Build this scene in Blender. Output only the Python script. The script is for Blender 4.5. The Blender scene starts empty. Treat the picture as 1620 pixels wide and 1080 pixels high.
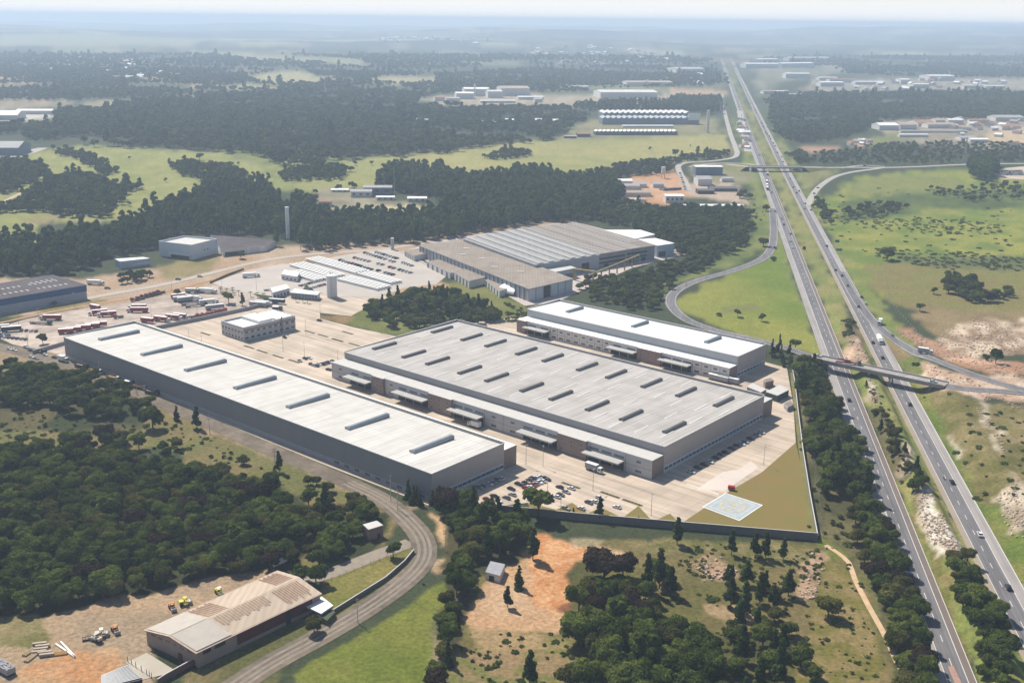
import bpy, math, random
import numpy as np
from mathutils import Vector, Matrix

random.seed(7)
rng = np.random.default_rng(11)
S = bpy.context.scene
COL = S.collection
R = math.radians
PI = math.pi

# ------------------------------------------------------------------ camera, sky, sun, exposure
CAM_H = 215.0
FOC, PITCH, ROLL = 1726.77, 0.286627, 0.011578      # focal length in photo pixels, tilt down, roll
cp, sp = math.cos(PITCH), math.sin(PITCH)
FW = np.array([0, cp, -sp])
_r, _u = np.array([1.0, 0, 0]), np.array([0, sp, cp])
RT = math.cos(ROLL) * _r + math.sin(ROLL) * _u
UP = -math.sin(ROLL) * _r + math.cos(ROLL) * _u
cam_d = bpy.data.cameras.new('camera')
cam = bpy.data.objects.new('camera', cam_d)
COL.objects.link(cam)
cam_d.sensor_width = 36
cam_d.lens = 36 * FOC / 1620
cam_d.clip_start = 1
cam_d.clip_end = 100000
cam.matrix_world = Matrix(((RT[0], UP[0], -FW[0], 0), (RT[1], UP[1], -FW[1], 0), (RT[2], UP[2], -FW[2], CAM_H), (0, 0, 0, 1)))
S.camera = cam

SUN_EL, SUN_AZ = R(50), R(129)                       # azimuth of the sun counted from +x
world = bpy.data.worlds.new('World')
S.world = world
world.use_nodes = True
wn = world.node_tree
wn.nodes.clear()
sky = wn.nodes.new('ShaderNodeTexSky')
sky.sky_type = 'NISHITA'
sky.sun_disc = False
sky.sun_elevation = SUN_EL
sky.sun_rotation = R(90) - SUN_AZ
sky.altitude = 0
sky.air_density = 1.0
sky.dust_density = 0.8
bg = wn.nodes.new('ShaderNodeBackground')
bg.inputs['Strength'].default_value = 0.075
wo = wn.nodes.new('ShaderNodeOutputWorld')
# whitish summer haze low in the sky
wtc = wn.nodes.new('ShaderNodeTexCoord')
wsp = wn.nodes.new('ShaderNodeSeparateXYZ')
wmr = wn.nodes.new('ShaderNodeMapRange')
wmr.inputs['From Min'].default_value = 0.0
wmr.inputs['From Max'].default_value = 0.09
wmr.inputs['To Min'].default_value = 0.92
wmr.inputs['To Max'].default_value = 0.0
wmr.interpolation_type = 'SMOOTHSTEP'
wmx = wn.nodes.new('ShaderNodeMixRGB')
wmx.inputs[2].default_value = (11.0, 11.0, 11.0, 1)
wn.links.new(wtc.outputs['Generated'], wsp.inputs[0])
wn.links.new(wsp.outputs[2], wmr.inputs['Value'])
wn.links.new(wmr.outputs[0], wmx.inputs[0])
wn.links.new(sky.outputs[0], wmx.inputs[1])
wn.links.new(wmx.outputs[0], bg.inputs[0])
wn.links.new(bg.outputs[0], wo.inputs[0])
sl = bpy.data.lights.new('sun', 'SUN')
sl.energy = 5.0
sl.angle = R(0.53)
sl.color = (1.0, 0.945, 0.85)
so = bpy.data.objects.new('sun', sl)
COL.objects.link(so)
sd = Vector((math.cos(SUN_EL) * math.cos(SUN_AZ), math.cos(SUN_EL) * math.sin(SUN_AZ), math.sin(SUN_EL)))
so.rotation_euler = sd.to_track_quat('Z', 'Y').to_euler()
so.location = sd * 3000
S.view_settings.view_transform = 'Standard'
S.view_settings.look = 'None'
S.view_settings.exposure = 0.36
S.view_settings.gamma = 1
S.view_settings.use_curve_mapping = False
S.render.engine = 'CYCLES'
S.cycles.max_bounces = 5
S.cycles.diffuse_bounces = 3
S.cycles.volume_bounces = 1
S.cycles.use_denoising = True

# ------------------------------------------------------------------ where things are
SC = 215 / 165.0
HK, HC = 0.16810942, 79.96589338 * SC                 # highway axis x = HK*y + HC
HN = math.hypot(1, HK)


def hw(t, y):
    """point at lateral offset t from the highway axis and world y of the axis foot"""
    return (HK * y + HC + t / HN, y - t * HK / HN)


def sstep(a, b, x):
    t = np.clip((x - a) / (b - a), 0, 1)
    return t * t * (3 - 2 * t)


def _hash(ix, iy, s):
    h = (ix.astype(np.int64) * 374761393 + iy.astype(np.int64) * 668265263 + s * 974634777) & 0x7fffffff
    h = ((h ^ (h >> 13)) * 1274126177) & 0x7fffffff
    return ((h ^ (h >> 16)) & 0xffff) / 65535.0


def vnoise(x, y, s=0):
    ix, iy = np.floor(x), np.floor(y)
    fx, fy = x - ix, y - iy
    fx, fy = fx * fx * (3 - 2 * fx), fy * fy * (3 - 2 * fy)
    a, b = _hash(ix, iy, s), _hash(ix + 1, iy, s)
    c, d = _hash(ix, iy + 1, s), _hash(ix + 1, iy + 1, s)
    return (a * (1 - fx) + b * fx) * (1 - fy) + (c * (1 - fx) + d * fx) * fy


def fbm(x, y, o=4, s=0):
    v, a, t = 0, 0.5, 0
    for i in range(o):
        v = v + a * vnoise(x, y, s + i * 17)
        t += a
        a *= 0.5
        x, y = x * 2.03 + 11.3, y * 2.03 + 5.7
    return v / t


def unproj(px, py, z=0.0):
    d = FW * FOC + RT * (px - 810) + UP * (540 - py)
    t = (z - CAM_H) / d[2]
    return np.array([d[0] * t, d[1] * t, z])


def seg_dist(x, y, pts):
    """distance to a polyline and the parameter (0..1 over its length) of the nearest point"""
    best = np.full(np.shape(x), 1e9)
    par = np.zeros(np.shape(x))
    ln = [math.hypot(pts[i + 1][0] - pts[i][0], pts[i + 1][1] - pts[i][1]) for i in range(len(pts) - 1)]
    tot, acc = sum(ln), 0
    for i in range(len(pts) - 1):
        ax, ay = pts[i][:2]
        dx, dy = pts[i + 1][0] - ax, pts[i + 1][1] - ay
        t = np.clip(((x - ax) * dx + (y - ay) * dy) / (dx * dx + dy * dy), 0, 1)
        d = np.hypot(x - ax - t * dx, y - ay - t * dy)
        m = d < best
        best = np.where(m, d, best)
        par = np.where(m, (acc + t * ln[i]) / tot, par)
        acc += ln[i]
    return best, par


ZB = 7.2                                               # flyover deck level
APP = [unproj(*q)[:2] for q in ((1128, 522, 1.0), (1180, 534, 3.0), (1235, 549, 5.8), (1281, 563, ZB))]


def hfun(x, y):
    x, y = np.asarray(x, float), np.asarray(y, float)
    ya = y + 0.0
    t = (x - HK * y - HC) / HN
    z = np.zeros(np.broadcast(x, y).shape)
    # rocky bank between the carriageways
    z = np.maximum(z, 4.2 * sstep(2.5, 8, t) * sstep(19.5, 14, t) * sstep(900, 700, ya) * (0.55 + 0.6 * vnoise(x / 9, y / 9, 3)))
    # bank east of the highway
    z = np.maximum(z, (ZB - 0.4) * sstep(37, 54, t) * sstep(760, 655, ya + (t - 40) * 0.25))
    # approach embankment of the flyover
    d, p = seg_dist(x, y, APP)
    z = np.maximum(z, (ZB - 0.3) * sstep(-0.1, 0.9, p) * sstep(17, 6, d) * (t < -12))
    # low mounds on the far right field and distant hills
    z = z + np.where(y > 7000, 1, 0) * sstep(7000, 14000, y) * (fbm(x / 2600, y / 3000, 3, 5) - 0.33) * 230
    z = np.maximum(z, 0)
    z = z + np.where(y > 3000, 1, 0) * sstep(3000, 5500, y) * sstep(8500, 7000, y) * fbm(x / 900, y / 900, 2, 15) * 16
    z = z + np.where(y > 9000, 1, 0) * sstep(10000, 19000, y) * sstep(0.10, 0.42, x / np.maximum(y, 1)) * 110
    return z


def P(px, py, z=None):
    """world point seen at a photo pixel: on the terrain, or at height z"""
    if z is not None:
        return unproj(px, py, z)
    q = unproj(px, py, 0)
    for i in range(7):
        q = unproj(px, py, float(hfun(q[0], q[1])) * 0.5 + q[2] * 0.5)
    q[2] = float(hfun(q[0], q[1]))
    return q


def widen(px):
    """carry what reaches the edge of the view on beyond it"""
    return [(-330 if a <= 0 else 1990 if a >= 1620 else a, 1240 if b >= 1080 else b) for a, b in px]


def pts(L, z=None):
    return [P(a, b, z) for a, b in L]


def crop(x0, y0, s, L):
    out = []
    for q in L:
        n = 4 if len(q) >= 4 and not isinstance(q[2], str) else 2
        out.append(tuple((x0 if i % 2 == 0 else y0) + q[i] / s for i in range(n)) + tuple(q[n:]))
    return out


# ------------------------------------------------------------------ materials
MATS = {}


def mat(name, col, rough=0.7, var=0.12, scale=0.15, metal=0.0, detail=5, spec=0.3, streak=None, col2=None, coord='Object', trans=0):
    if name in MATS:
        return MATS[name]
    m = bpy.data.materials.new(name)
    m.use_nodes = True
    nt = m.node_tree
    b = nt.nodes['Principled BSDF']
    b.inputs['Roughness'].default_value = rough
    b.inputs['Metallic'].default_value = metal
    b.inputs['Specular IOR Level'].default_value = spec
    tc = nt.nodes.new('ShaderNodeTexCoord')
    nz = nt.nodes.new('ShaderNodeTexNoise')
    nz.inputs['Scale'].default_value = scale
    nz.inputs['Detail'].default_value = detail
    nz.inputs['Roughness'].default_value = 0.65
    src = tc.outputs[coord]
    if streak:
        mp = nt.nodes.new('ShaderNodeMapping')
        mp.inputs['Scale'].default_value = streak
        nt.links.new(src, mp.inputs[0])
        src = mp.outputs[0]
    nt.links.new(src, nz.inputs['Vector'])
    rp = nt.nodes.new('ShaderNodeValToRGB')
    c2 = col2 or tuple(c * (1 + var) for c in col)
    c1 = tuple(c * (1 - var) for c in col) if not col2 else col
    rp.color_ramp.elements[0].position = 0.32
    rp.color_ramp.elements[1].position = 0.68
    rp.color_ramp.elements[0].color = (*c1, 1)
    rp.color_ramp.elements[1].color = (*c2, 1)
    nt.links.new(nz.outputs['Fac'], rp.inputs[0])
    nt.links.new(rp.outputs[0], b.inputs['Base Color'])
    MATS[name] = m
    return m


def mat_roof(name, col, rib=1.0, var=0.06, axis=0, rough=0.5):
    """metal sheet roofing: sheets of slightly different tone, faint stains along the fall"""
    if name in MATS:
        return MATS[name]
    m = mat(name, col, rough, var, 0.06, streak=(1, 0.18, 1) if axis == 0 else (0.18, 1, 1))
    nt = m.node_tree
    b = nt.nodes['Principled BSDF']
    rp = b.inputs['Base Color'].links[0].from_node
    b.inputs['Specular IOR Level'].default_value = 0.06
    b.inputs['Roughness'].default_value = 0.8
    tc = [n for n in nt.nodes if n.type == 'TEX_COORD'][0]
    wv = nt.nodes.new('ShaderNodeTexWave')
    wv.bands_direction = 'X' if axis == 0 else 'Y'
    wv.inputs['Scale'].default_value = rib
    wv.inputs['Distortion'].default_value = 0.0
    nt.links.new(tc.outputs['Object'], wv.inputs['Vector'])
    mx = nt.nodes.new('ShaderNodeMixRGB')
    mx.blend_type = 'MULTIPLY'
    mx.inputs[0].default_value = 0.10
    nt.links.new(rp.outputs[0], mx.inputs[1])
    nt.links.new(wv.outputs['Color'], mx.inputs[2])
    n2 = nt.nodes.new('ShaderNodeTexNoise')
    n2.inputs['Scale'].default_value = 1.0
    n2.inputs['Detail'].default_value = 4
    mp = nt.nodes.new('ShaderNodeMapping')
    mp.inputs['Scale'].default_value = (0.55, 0.02, 1) if axis == 0 else (0.02, 0.55, 1)
    nt.links.new(tc.outputs['Object'], mp.inputs[0])
    nt.links.new(mp.outputs[0], n2.inputs['Vector'])
    cr = nt.nodes.new('ShaderNodeValToRGB')
    cr.color_ramp.elements[0].position = 0.35
    cr.color_ramp.elements[0].color = (0.90, 0.89, 0.88, 1)
    cr.color_ramp.elements[1].position = 0.6
    cr.color_ramp.elements[1].color = (1, 1, 1, 1)
    nt.links.new(n2.outputs['Fac'], cr.inputs[0])
    m2 = nt.nodes.new('ShaderNodeMixRGB')
    m2.blend_type = 'MULTIPLY'
    m2.inputs[0].default_value = 0.9
    nt.links.new(mx.outputs[0], m2.inputs[1])
    nt.links.new(cr.outputs[0], m2.inputs[2])
    nt.links.new(m2.outputs[0], b.inputs['Base Color'])
    return m


def mat_leaf(name, c_dark, c_light, seed=0.0):
    m = bpy.data.materials.new(name)
    m.use_nodes = True
    nt = m.node_tree
    nt.nodes.clear()
    out = nt.nodes.new('ShaderNodeOutputMaterial')
    at = nt.nodes.new('ShaderNodeAttribute')
    at.attribute_name = 'leaf'
    oi = nt.nodes.new('ShaderNodeObjectInfo')
    ma = nt.nodes.new('ShaderNodeMath')
    ma.operation = 'MULTIPLY_ADD'
    ma.inputs[1].default_value = 0.55
    nt.links.new(oi.outputs['Random'], ma.inputs[0])
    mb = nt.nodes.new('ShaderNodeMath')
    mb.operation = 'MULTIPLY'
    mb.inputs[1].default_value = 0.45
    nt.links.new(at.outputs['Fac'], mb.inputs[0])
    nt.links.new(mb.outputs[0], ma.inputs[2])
    rp = nt.nodes.new('ShaderNodeValToRGB')
    rp.color_ramp.elements[0].color = (*c_dark, 1)
    rp.color_ramp.elements[1].color = (*c_light, 1)
    e = rp.color_ramp.elements.new(0.55)
    e.color = (*[a * .62 + b * .38 for a, b in zip(c_dark, c_light)], 1)
    nt.links.new(ma.outputs[0], rp.inputs[0])
    df = nt.nodes.new('ShaderNodeBsdfDiffuse')
    tr = nt.nodes.new('ShaderNodeBsdfTranslucent')
    mx = nt.nodes.new('ShaderNodeMixShader')
    mx.inputs[0].default_value = 0.30
    nt.links.new(rp.outputs[0], df.inputs[0])
    nt.links.new(rp.outputs[0], tr.inputs[0])
    nt.links.new(df.outputs[0], mx.inputs[1])
    nt.links.new(tr.outputs[0], mx.inputs[2])
    nt.links.new(mx.outputs[0], out.inputs[0])
    MATS[name] = m
    return m


def flat(name, col, rough=0.6, metal=0.0, spec=0.3):
    return mat(name, col, rough, 0.05, 0.8, metal, 2, spec)


M_CONC = mat('yard_concrete', (0.60, 0.485, 0.38), 0.85, 0.08, 0.035, detail=8)
M_ASPH = mat('asphalt', (0.175, 0.165, 0.17), 0.85, 0.10, 0.06, detail=8)
M_SHOULD = mat('shoulder_concrete', (0.33, 0.30, 0.285), 0.9, 0.10, 0.05, detail=8)
M_GRAVEL = mat('gravel_road', (0.195, 0.155, 0.115), 0.95, 0.16, 0.10, detail=9)
M_ROADF = mat('far_road', (0.36, 0.33, 0.30), 0.9, 0.08, 0.02)
M_YARD = mat('truck_yard', (0.47, 0.38, 0.315), 0.9, 0.13, 0.02, detail=8)
M_WHITE = flat('white_paint', (0.78, 0.77, 0.74))
M_YEL = flat('yellow_paint', (0.65, 0.45, 0.05))
M_LINE = mat('road_line', (0.62, 0.60, 0.56), 0.7, 0.15, 0.5)
M_GLASS = mat('window_glass', (0.06, 0.07, 0.085), 0.15, 0.15, 0.5, spec=0.6)
M_DARK = flat('dark_opening', (0.025, 0.027, 0.03), 0.8)
M_TAUPE = mat('taupe_concrete', (0.27, 0.205, 0.175), 0.85, 0.07, 0.2)
M_PANEL = mat('pale_panel', (0.47, 0.47, 0.475), 0.8, 0.05, 0.25)
M_PANELW = mat('white_panel', (0.62, 0.61, 0.595), 0.8, 0.05, 0.25)
M_GREYWALL = mat('grey_cladding', (0.225, 0.22, 0.225), 0.6, 0.05, 0.1, streak=(1, 1, 0.2))
M_ENDWALL = mat('warm_grey_cladding', (0.43, 0.375, 0.345), 0.7, 0.05, 0.1, streak=(1, 1, 0.2))
M_MWALL = mat('grey_parapet_wall', (0.31, 0.295, 0.29), 0.7, 0.05, 0.1, streak=(1, 1, 0.2))
M_RWALL = mat('pale_grey_cladding', (0.40, 0.405, 0.415), 0.6, 0.04, 0.1, streak=(1, 1, 0.2))
M_BAND = mat('white_base_band', (0.60, 0.60, 0.63), 0.8, 0.04, 0.3)
M_ROOFL = mat_roof('pale_grey_roof', (0.66, 0.635, 0.60), 0.11, 0.05)
M_ROOFM = mat_roof('warm_grey_roof', (0.51, 0.48, 0.455), 0.11, 0.07)
M_ROOFR = mat_roof('white_roof', (0.72, 0.72, 0.72), 0.09, 0.03)
M_SKYL = flat('translucent_sheet', (0.66, 0.64, 0.60), 0.5)
M_VENTL = mat('vent_metal', (0.30, 0.33, 0.345), 0.45, 0.08, 0.3, metal=0.3)
M_VENTD = mat('vent_metal_dark', (0.16, 0.155, 0.155), 0.5, 0.1, 0.3, metal=0.2)
M_TRIM = flat('white_trim', (0.70, 0.69, 0.67))
M_CANO = mat('dock_canopy_sheet', (0.40, 0.385, 0.36), 0.7, 0.08, 0.3)
M_CANOPY = mat('canopy_sheet', (0.52, 0.50, 0.47), 0.6, 0.06, 0.3)
M_TAN = mat_roof('tan_sheet_roof', (0.335, 0.285, 0.24), 0.12, 0.07)
M_LGREY = mat_roof('light_ribbed_roof', (0.33, 0.32, 0.31), 0.05, 0.07)
M_MONI = mat('monitor_roof', (0.375, 0.365, 0.355), 0.8, 0.06, 0.1, spec=.05)
M_DULLSKY = mat('dull_skylight', (0.42, 0.40, 0.36), 0.7, 0.08, 0.2)
M_TAUPER = mat_roof('taupe_sheet_roof', (0.25, 0.215, 0.19), 0.12, 0.07)
M_DKROOF = mat_roof('dark_sheet_roof', (0.115, 0.10, 0.105), 0.12, 0.10)
M_FWALL = mat('factory_wall', (0.36, 0.38, 0.41), 0.7, 0.06, 0.2)
M_BLUE = flat('blue_fascia', (0.025, 0.085, 0.22))
M_STEEL = flat('galvanised_steel', (0.32, 0.33, 0.34), 0.5, 0.4)
M_BARK = mat('bark', (0.10, 0.075, 0.055), 0.95, 0.2, 1.5)
M_PALMBARK = mat('palm_bark', (0.17, 0.15, 0.12), 0.95, 0.2, 1.5)
M_TYRE = flat('tyre_rubber', (0.02, 0.02, 0.02), 0.9)
M_CARGLASS = flat('car_glass', (0.02, 0.024, 0.03), 0.1, spec=0.6)
M_RED = mat('red_trailer_paint', (0.32, 0.035, 0.04), 0.55, 0.15, 0.6)
M_REDD = mat('dull_red_paint', (0.20, 0.03, 0.03), 0.6, 0.2, 0.6)
M_WALL = mat('perimeter_wall', (0.17, 0.155, 0.15), 0.9, 0.10, 0.3)
M_COPING = mat('wall_coping', (0.56, 0.53, 0.50), 0.9, 0.06, 0.3)
M_BRIDGE = mat('bridge_concrete', (0.32, 0.30, 0.285), 0.9, 0.12, 0.2)
M_LAWN = mat('dry_lawn', (0.205, 0.135, 0.042), 0.95, 0.2, 0.045, detail=8, col2=(0.165, 0.145, 0.035))
M_LAWNG = mat('verge_lawn', (0.16, 0.15, 0.045), 0.95, 0.2, 0.06, detail=8)
M_PLANT = mat('planting_bed', (0.10, 0.085, 0.03), 0.95, 0.3, 0.6)
L_WOOD = mat_leaf('leaf_dark', (0.030, 0.050, 0.010), (0.175, 0.21, 0.042))
L_WARM = mat_leaf('leaf_olive', (0.045, 0.052, 0.014), (0.185, 0.175, 0.045))
L_PINE = mat_leaf('needle_green', (0.022, 0.042, 0.012), (0.10, 0.14, 0.036))
L_BRIGHT = mat_leaf('leaf_bright', (0.055, 0.085, 0.015), (0.13, 0.17, 0.04))
L_BROWN = mat_leaf('leaf_purple_brown', (0.028, 0.02, 0.014), (0.065, 0.045, 0.03))
L_FIELD = mat_leaf('leaf_field', (0.06, 0.085, 0.02), (0.135, 0.165, 0.042))
L_EUCA = mat_leaf('leaf_blue_green', (0.046, 0.076, 0.020), (0.175, 0.225, 0.06))




def wear(m, ang, joint=None, track=None, amt=0.5):
    """slab joints on a square grid and darker worn streaks running along one direction"""
    nt = m.node_tree
    b = nt.nodes['Principled BSDF']
    src = b.inputs['Base Color'].links[0].from_socket
    tc = [n for n in nt.nodes if n.type == 'TEX_COORD'][0]
    mp = nt.nodes.new('ShaderNodeMapping')
    mp.inputs['Rotation'].default_value = (0, 0, -ang)
    nt.links.new(tc.outputs['Object'], mp.inputs[0])
    if joint:
        br = nt.nodes.new('ShaderNodeTexBrick')
        br.offset = 0
        br.inputs['Scale'].default_value = 1
        br.inputs['Brick Width'].default_value = joint
        br.inputs['Row Height'].default_value = joint
        br.inputs['Mortar Size'].default_value = 0.14
        br.inputs['Color1'].default_value = (1, 1, 1, 1)
        br.inputs['Color2'].default_value = (0.94, 0.94, 0.94, 1)
        br.inputs['Mortar'].default_value = (0.72, 0.70, 0.68, 1)
        nt.links.new(mp.outputs[0], br.inputs['Vector'])
        mx = nt.nodes.new('ShaderNodeMixRGB')
        mx.blend_type = 'MULTIPLY'
        mx.inputs[0].default_value = 0.8
        nt.links.new(src, mx.inputs[1])
        nt.links.new(br.outputs['Color'], mx.inputs[2])
        src = mx.outputs[0]
    if track:
        for (sx, sy, lo) in track:
            m2 = nt.nodes.new('ShaderNodeMapping')
            m2.inputs['Scale'].default_value = (sx, sy, 1)
            nt.links.new(mp.outputs[0], m2.inputs[0])
            nz = nt.nodes.new('ShaderNodeTexNoise')
            nz.inputs['Scale'].default_value = 1
            nz.inputs['Detail'].default_value = 5
            nt.links.new(m2.outputs[0], nz.inputs['Vector'])
            cr = nt.nodes.new('ShaderNodeValToRGB')
            cr.color_ramp.elements[0].position = 0.36
            cr.color_ramp.elements[0].color = (lo, lo, lo * .98, 1)
            cr.color_ramp.elements[1].position = 0.58
            cr.color_ramp.elements[1].color = (1, 1, 1, 1)
            nt.links.new(nz.outputs['Fac'], cr.inputs[0])
            mx = nt.nodes.new('ShaderNodeMixRGB')
            mx.blend_type = 'MULTIPLY'
            mx.inputs[0].default_value = amt
            nt.links.new(src, mx.inputs[1])
            nt.links.new(cr.outputs[0], mx.inputs[2])
            src = mx.outputs[0]
    nt.links.new(src, b.inputs['Base Color'])


wear(M_CONC, -0.70056, 9.0, [(0.012, 0.22, 0.70), (0.05, 0.05, 0.74), (0.02, 0.6, .8)], 0.75)
wear(M_ASPH, math.atan2(1, 0.168), None, [(0.006, 0.9, 0.70), (0.03, 0.25, 0.78)], 0.8)
wear(M_SHOULD, math.atan2(1, 0.168), None, [(0.01, 0.6, 0.75)], 0.8)
wear(M_GRAVEL, 0.6, None, [(0.05, 0.05, 0.65), (0.3, 0.3, 0.7)], 0.8)
wear(M_ROOFL, 0, 22.0, [(0.25, 0.02, .88), (0.12, 0.12, .90)], .7)
wear(M_ROOFM, 0, 18.0, [(0.25, 0.02, .84), (0.10, 0.10, .88)], .8)
wear(M_TAN, -.6, None, [(0.05, 0.05, .80), (0.2, 0.2, .85)], .7)
wear(M_DKROOF, -.6, None, [(0.06, 0.06, .7)], .8)
wear(M_YARD, 0.2, None, [(0.03, 0.06, 0.62), (0.15, 0.15, 0.72)], 0.8)

# ------------------------------------------------------------------ mesh builder and tagging
class MB:
    def __init__(s):
        s.v, s.f, s.m, s.mats = [], [], [], []

    def mi(s, m):
        if m not in s.mats:
            s.mats.append(m)
        return s.mats.index(m)

    def face(s, P_, m):
        n = len(s.v)
        s.v += [tuple(p) for p in P_]
        s.f.append(tuple(range(n, n + len(P_))))
        s.m.append(s.mi(m))

    def box(s, x0, x1, y0, y1, z0, z1, m, top=None, bottom=False):
        a = [(x0, y0), (x1, y0), (x1, y1), (x0, y1)]
        return s.prism(a, z0, z1, m, top, bottom)

    def prism(s, poly, z0, z1, m, top=None, bottom=False):
        """z0/z1 may be numbers or one value per corner"""
        k = len(poly)
        A = [z0] * k if np.isscalar(z0) else z0
        B = [z1] * k if np.isscalar(z1) else z1
        n = len(s.v)
        s.v += [(p[0], p[1], A[i]) for i, p in enumerate(poly)] + [(p[0], p[1], B[i]) for i, p in enumerate(poly)]
        for i in range(k):
            j = (i + 1) % k
            s.f.append((n + i, n + j, n + k + j, n + k + i))
            s.m.append(s.mi(m))
        s.f.append(tuple(n + k + i for i in range(k)))
        s.m.append(s.mi(top or m))
        if bottom:
            s.f.append(tuple(n + k - 1 - i for i in range(k)))
            s.m.append(s.mi(m))
        return s

    def tube(s, p0, p1, r0, r1, m, n=8, cap=True):
        p0, p1 = Vector(p0), Vector(p1)
        d = (p1 - p0).normalized()
        a = d.orthogonal().normalized()
        b = d.cross(a)
        k = len(s.v)
        for c, r in ((p0, r0), (p1, r1)):
            for i in range(n):
                t = 2 * PI * i / n
                s.v.append(tuple(c + a * (r * math.cos(t)) + b * (r * math.sin(t))))
        for i in range(n):
            j = (i + 1) % n
            s.f.append((k + i, k + j, k + n + j, k + n + i))
            s.m.append(s.mi(m))
        if cap:
            s.f.append(tuple(k + n + i for i in range(n)))
            s.m.append(s.mi(m))
            s.f.append(tuple(k + n - 1 - i for i in range(n)))
            s.m.append(s.mi(m))
        return s

    def mesh(s, name, smooth=False):
        me = bpy.data.meshes.new(name)
        me.from_pydata(s.v, [], s.f)
        for m in s.mats:
            me.materials.append(m)
        me.polygons.foreach_set('material_index', s.m)
        if smooth:
            me.polygons.foreach_set('use_smooth', [True] * len(s.f))
        me.update()
        return me


def link(name, data, parent=None, loc=(0, 0, 0), rz=0.0, sc=None):
    o = bpy.data.objects.new(name, data)
    COL.objects.link(o)
    o.location = loc
    o.rotation_euler = (0, 0, rz)
    if sc is not None:
        o.scale = (sc, sc, sc) if np.isscalar(sc) else sc
    if parent:
        o.parent = parent
    return o


def tag(o, label, cat, group=None):
    o['label'] = label
    o['category'] = cat
    if group:
        o['group'] = group
    return o


def thing(name, label, cat, loc=(0, 0, 0), rz=0.0, group=None, data=None, sc=None):
    return tag(link(name, data, None, loc, rz, sc), label, cat, group)


def part(name, mb, parent, loc=(0, 0, 0), rz=0.0, label=None):
    o = link(name, mb.mesh(name) if isinstance(mb, MB) else mb, parent, loc, rz)
    if label:
        o['label'] = label
    return o


def struct(name, mb, kind='structure'):
    o = link(name, mb.mesh(name) if isinstance(mb, MB) else mb)
    o['kind'] = kind
    return o


def copy_tree(o, loc, rz, label=None, group=None, sc=None):
    r = o.copy()
    COL.objects.link(r)
    r.location = loc
    r.rotation_euler = (0, 0, rz)
    if sc:
        r.scale = (sc, sc, sc)
    if label:
        r['label'] = label
    if group:
        r['group'] = group
    for ch in o.children:
        c = ch.copy()
        COL.objects.link(c)
        c.parent = r
        for g in ch.children:
            d = g.copy()
            COL.objects.link(d)
            d.parent = c
    return r


ORD = ['first', 'second', 'third', 'fourth', 'fifth', 'sixth', 'seventh', 'eighth', 'ninth', 'tenth', 'eleventh', 'twelfth',
       'thirteenth', 'fourteenth', 'fifteenth', 'sixteenth', 'seventeenth', 'eighteenth', 'nineteenth', 'twentieth']


def inside(x, y, poly):
    x, y = np.asarray(x, float), np.asarray(y, float)
    r = np.zeros(np.broadcast(x, y).shape, bool)
    n = len(poly)
    for i in range(n):
        x0, y0 = poly[i][:2]
        x1, y1 = poly[(i + 1) % n][:2]
        if y0 == y1:
            continue
        c = ((y0 > y) != (y1 > y)) & (x < (x1 - x0) * (y - y0) / (y1 - y0) + x0)
        r ^= c
    return r


# ------------------------------------------------------------------ ground: one sheet, painted with the land's own colours
NR, NC = 760, 900
inv = np.concatenate([np.linspace(1 / 90.0, 1 / 200.0, 60), np.linspace(1 / 201.0, 1 / 9000.0, NR - 100)])
gy = np.concatenate([1 / inv, np.geomspace(9100, 26000, 40)])
gs = np.linspace(-0.72, 0.72, NC)
GX, GY = np.meshgrid(gs, gy)
GX = GX * (GY + 150)
GZ = hfun(GX, GY)
wob = 1.0
wx = GX + (fbm(GX / 14, GY / 14, 4, 1) - 0.5) * np.clip(GY / 40, 8, 90)
wy = GY + (fbm(GX / 14, GY / 14, 4, 2) - 0.5) * np.clip(GY / 30, 8, 160)
n_big = fbm(GX / 120, GY / 120, 4, 21)
n_mid = fbm(GX / 22, GY / 22, 4, 31)
n_fine = fbm(GX / 4.5, GY / 4.5, 3, 41)
C = np.zeros(GX.shape + (3,))


def paint(col, m, a=1.0):
    m = m.astype(float) * a
    C[:] = C * (1 - m[..., None]) + np.asarray(col) * m[..., None]


def zone(px, col, col2=None, n=None, soft=True, z=None):
    w = [P(a, b) for a, b in widen(px)]
    k = inside(wx if soft else GX, wy if soft else GY, w)
    if col2 is None:
        paint(col, k)
    else:
        nn = np.clip(((n_mid if n is None else n) - 0.5) * 4 + 0.5, 0, 1)
        C[k] = (np.asarray(col) * (1 - nn[k][:, None]) + np.asarray(col2) * nn[k][:, None])
    return k


WOODF = (0.040, 0.050, 0.020)
paint((0.048, 0.060, 0.030), np.ones(GX.shape))
paint((0.075, 0.09, 0.045), (fbm(GX / 260, GY / 200, 4, 61) > 0.5) & (GY > 2500))
paint((0.20, 0.20, 0.10), (fbm(GX / 420, GY / 260, 3, 77) > 0.66) & (GY > 3300))
paint((0.34, 0.33, 0.20), (fbm(GX / 1500, GY / 900, 4, 78) > 0.63) & (GY > 6500))
paint((0.035, 0.045, 0.028), (fbm(GX / 700, GY / 500, 4, 79) > 0.50) & (GY > 5000))
paint((0.27, 0.20, 0.14), (fbm(GX / 300, GY / 200, 3, 87) > 0.72) & (GY > 3300))
MEAD, MEAD2 = (0.215, 0.23, 0.07), (0.27, 0.26, 0.09)
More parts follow.
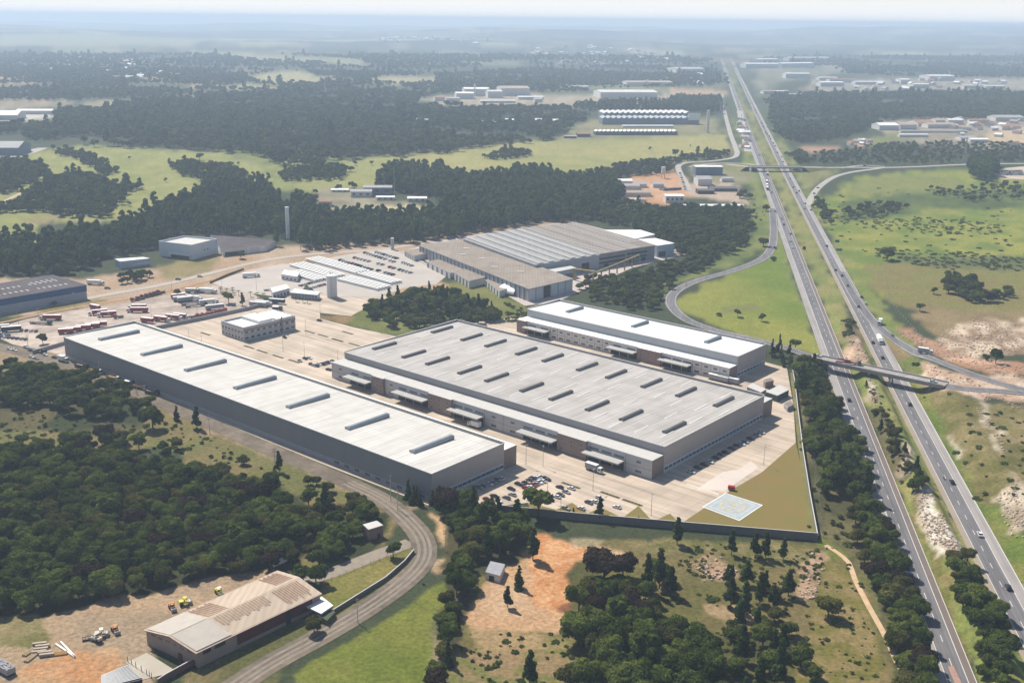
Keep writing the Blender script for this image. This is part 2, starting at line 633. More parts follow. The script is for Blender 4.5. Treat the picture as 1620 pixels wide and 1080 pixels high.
# pastures of the middle distance
zone([(0, 240), (75, 238), (130, 230), (345, 240), (395, 250), (430, 275), (440, 300), (330, 305), (290, 315), (260, 335), (215, 350), (130, 352), (60, 348), (60, 400), (0, 405)], MEAD, MEAD2)
zone([(330, 240), (420, 235), (560, 250), (560, 290), (520, 305), (440, 300), (400, 255)], (0.13, 0.15, 0.05), MEAD)
zone([(445, 300), (560, 252), (700, 240), (830, 222), (940, 222), (1080, 213), (1148, 213), (1158, 235), (1152, 248), (1060, 258), (960, 270), (880, 285), (760, 300), (650, 295), (560, 300), (520, 305)], (0.25, 0.25, 0.085), (0.31, 0.28, 0.11), n_big)
zone([(875, 222), (905, 198), (960, 188), (1130, 186), (1145, 212), (940, 222)], (0.17, 0.17, 0.08), (0.24, 0.21, 0.12))
zone([(385, 122), (440, 113), (485, 114), (500, 121), (538, 122), (500, 134), (420, 133)], (0.34, 0.31, 0.16))
zone([(350, 138), (390, 131), (450, 140), (440, 145), (350, 141)], (0.30, 0.27, 0.15))
zone([(572, 128), (610, 121), (688, 122), (690, 133), (620, 134)], (0.33, 0.29, 0.17))
zone([(960, 74), (1080, 82), (1090, 89), (1000, 83)], (0.36, 0.32, 0.22))
zone([(270, 78), (560, 95), (590, 104), (420, 98)], (0.27, 0.26, 0.15))
zone([(0, 62), (160, 55), (330, 62), (300, 72), (120, 74), (0, 76)], (0.26, 0.26, 0.15))
zone([(0, 112), (45, 118), (75, 135), (0, 143)], (0.36, 0.25, 0.17))
zone([(295, 132), (360, 128), (345, 140), (300, 140)], (0.33, 0.24, 0.16))
zone([(130, 162), (310, 153), (325, 158), (250, 172), (140, 175)], (0.36, 0.28, 0.20), (0.16, 0.16, 0.08))
zone([(0, 158), (110, 154), (115, 166), (30, 176), (0, 176)], (0.36, 0.27, 0.21), (0.17, 0.16, 0.09))
zone([(0, 178), (80, 177), (85, 186), (30, 192), (0, 190)], (0.5, 0.46, 0.42))
zone([(660, 155), (690, 152), (880, 150), (1050, 150), (1140, 145), (1140, 158), (1000, 165), (900, 170), (700, 167)], (0.40, 0.34, 0.27), (0.26, 0.22, 0.15))
zone([(1060, 138), (1142, 143), (1142, 152), (1060, 152)], (0.40, 0.27, 0.18))
zone([(1200, 110), (1330, 104), (1330, 116), (1240, 128), (1210, 150), (1195, 150)], (0.24, 0.23, 0.17), (0.13, 0.13, 0.08))
zone([(1290, 128), (1500, 122), (1620, 130), (1620, 140), (1400, 146), (1280, 150)], (0.20, 0.19, 0.15), (0.30, 0.27, 0.23))
zone([(1390, 190), (1480, 184), (1620, 186), (1620, 240), (1540, 236), (1400, 222)], (0.32, 0.26, 0.21), (0.18, 0.16, 0.11))
zone([(1555, 215), (1600, 200), (1620, 205), (1620, 232), (1570, 230)], (0.48, 0.36, 0.24))
zone([(1260, 232), (1320, 232), (1325, 240), (1270, 242)], (0.36, 0.22, 0.15))
zone([(1350, 222), (1420, 210), (1450, 215), (1380, 235)], (0.17, 0.18, 0.06))
zone([(1340, 225), (1375, 222), (1380, 232), (1345, 236)], (0.42, 0.28, 0.20))
# strips beside the highway
for (t0, t1, y0, y1, c, c2) in ((1, 21, 300, 6500, (0.175, 0.20, 0.055), (0.235, 0.215, 0.08)), (-30, -12, 780, 2600, (0.145, 0.185, 0.04), (0.225, 0.225, 0.065)),
                                (34, 50, 700, 2400, (0.155, 0.19, 0.045), (0.225, 0.215, 0.07)), (33, 46, 250, 720, (0.11, 0.15, 0.028), (0.18, 0.18, 0.05)),
                                (-30, -12, 250, 700, (0.17, 0.16, 0.07), (0.11, 0.13, 0.04))):
    tt = (wx - HK * wy - HC) / HN
    k = (tt > t0) & (tt < t1) & (GY > y0) & (GY < y1)
    nn = np.clip((n_mid - 0.5) * 4 + 0.5, 0, 1)[..., None]
    C[k] = (np.array(c) * (1 - nn) + np.array(c2) * nn)[k]
# service area and yards along the junction
zone([(965, 290), (1000, 278), (1060, 268), (1085, 285), (1100, 305), (1060, 325), (985, 325)], (0.45, 0.25, 0.14), (0.50, 0.30, 0.19))
zone([(1080, 290), (1160, 290), (1178, 312), (1180, 325), (1090, 310)], (0.42, 0.32, 0.26))
zone([(1095, 262), (1180, 262), (1195, 280), (1185, 292), (1110, 288)], (0.22, 0.20, 0.12))
zone([(1085, 256), (1190, 262), (1190, 270), (1090, 268)], (0.17, 0.18, 0.06))
zone([(1265, 268), (1330, 268), (1300, 285), (1285, 305), (1268, 285)], (0.17, 0.18, 0.06), (0.21, 0.19, 0.08))
# green field of the right side
FG, FG2 = (0.13, 0.18, 0.03), (0.245, 0.24, 0.05)
zone([(1290, 322), (1350, 282), (1420, 272), (1530, 268), (1620, 292), (1620, 520), (1480, 500), (1400, 470), (1355, 430), (1318, 375)], FG, FG2)
zone([(1350, 285), (1470, 275), (1540, 290), (1480, 305), (1400, 312), (1340, 310)], (0.205, 0.205, 0.055), (0.155, 0.175, 0.05))
zone([(1330, 320), (1420, 305), (1560, 300), (1620, 300), (1620, 335), (1480, 330), (1400, 345), (1330, 350)], (0.06, 0.085, 0.025), (0.11, 0.14, 0.035))
zone([(1360, 420), (1420, 415), (1620, 450), (1620, 520), (1480, 508), (1420, 480), (1380, 450)], (0.20, 0.165, 0.062), (0.17, 0.165, 0.05))
zone([(1400, 405), (1620, 405), (1620, 440), (1480, 425)], (0.085, 0.10, 0.035), (0.12, 0.13, 0.045))
zone([(1440, 480), (1500, 490), (1620, 500), (1620, 560), (1500, 545), (1450, 505)], (0.185, 0.14, 0.065), (0.23, 0.17, 0.09))
zone([(1478, 548), (1490, 525), (1545, 505), (1620, 512), (1620, 560), (1570, 562), (1530, 568)], (0.60, 0.48, 0.38), (0.24, 0.16, 0.10), fbm(GX / 7, GY / 9, 4, 91))
zone([(1415, 518), (1440, 522), (1500, 552), (1560, 572), (1620, 580), (1620, 604), (1560, 590), (1490, 566), (1440, 545)], (0.36, 0.20, 0.125), (0.48, 0.30, 0.21))
zone([(1400, 545), (1420, 545), (1470, 580), (1440, 600), (1425, 585)], (0.12, 0.145, 0.035), (0.24, 0.16, 0.09))
zone([(1455, 578), (1500, 588), (1620, 628), (1620, 650), (1560, 632), (1490, 615), (1460, 600)], (0.42, 0.27, 0.19), (0.56, 0.44, 0.36), fbm(GX / 6, GY / 6, 4, 92))
zone([(1470, 615), (1560, 640), (1620, 660), (1620, 900), (1560, 800), (1500, 690)], (0.125, 0.115, 0.035), (0.20, 0.16, 0.075), n_mid * .6 + n_fine * .4)
zone([(1560, 650), (1620, 660), (1620, 720), (1590, 700)], (0.28, 0.20, 0.11), (0.17, 0.15, 0.06))
zone([(1575, 790), (1600, 760), (1620, 800), (1620, 850), (1600, 850)], (0.52, 0.43, 0.35), (0.2, 0.15, 0.09))
for q in ([(1540, 632), (1550, 632), (1560, 655), (1585, 690), (1600, 720), (1592, 722), (1572, 690), (1548, 660)], [(1500, 690), (1510, 690), (1520, 720), (1512, 722)], [(1598, 745), (1612, 750), (1610, 790), (1600, 800)]):
    zone(q, (0.60, 0.52, 0.44), (0.3, 0.24, 0.16), n_fine)
# loop meadow inside the slip road
zone([(1068, 475), (1120, 445), (1190, 418), (1232, 395), (1262, 470), (1296, 545), (1292, 566), (1240, 552), (1150, 522), (1100, 503), (1078, 490)], (0.135, 0.185, 0.026), (0.23, 0.23, 0.048), n_big)
zone([(1140, 482), (1200, 480), (1210, 492), (1150, 494)], (0.24, 0.19, 0.08), (0.16, 0.17, 0.05))
zone([(1040, 475), (1080, 445), (1180, 412), (1230, 385), (1218, 340), (1195, 290), (1180, 330), (1185, 380), (1110, 425), (1060, 445), (1020, 480)], (0.11, 0.14, 0.035), (0.18, 0.19, 0.06))
# rock and scrub between the carriageways
RK, RK2 = (0.62, 0.53, 0.45), (0.25, 0.18, 0.12)
nr = fbm(GX / 5, GY / 8, 4, 95)
zone([(1335, 545), (1350, 530), (1362, 545), (1376, 572), (1372, 580), (1338, 575)], (0.58, 0.40, 0.30), RK2, nr)
zone([(1345, 500), (1365, 520), (1372, 545), (1330, 545)], (0.22, 0.17, 0.09), (0.17, 0.17, 0.06))
zone([(1372, 598), (1382, 600), (1392, 625), (1385, 640), (1378, 630)], RK, RK2, nr)
zone([(1365, 640), (1400, 650), (1450, 750), (1430, 770), (1400, 720)], (0.13, 0.11, 0.055), (0.09, 0.09, 0.035))
zone([(1430, 700), (1440, 700), (1445, 740), (1436, 760), (1430, 740)], RK, RK2, nr)
zone([(1440, 785), (1465, 772), (1480, 790), (1505, 845), (1525, 880), (1500, 882), (1475, 868), (1462, 835)], (0.66, 0.60, 0.54), (0.40, 0.32, 0.25), nr)
zone([(1525, 900), (1540, 905), (1550, 935), (1530, 940)], RK, RK2, nr)
zone([(1545, 980), (1560, 985), (1578, 1005), (1570, 1012), (1550, 1000)], RK, RK2, nr)
zone([(1436, 780), (1452, 780), (1500, 900), (1520, 1000), (1548, 1080), (1535, 1080), (1500, 960), (1470, 870)], (0.15, 0.145, 0.04), (0.20, 0.155, 0.07), n_fine)
# land west of the long warehouse
DRY, DRY2 = (0.19, 0.15, 0.065), (0.13, 0.13, 0.045)
zone([(0, 555), (60, 575), (160, 610), (300, 660), (420, 715), (560, 775), (640, 815), (600, 880), (480, 900), (350, 760), (250, 710), (0, 740)], DRY, DRY2)
zone([(0, 552), (45, 570), (20, 585), (0, 585)], (0.20, 0.19, 0.07))
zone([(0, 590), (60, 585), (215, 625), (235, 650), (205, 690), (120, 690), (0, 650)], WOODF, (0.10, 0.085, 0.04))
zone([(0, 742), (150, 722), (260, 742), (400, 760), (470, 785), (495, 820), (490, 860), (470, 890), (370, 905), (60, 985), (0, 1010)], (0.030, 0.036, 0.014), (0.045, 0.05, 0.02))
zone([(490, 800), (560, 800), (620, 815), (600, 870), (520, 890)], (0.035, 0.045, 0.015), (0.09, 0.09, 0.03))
zone([(0, 1000), (60, 985), (180, 945), (300, 922), (380, 903), (440, 905), (400, 940), (240, 1000), (260, 1080), (0, 1080)], (0.38, 0.265, 0.175), (0.29, 0.215, 0.15))
zone([(20, 1060), (110, 1030), (200, 1020), (190, 1050), (120, 1080), (10, 1080)], (0.46, 0.23, 0.11), (0.40, 0.255, 0.15))
zone([(0, 985), (60, 975), (90, 1000), (70, 1030), (20, 1030)], (0.14, 0.14, 0.04), (0.24, 0.19, 0.10))
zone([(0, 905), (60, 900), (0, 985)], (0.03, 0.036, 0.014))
zone([(500, 940), (530, 905), (600, 880), (660, 848), (665, 865), (640, 900), (590, 940), (540, 975), (505, 975)], (0.155, 0.155, 0.035), (0.20, 0.17, 0.055))
zone([(300, 1065), (420, 1000), (500, 960), (530, 985), (460, 1030), (360, 1080), (280, 1080)], (0.10, 0.10, 0.035), (0.16, 0.13, 0.06))
zone([(420, 1080), (480, 1055), (560, 1005), (640, 955), (700, 915), (712, 940), (690, 1010), (662, 1080)], (0.125, 0.15, 0.024), (0.155, 0.165, 0.032))
zone([(650, 1080), (690, 990), (708, 950), (720, 960), (705, 1010), (690, 1080)], (0.36, 0.26, 0.17), (0.12, 0.12, 0.05))
zone([(688, 812), (710, 830), (712, 850), (700, 862), (690, 845)], (0.50, 0.33, 0.19))
zone([(680, 880), (712, 880), (712, 900), (690, 905)], (0.28, 0.17, 0.10), (0.36, 0.26, 0.17))
zone([(40, 548), (100, 562), (300, 645), (500, 738), (640, 800), (690, 800), (640, 812), (560, 775), (400, 708), (200, 622), (60, 575), (0, 560)], (0.30, 0.215, 0.145), (0.24, 0.185, 0.11))
# open ground south of the wall
zone([(700, 850), (840, 850), (1300, 860), (1340, 880), (1400, 1000), (1440, 1080), (690, 1080), (710, 950)], (0.175, 0.135, 0.06), (0.115, 0.105, 0.035))
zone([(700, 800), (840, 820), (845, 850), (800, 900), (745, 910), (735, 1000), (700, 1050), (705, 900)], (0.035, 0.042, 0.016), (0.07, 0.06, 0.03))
zone([(760, 925), (800, 890), (840, 870), (850, 850), (900, 855), (985, 870), (975, 890), (930, 920), (905, 955), (905, 1005), (840, 995), (760, 1000), (735, 985)], (0.50, 0.33, 0.21), (0.43, 0.265, 0.155))
zone([(845, 850), (870, 845), (960, 875), (930, 900), (915, 935), (905, 960), (885, 968), (850, 955), (835, 915)], (0.50, 0.225, 0.10), (0.53, 0.30, 0.155), n_fine)
zone([(880, 958), (915, 930), (920, 945), (902, 970)], (0.20, 0.085, 0.045))
zone([(900, 845), (950, 852), (940, 868), (905, 866)], (0.20, 0.17, 0.08), (0.34, 0.28, 0.19))
zone([(745, 995), (850, 1000), (900, 1010), (905, 1030), (760, 1050)], (0.13, 0.15, 0.03), (0.30, 0.21, 0.11))
zone([(700, 1040), (900, 1030), (940, 1080), (690, 1080)], (0.27, 0.185, 0.10), (0.14, 0.14, 0.045), n_fine)
zone([(985, 855), (1080, 855), (1300, 865), (1300, 900), (1150, 880), (1000, 870)], (0.13, 0.125, 0.04), (0.21, 0.165, 0.08), n_fine)
zone([(1090, 890), (1140, 880), (1170, 900), (1165, 915), (1110, 920)], (0.42, 0.27, 0.18), (0.22, 0.155, 0.085), n_fine)
zone([(1265, 905), (1290, 868), (1318, 865), (1305, 910), (1285, 950), (1265, 950)], (0.42, 0.28, 0.19), (0.24, 0.16, 0.09), n_fine)
zone([(1110, 950), (1190, 965), (1210, 985), (1120, 970)], (0.30, 0.21, 0.12))
zone([(1310, 880), (1345, 900), (1390, 1000), (1425, 1080), (1230, 1080), (1270, 1000), (1290, 960)], (0.155, 0.14, 0.035), (0.215, 0.16, 0.07), n_fine)
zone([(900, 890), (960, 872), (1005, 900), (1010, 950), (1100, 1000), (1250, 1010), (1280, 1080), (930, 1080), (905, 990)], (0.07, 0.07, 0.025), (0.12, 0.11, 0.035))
# slope with trees along the highway
zone([(1258, 570), (1290, 578), (1325, 640), (1385, 775), (1425, 850), (1462, 940), (1495, 1050), (1500, 1080), (1440, 1080), (1400, 985), (1345, 880), (1305, 855), (1285, 760), (1265, 640)], (0.075, 0.07, 0.03), (0.14, 0.12, 0.055))
zone([(1290, 855), (1310, 850), (1340, 875), (1320, 885)], (0.13, 0.15, 0.03))
# middle-ground estate road surroundings
zone([(0, 440), (130, 440), (250, 425), (330, 405), (450, 385), (620, 385), (700, 372), (900, 345), (905, 352), (760, 382), (640, 400), (560, 410), (430, 435), (300, 470), (150, 490), (0, 520)], (0.42, 0.315, 0.235), (0.35, 0.24, 0.16))
zone([(255, 420), (320, 405), (345, 410), (340, 430), (290, 442), (250, 440)], (0.16, 0.145, 0.05), (0.24, 0.19, 0.09))
zone([(55, 490), (160, 472), (160, 480), (75, 494)], (0.18, 0.155, 0.05))
zone([(0, 495), (40, 493), (40, 502), (0, 508)], (0.18, 0.155, 0.05))
# planted bank inside the estate
zone([(505, 505), (545, 490), (575, 478), (640, 452), (700, 445), (760, 450), (830, 480), (850, 500), (800, 512), (720, 505), (640, 530), (600, 530), (560, 515)], (0.12, 0.14, 0.035), (0.17, 0.165, 0.05))
zone([(610, 462), (690, 440), (712, 447), (650, 468)], (0.45, 0.29, 0.17))
zone([(505, 497), (555, 500), (560, 512), (510, 505)], (0.26, 0.17, 0.08))
zone([(500, 300), (560, 298), (690, 330), (660, 345), (540, 342), (500, 325)], (0.34, 0.29, 0.21), (0.16, 0.15, 0.09))
zone([(590, 328), (672, 325), (676, 337), (600, 338)], (0.50, 0.42, 0.27))
zone([(30, 345), (95, 340), (100, 350), (40, 358)], (0.30, 0.22, 0.12), (0.2, 0.19, 0.08))
for _ in range(1):                                     # soften the borders between ground covers
    D = C.copy()
    D[1:-1] = (C[:-2] + 2 * C[1:-1] + C[2:]) / 4
    C[:] = D
    D[:, 1:-1] = (C[:, :-2] + 2 * C[:, 1:-1] + C[:, 2:]) / 4
    C[:] = D
C *= (0.84 + 0.32 * n_fine)[..., None] * (0.9 + 0.2 * n_mid)[..., None]

me = bpy.data.meshes.new('ground')
nv = NR * NC
me.vertices.add(nv)
me.vertices.foreach_set('co', np.stack([GX, GY, GZ], -1).astype(np.float32).ravel())
ii = np.arange(nv).reshape(NR, NC)
fc = np.stack([ii[:-1, :-1], ii[:-1, 1:], ii[1:, 1:], ii[1:, :-1]], -1).reshape(-1, 4)
me.loops.add(fc.size)
me.loops.foreach_set('vertex_index', fc.ravel().astype(np.int32))
me.polygons.add(len(fc))
me.polygons.foreach_set('loop_start', np.arange(0, fc.size, 4, dtype=np.int32))
me.polygons.foreach_set('loop_total', np.full(len(fc), 4, np.int32))
me.polygons.foreach_set('use_smooth', np.ones(len(fc), bool))
me.update()
ca = me.attributes.new('land', 'FLOAT_COLOR', 'POINT')
ca.data.foreach_set('color', np.concatenate([np.clip(C, 0, 1), np.ones(C.shape[:2] + (1,))], -1).astype(np.float32).ravel())
gm = bpy.data.materials.new('land')
gm.use_nodes = True
nt = gm.node_tree
gb = nt.nodes['Principled BSDF']
gb.inputs['Roughness'].default_value = 0.95
gb.inputs['Specular IOR Level'].default_value = 0.1
ga = nt.nodes.new('ShaderNodeAttribute')
ga.attribute_name = 'land'
gtc = nt.nodes.new('ShaderNodeTexCoord')
gn = nt.nodes.new('ShaderNodeTexNoise')
gn.inputs['Scale'].default_value = 0.55
gn.inputs['Detail'].default_value = 6
gn.inputs['Roughness'].default_value = 0.7
nt.links.new(gtc.outputs['Object'], gn.inputs['Vector'])
gr = nt.nodes.new('ShaderNodeValToRGB')
gr.color_ramp.elements[0].position = 0.3
gr.color_ramp.elements[0].color = (0.52, 0.55, 0.5, 1)
gr.color_ramp.elements[1].position = 0.72
gr.color_ramp.elements[1].color = (1.36, 1.33, 1.25, 1)
nt.links.new(gn.outputs['Fac'], gr.inputs[0])
gx = nt.nodes.new('ShaderNodeMixRGB')
gx.blend_type = 'MULTIPLY'
gx.inputs[0].default_value = 1
nt.links.new(ga.outputs['Color'], gx.inputs[1])
nt.links.new(gr.outputs[0], gx.inputs[2])
nt.links.new(gx.outputs[0], gb.inputs['Base Color'])
gbu = nt.nodes.new('ShaderNodeBump')
gbu.inputs['Strength'].default_value = 0.5
gbu.inputs['Distance'].default_value = 0.8
nt.links.new(gn.outputs['Fac'], gbu.inputs['Height'])
nt.links.new(gbu.outputs[0], gb.inputs['Normal'])
me.materials.append(gm)
struct('ground', me)
GROUND_UNDER = 0.05


# ------------------------------------------------------------------ sheets: roads, yards, markings
def sheet(name, polys, m, lift, wpts=False):
    mb = MB()
    for q in polys:
        w = q if wpts else [P(a, b) for a, b in q]
        mb.face([(p[0], p[1], float(hfun(p[0], p[1])) + lift) for p in w], m)
    return struct(name, mb)


def smooth_line(w, step=6.0):
    """Catmull-Rom through world points, resampled"""
    w = [np.array(p[:2]) for p in w]
    w = [2 * w[0] - w[1]] + w + [2 * w[-1] - w[-2]]
    out = []
    for i in range(1, len(w) - 2):
        n = max(2, int(np.linalg.norm(w[i + 1] - w[i]) / step))
        for k in range(n):
            t = k / n
            out.append(0.5 * (2 * w[i] + (w[i + 1] - w[i - 1]) * t + (2 * w[i - 1] - 5 * w[i] + 4 * w[i + 1] - w[i + 2]) * t * t + (3 * w[i] - w[i - 1] - 3 * w[i + 1] + w[i + 2]) * t ** 3))
    out.append(w[-2])
    return out


def offset_line(w, d):
    out = []
    for i, p in enumerate(w):
        t = w[min(i + 1, len(w) - 1)] - w[max(i - 1, 0)]
        t = t / (np.linalg.norm(t) + 1e-9)
        out.append(p + np.array([t[1], -t[0]]) * d)
    return out


def ribbon(mb, a, b, m, lift, z=None):
    for i in range(len(a) - 1):
        q = [a[i], a[i + 1], b[i + 1], b[i]]
        mb.face([(p[0], p[1], (float(hfun(p[0], p[1])) if z is None else z) + lift) for p in q], m)


def road(name, L, width, m, lift, step=6.0, world_pts=None, lines=None, dash=None):
    w = smooth_line(world_pts if world_pts is not None else [P(*q) for q in L], step)
    mb = MB()
    n = 3 if width > 7 else 2
    for k in range(n):
        ribbon(mb, offset_line(w, -width / 2 + width * k / n), offset_line(w, -width / 2 + width * (k + 1) / n), m, lift)
    o = struct(name, mb)
    if lines:
        lb = MB()
        for d in lines:
            ribbon(lb, offset_line(w, d - 0.12), offset_line(w, d + 0.12), M_LINE, lift + 0.04)
        struct('road_markings', lb)
    return w


# the highway: two straight carriageways with paved shoulders, edge lines and lane dashes
YS = list(np.concatenate([np.arange(105, 1000, 12), np.arange(1000, 6600, 60)]))


def med(y):                                            # the median widens far away
    return float(np.interp(y, [0, 1700, 3000, 6000], [0, 0, 6, 17]))


def hstrip(mb, t0, t1, m, lift, ys=None, right=False):
    ys = ys or YS
    a = [np.array(hw(t0 + (med(y) if right else 0), y)) for y in ys]
    b = [np.array(hw(t1 + (med(y) if right else 0), y)) for y in ys]
    ribbon(mb, a, b, m, lift)


hb = MB()
hstrip(hb, -13.6, -8.9, M_SHOULD, 0.10)
hstrip(hb, -8.9, -1.6, M_ASPH, 0.12)
hstrip(hb, -1.6, 1.1, mat('brown_shoulder', (0.165, 0.13, 0.115), 0.9, 0.1, 0.1), 0.10)
struct('highway_left_carriageway', hb)
hb = MB()
hstrip(hb, 20.4, 22.9, mat('sandy_shoulder', (0.30, 0.245, 0.19), 0.9, 0.1, 0.1), 0.10, right=True)
hstrip(hb, 22.9, 30.3, M_ASPH, 0.12, right=True)
hstrip(hb, 30.3, 34.9, M_SHOULD, 0.10, right=True)
struct('highway_right_carriageway', hb)
lb = MB()
for t, r in ((-8.75, 0), (-1.75, 0), (23.05, 1), (30.15, 1)):
    hstrip(lb, t - 0.13, t + 0.13, M_LINE, 0.17, right=bool(r))
hstrip(lb, 0.85, 1.15, M_COPING, 0.17)
hstrip(lb, 34.4, 34.8, M_COPING, 0.17, ys=[y for y in YS if y < 700], right=True)
for t, r in ((-5.25, 0), (26.6, 1)):
    y = 226.0 - 15.4 * 7
    while y < 1500:
        hstrip(lb, t - 0.13, t + 0.13, M_LINE, 0.17, ys=[y, y + 4.6], right=bool(r))
        y += 15.4
struct('lane_markings', lb)

# slip roads
road('slip_road_loop', [(1222, 330), (1224, 365), (1221, 390), (1205, 410), (1160, 428), (1110, 442), (1078, 455), (1063, 468), (1062, 482), (1075, 498), (1095, 510), (1128, 521.5), (1180, 533.5)], 9.5, M_ASPH, 0.20, lines=(-3.6, 3.6))
WAPP = APP
w_ = [np.array(q) for q in WAPP]
road('flyover_approach', None, 9.0, M_ASPH, 0.24, world_pts=w_, lines=(-3.4, 3.4))
road('exit_slip_road', [(1330, 430), (1352, 470), (1378, 505), (1402, 527), (1430, 547), (1463, 563), (1505, 580), (1560, 600), (1625, 618), (1720, 642), (1850, 672), (2000, 705)], 8.6, M_ASPH, 0.20, lines=(-3.3, 3.3))
road('flyover_exit', None, 8.5, M_ASPH, 0.26, world_pts=[np.array(unproj(*q)[:2]) for q in ((1494, 608, ZB), (1520, 613, ZB), (1555, 616, ZB), (1600, 619, ZB), (1640, 624, ZB))], lines=(-3.3, 3.3))
road('junction_slip_road', [(1278, 325), (1284, 312), (1296, 296), (1318, 281), (1345, 273), (1380, 268), (1394, 266)], 8.5, M_ROADF, 0.20)
road('cross_road', [(1262, 266), (1300, 265.5), (1350, 265), (1390, 265.5), (1450, 264), (1540, 260), (1640, 259), (1990, 258)], 10, M_ROADF, 0.24)
road('cross_road_upper', [(1330, 266), (1365, 262), (1400, 264)], 7, M_ROADF, 0.28)
road('frontage_road', [(1142, 150), (1146, 175), (1155, 210), (1163, 232), (1166, 243), (1158, 250), (1125, 255), (1090, 257), (1074, 262), (1075, 272), (1084, 288), (1090, 302)], 9, M_ROADF, 0.20)
road('frontage_link', [(1090, 264), (1130, 259), (1175, 259), (1196, 262)], 8, M_ROADF, 0.26)
road('highway_side_street', [(1170, 175), (1176, 205), (1184, 240)], 14, M_ROADF, 0.16)
# estate roads of the middle ground
road('estate_road', [(-330, 560), (-150, 526), (-20, 502), (60, 487), (150, 470), (260, 450), (330, 433), (420, 412), (500, 402), (590, 396), (690, 382)], 8, mat('pale_asphalt', (0.40, 0.34, 0.29), 0.9, 0.08, 0.03), 0.20)
road('estate_road_median', [(0, 511), (100, 490), (200, 473), (300, 452), (380, 430), (440, 418)], 3.2, mat('red_earth', (0.42, 0.24, 0.14), 0.95, 0.2, 0.2), 0.22)
road('dirt_track', [(0, 322), (20, 312), (45, 300), (70, 288), (85, 280)], 5, mat('pink_earth', (0.48, 0.36, 0.27), 0.95, 0.15, 0.2), 0.15)
# gravel road round the west and south of the estate
GR = [(-330, 470), (-180, 500), (-40, 538), (30, 556), (100, 577), (150, 594), (205, 615), (265, 641), (330, 669), (400, 699), (480, 733), (550, 763), (605, 790), (642, 820), (667, 850), (671, 880), (652, 908), (610, 942), (560, 975), (500, 1010), (430, 1048), (350, 1100), (240, 1170)]
road('gravel_road', GR, 10.8, M_GRAVEL, 0.12)
TRK_ = smooth_line([P(*q) for q in GR[11:]], 3.0)
mb = MB()
for d in (-2.4, -.2, 2.4):
    ribbon(mb, offset_line(TRK_, d - .65), offset_line(TRK_, d + .65), mat('pale_gravel', (0.235, 0.195, 0.15), 0.95, 0.2, 0.25), 0.17)
struct('gravel_wheel_tracks', mb)
road('yard_track', [(650, 858), (600, 876), (550, 896), (505, 912), (460, 915), (420, 922)], 8, mat('track_gravel', (0.27, 0.225, 0.175), 0.95, 0.15, 0.2), 0.10)
road('sandy_path', [(1306, 862), (1325, 874), (1343, 890), (1352, 915), (1375, 960), (1400, 1005), (1418, 1045), (1440, 1090), (1470, 1180)], 2.2, mat('sandy_soil', (0.52, 0.36, 0.22), 0.95, 0.15, 0.3), 0.10)
# pavements and yards
sheet('truck_yard', [[(40, 505), (110, 492), (210, 478), (275, 465), (330, 452), (360, 450), (395, 462), (420, 476), (395, 492), (330, 506), (270, 520), (210, 535), (90, 560), (20, 545), (0, 535), (0, 518)]], M_YARD, 0.14)
sheet('upper_truck_yard', [[(335, 448), (400, 425), (430, 418), (470, 418), (500, 430), (470, 470), (440, 470), (380, 462)]], mat('worn_concrete', (0.43, 0.38, 0.335), 0.9, 0.08, 0.03), 0.20)
sheet('factory_car_park', [[(470, 440), (500, 415), (520, 408), (610, 393), (650, 400), (705, 438), (690, 450), (640, 456), (600, 470), (540, 470), (500, 462)]], mat('car_park_surface', (0.42, 0.375, 0.33), 0.9, 0.08, 0.03), 0.18)
sheet('factory_yard', [[(645, 396), (700, 380), (905, 350), (1062, 390), (1088, 402), (1000, 424), (938, 452), (880, 478), (830, 484), (780, 455), (705, 432)]], mat('factory_concrete', (0.46, 0.39, 0.35), 0.9, 0.08, 0.03), 0.22)
sheet('estate_yard', [[(80, 555), (215, 527), (290, 515), (350, 498), (440, 478), (470, 462), (540, 466), (620, 468), (600, 477), (562, 496), (556, 500), (506, 495), (507, 504), (560, 518), (632, 533), (700, 515), (840, 500), (1165, 560), (1245, 582), (1255, 640), (1259, 700), (1205, 747), (1150, 779), (1076, 829), (1060, 812), (1033, 825), (1010, 800), (985, 819), (950, 802), (930, 812), (905, 795), (880, 806), (835, 795), (790, 800), (680, 800), (500, 730)]], M_CONC, 0.10)
sheet('helicopter_lawn', [[(1259, 700), (1293, 853), (1020, 829), (840, 812), (835, 795), (880, 806), (905, 795), (930, 812), (950, 802), (985, 819), (1010, 800), (1033, 825), (1060, 812), (1076, 829), (1150, 779), (1205, 747)]], M_LAWN, 0.105)
sheet('lawn_edge', [[(1250, 590), (1258, 590), (1293, 853), (1280, 846), (1262, 700)]], M_LAWNG, 0.16)
sheet('bus_bay', [[(1499, 1054), (1508, 1053), (1523, 1084), (1512, 1084)]], mat('brick_paving', (0.36, 0.22, 0.17), 0.9, 0.15, 0.4), 0.19)
sheet('yard_lane_line', [[(905, 714), (908, 713), (985, 743), (982, 745)], [(1085, 766), (1088, 764.5), (1138, 781), (1136, 783)]], mat('pale_kerb_strip', (0.60, 0.52, 0.44), 0.9, 0.05, 0.2), 0.16)
sheet('worn_patch', [[(1100, 775), (1180, 722), (1200, 740), (1148, 776)]], mat('light_concrete', (0.60, 0.52, 0.45), 0.9, 0.1, 0.03), 0.14)
# helicopter pad
HP = [P(*q) for q in ((1110.5, 802), (1148, 780), (1207, 799), (1169.5, 824))]


def bil(u, v, q=HP):
    p = (1 - u) * (1 - v) * q[0] + (1 - u) * v * q[1] + u * v * q[2] + u * (1 - v) * q[3]
    return np.array([p[0], p[1], 0])


def pad_poly(mb, uv, m, z):
    mb.face([(*bil(*q)[:2], z) for q in uv], m)


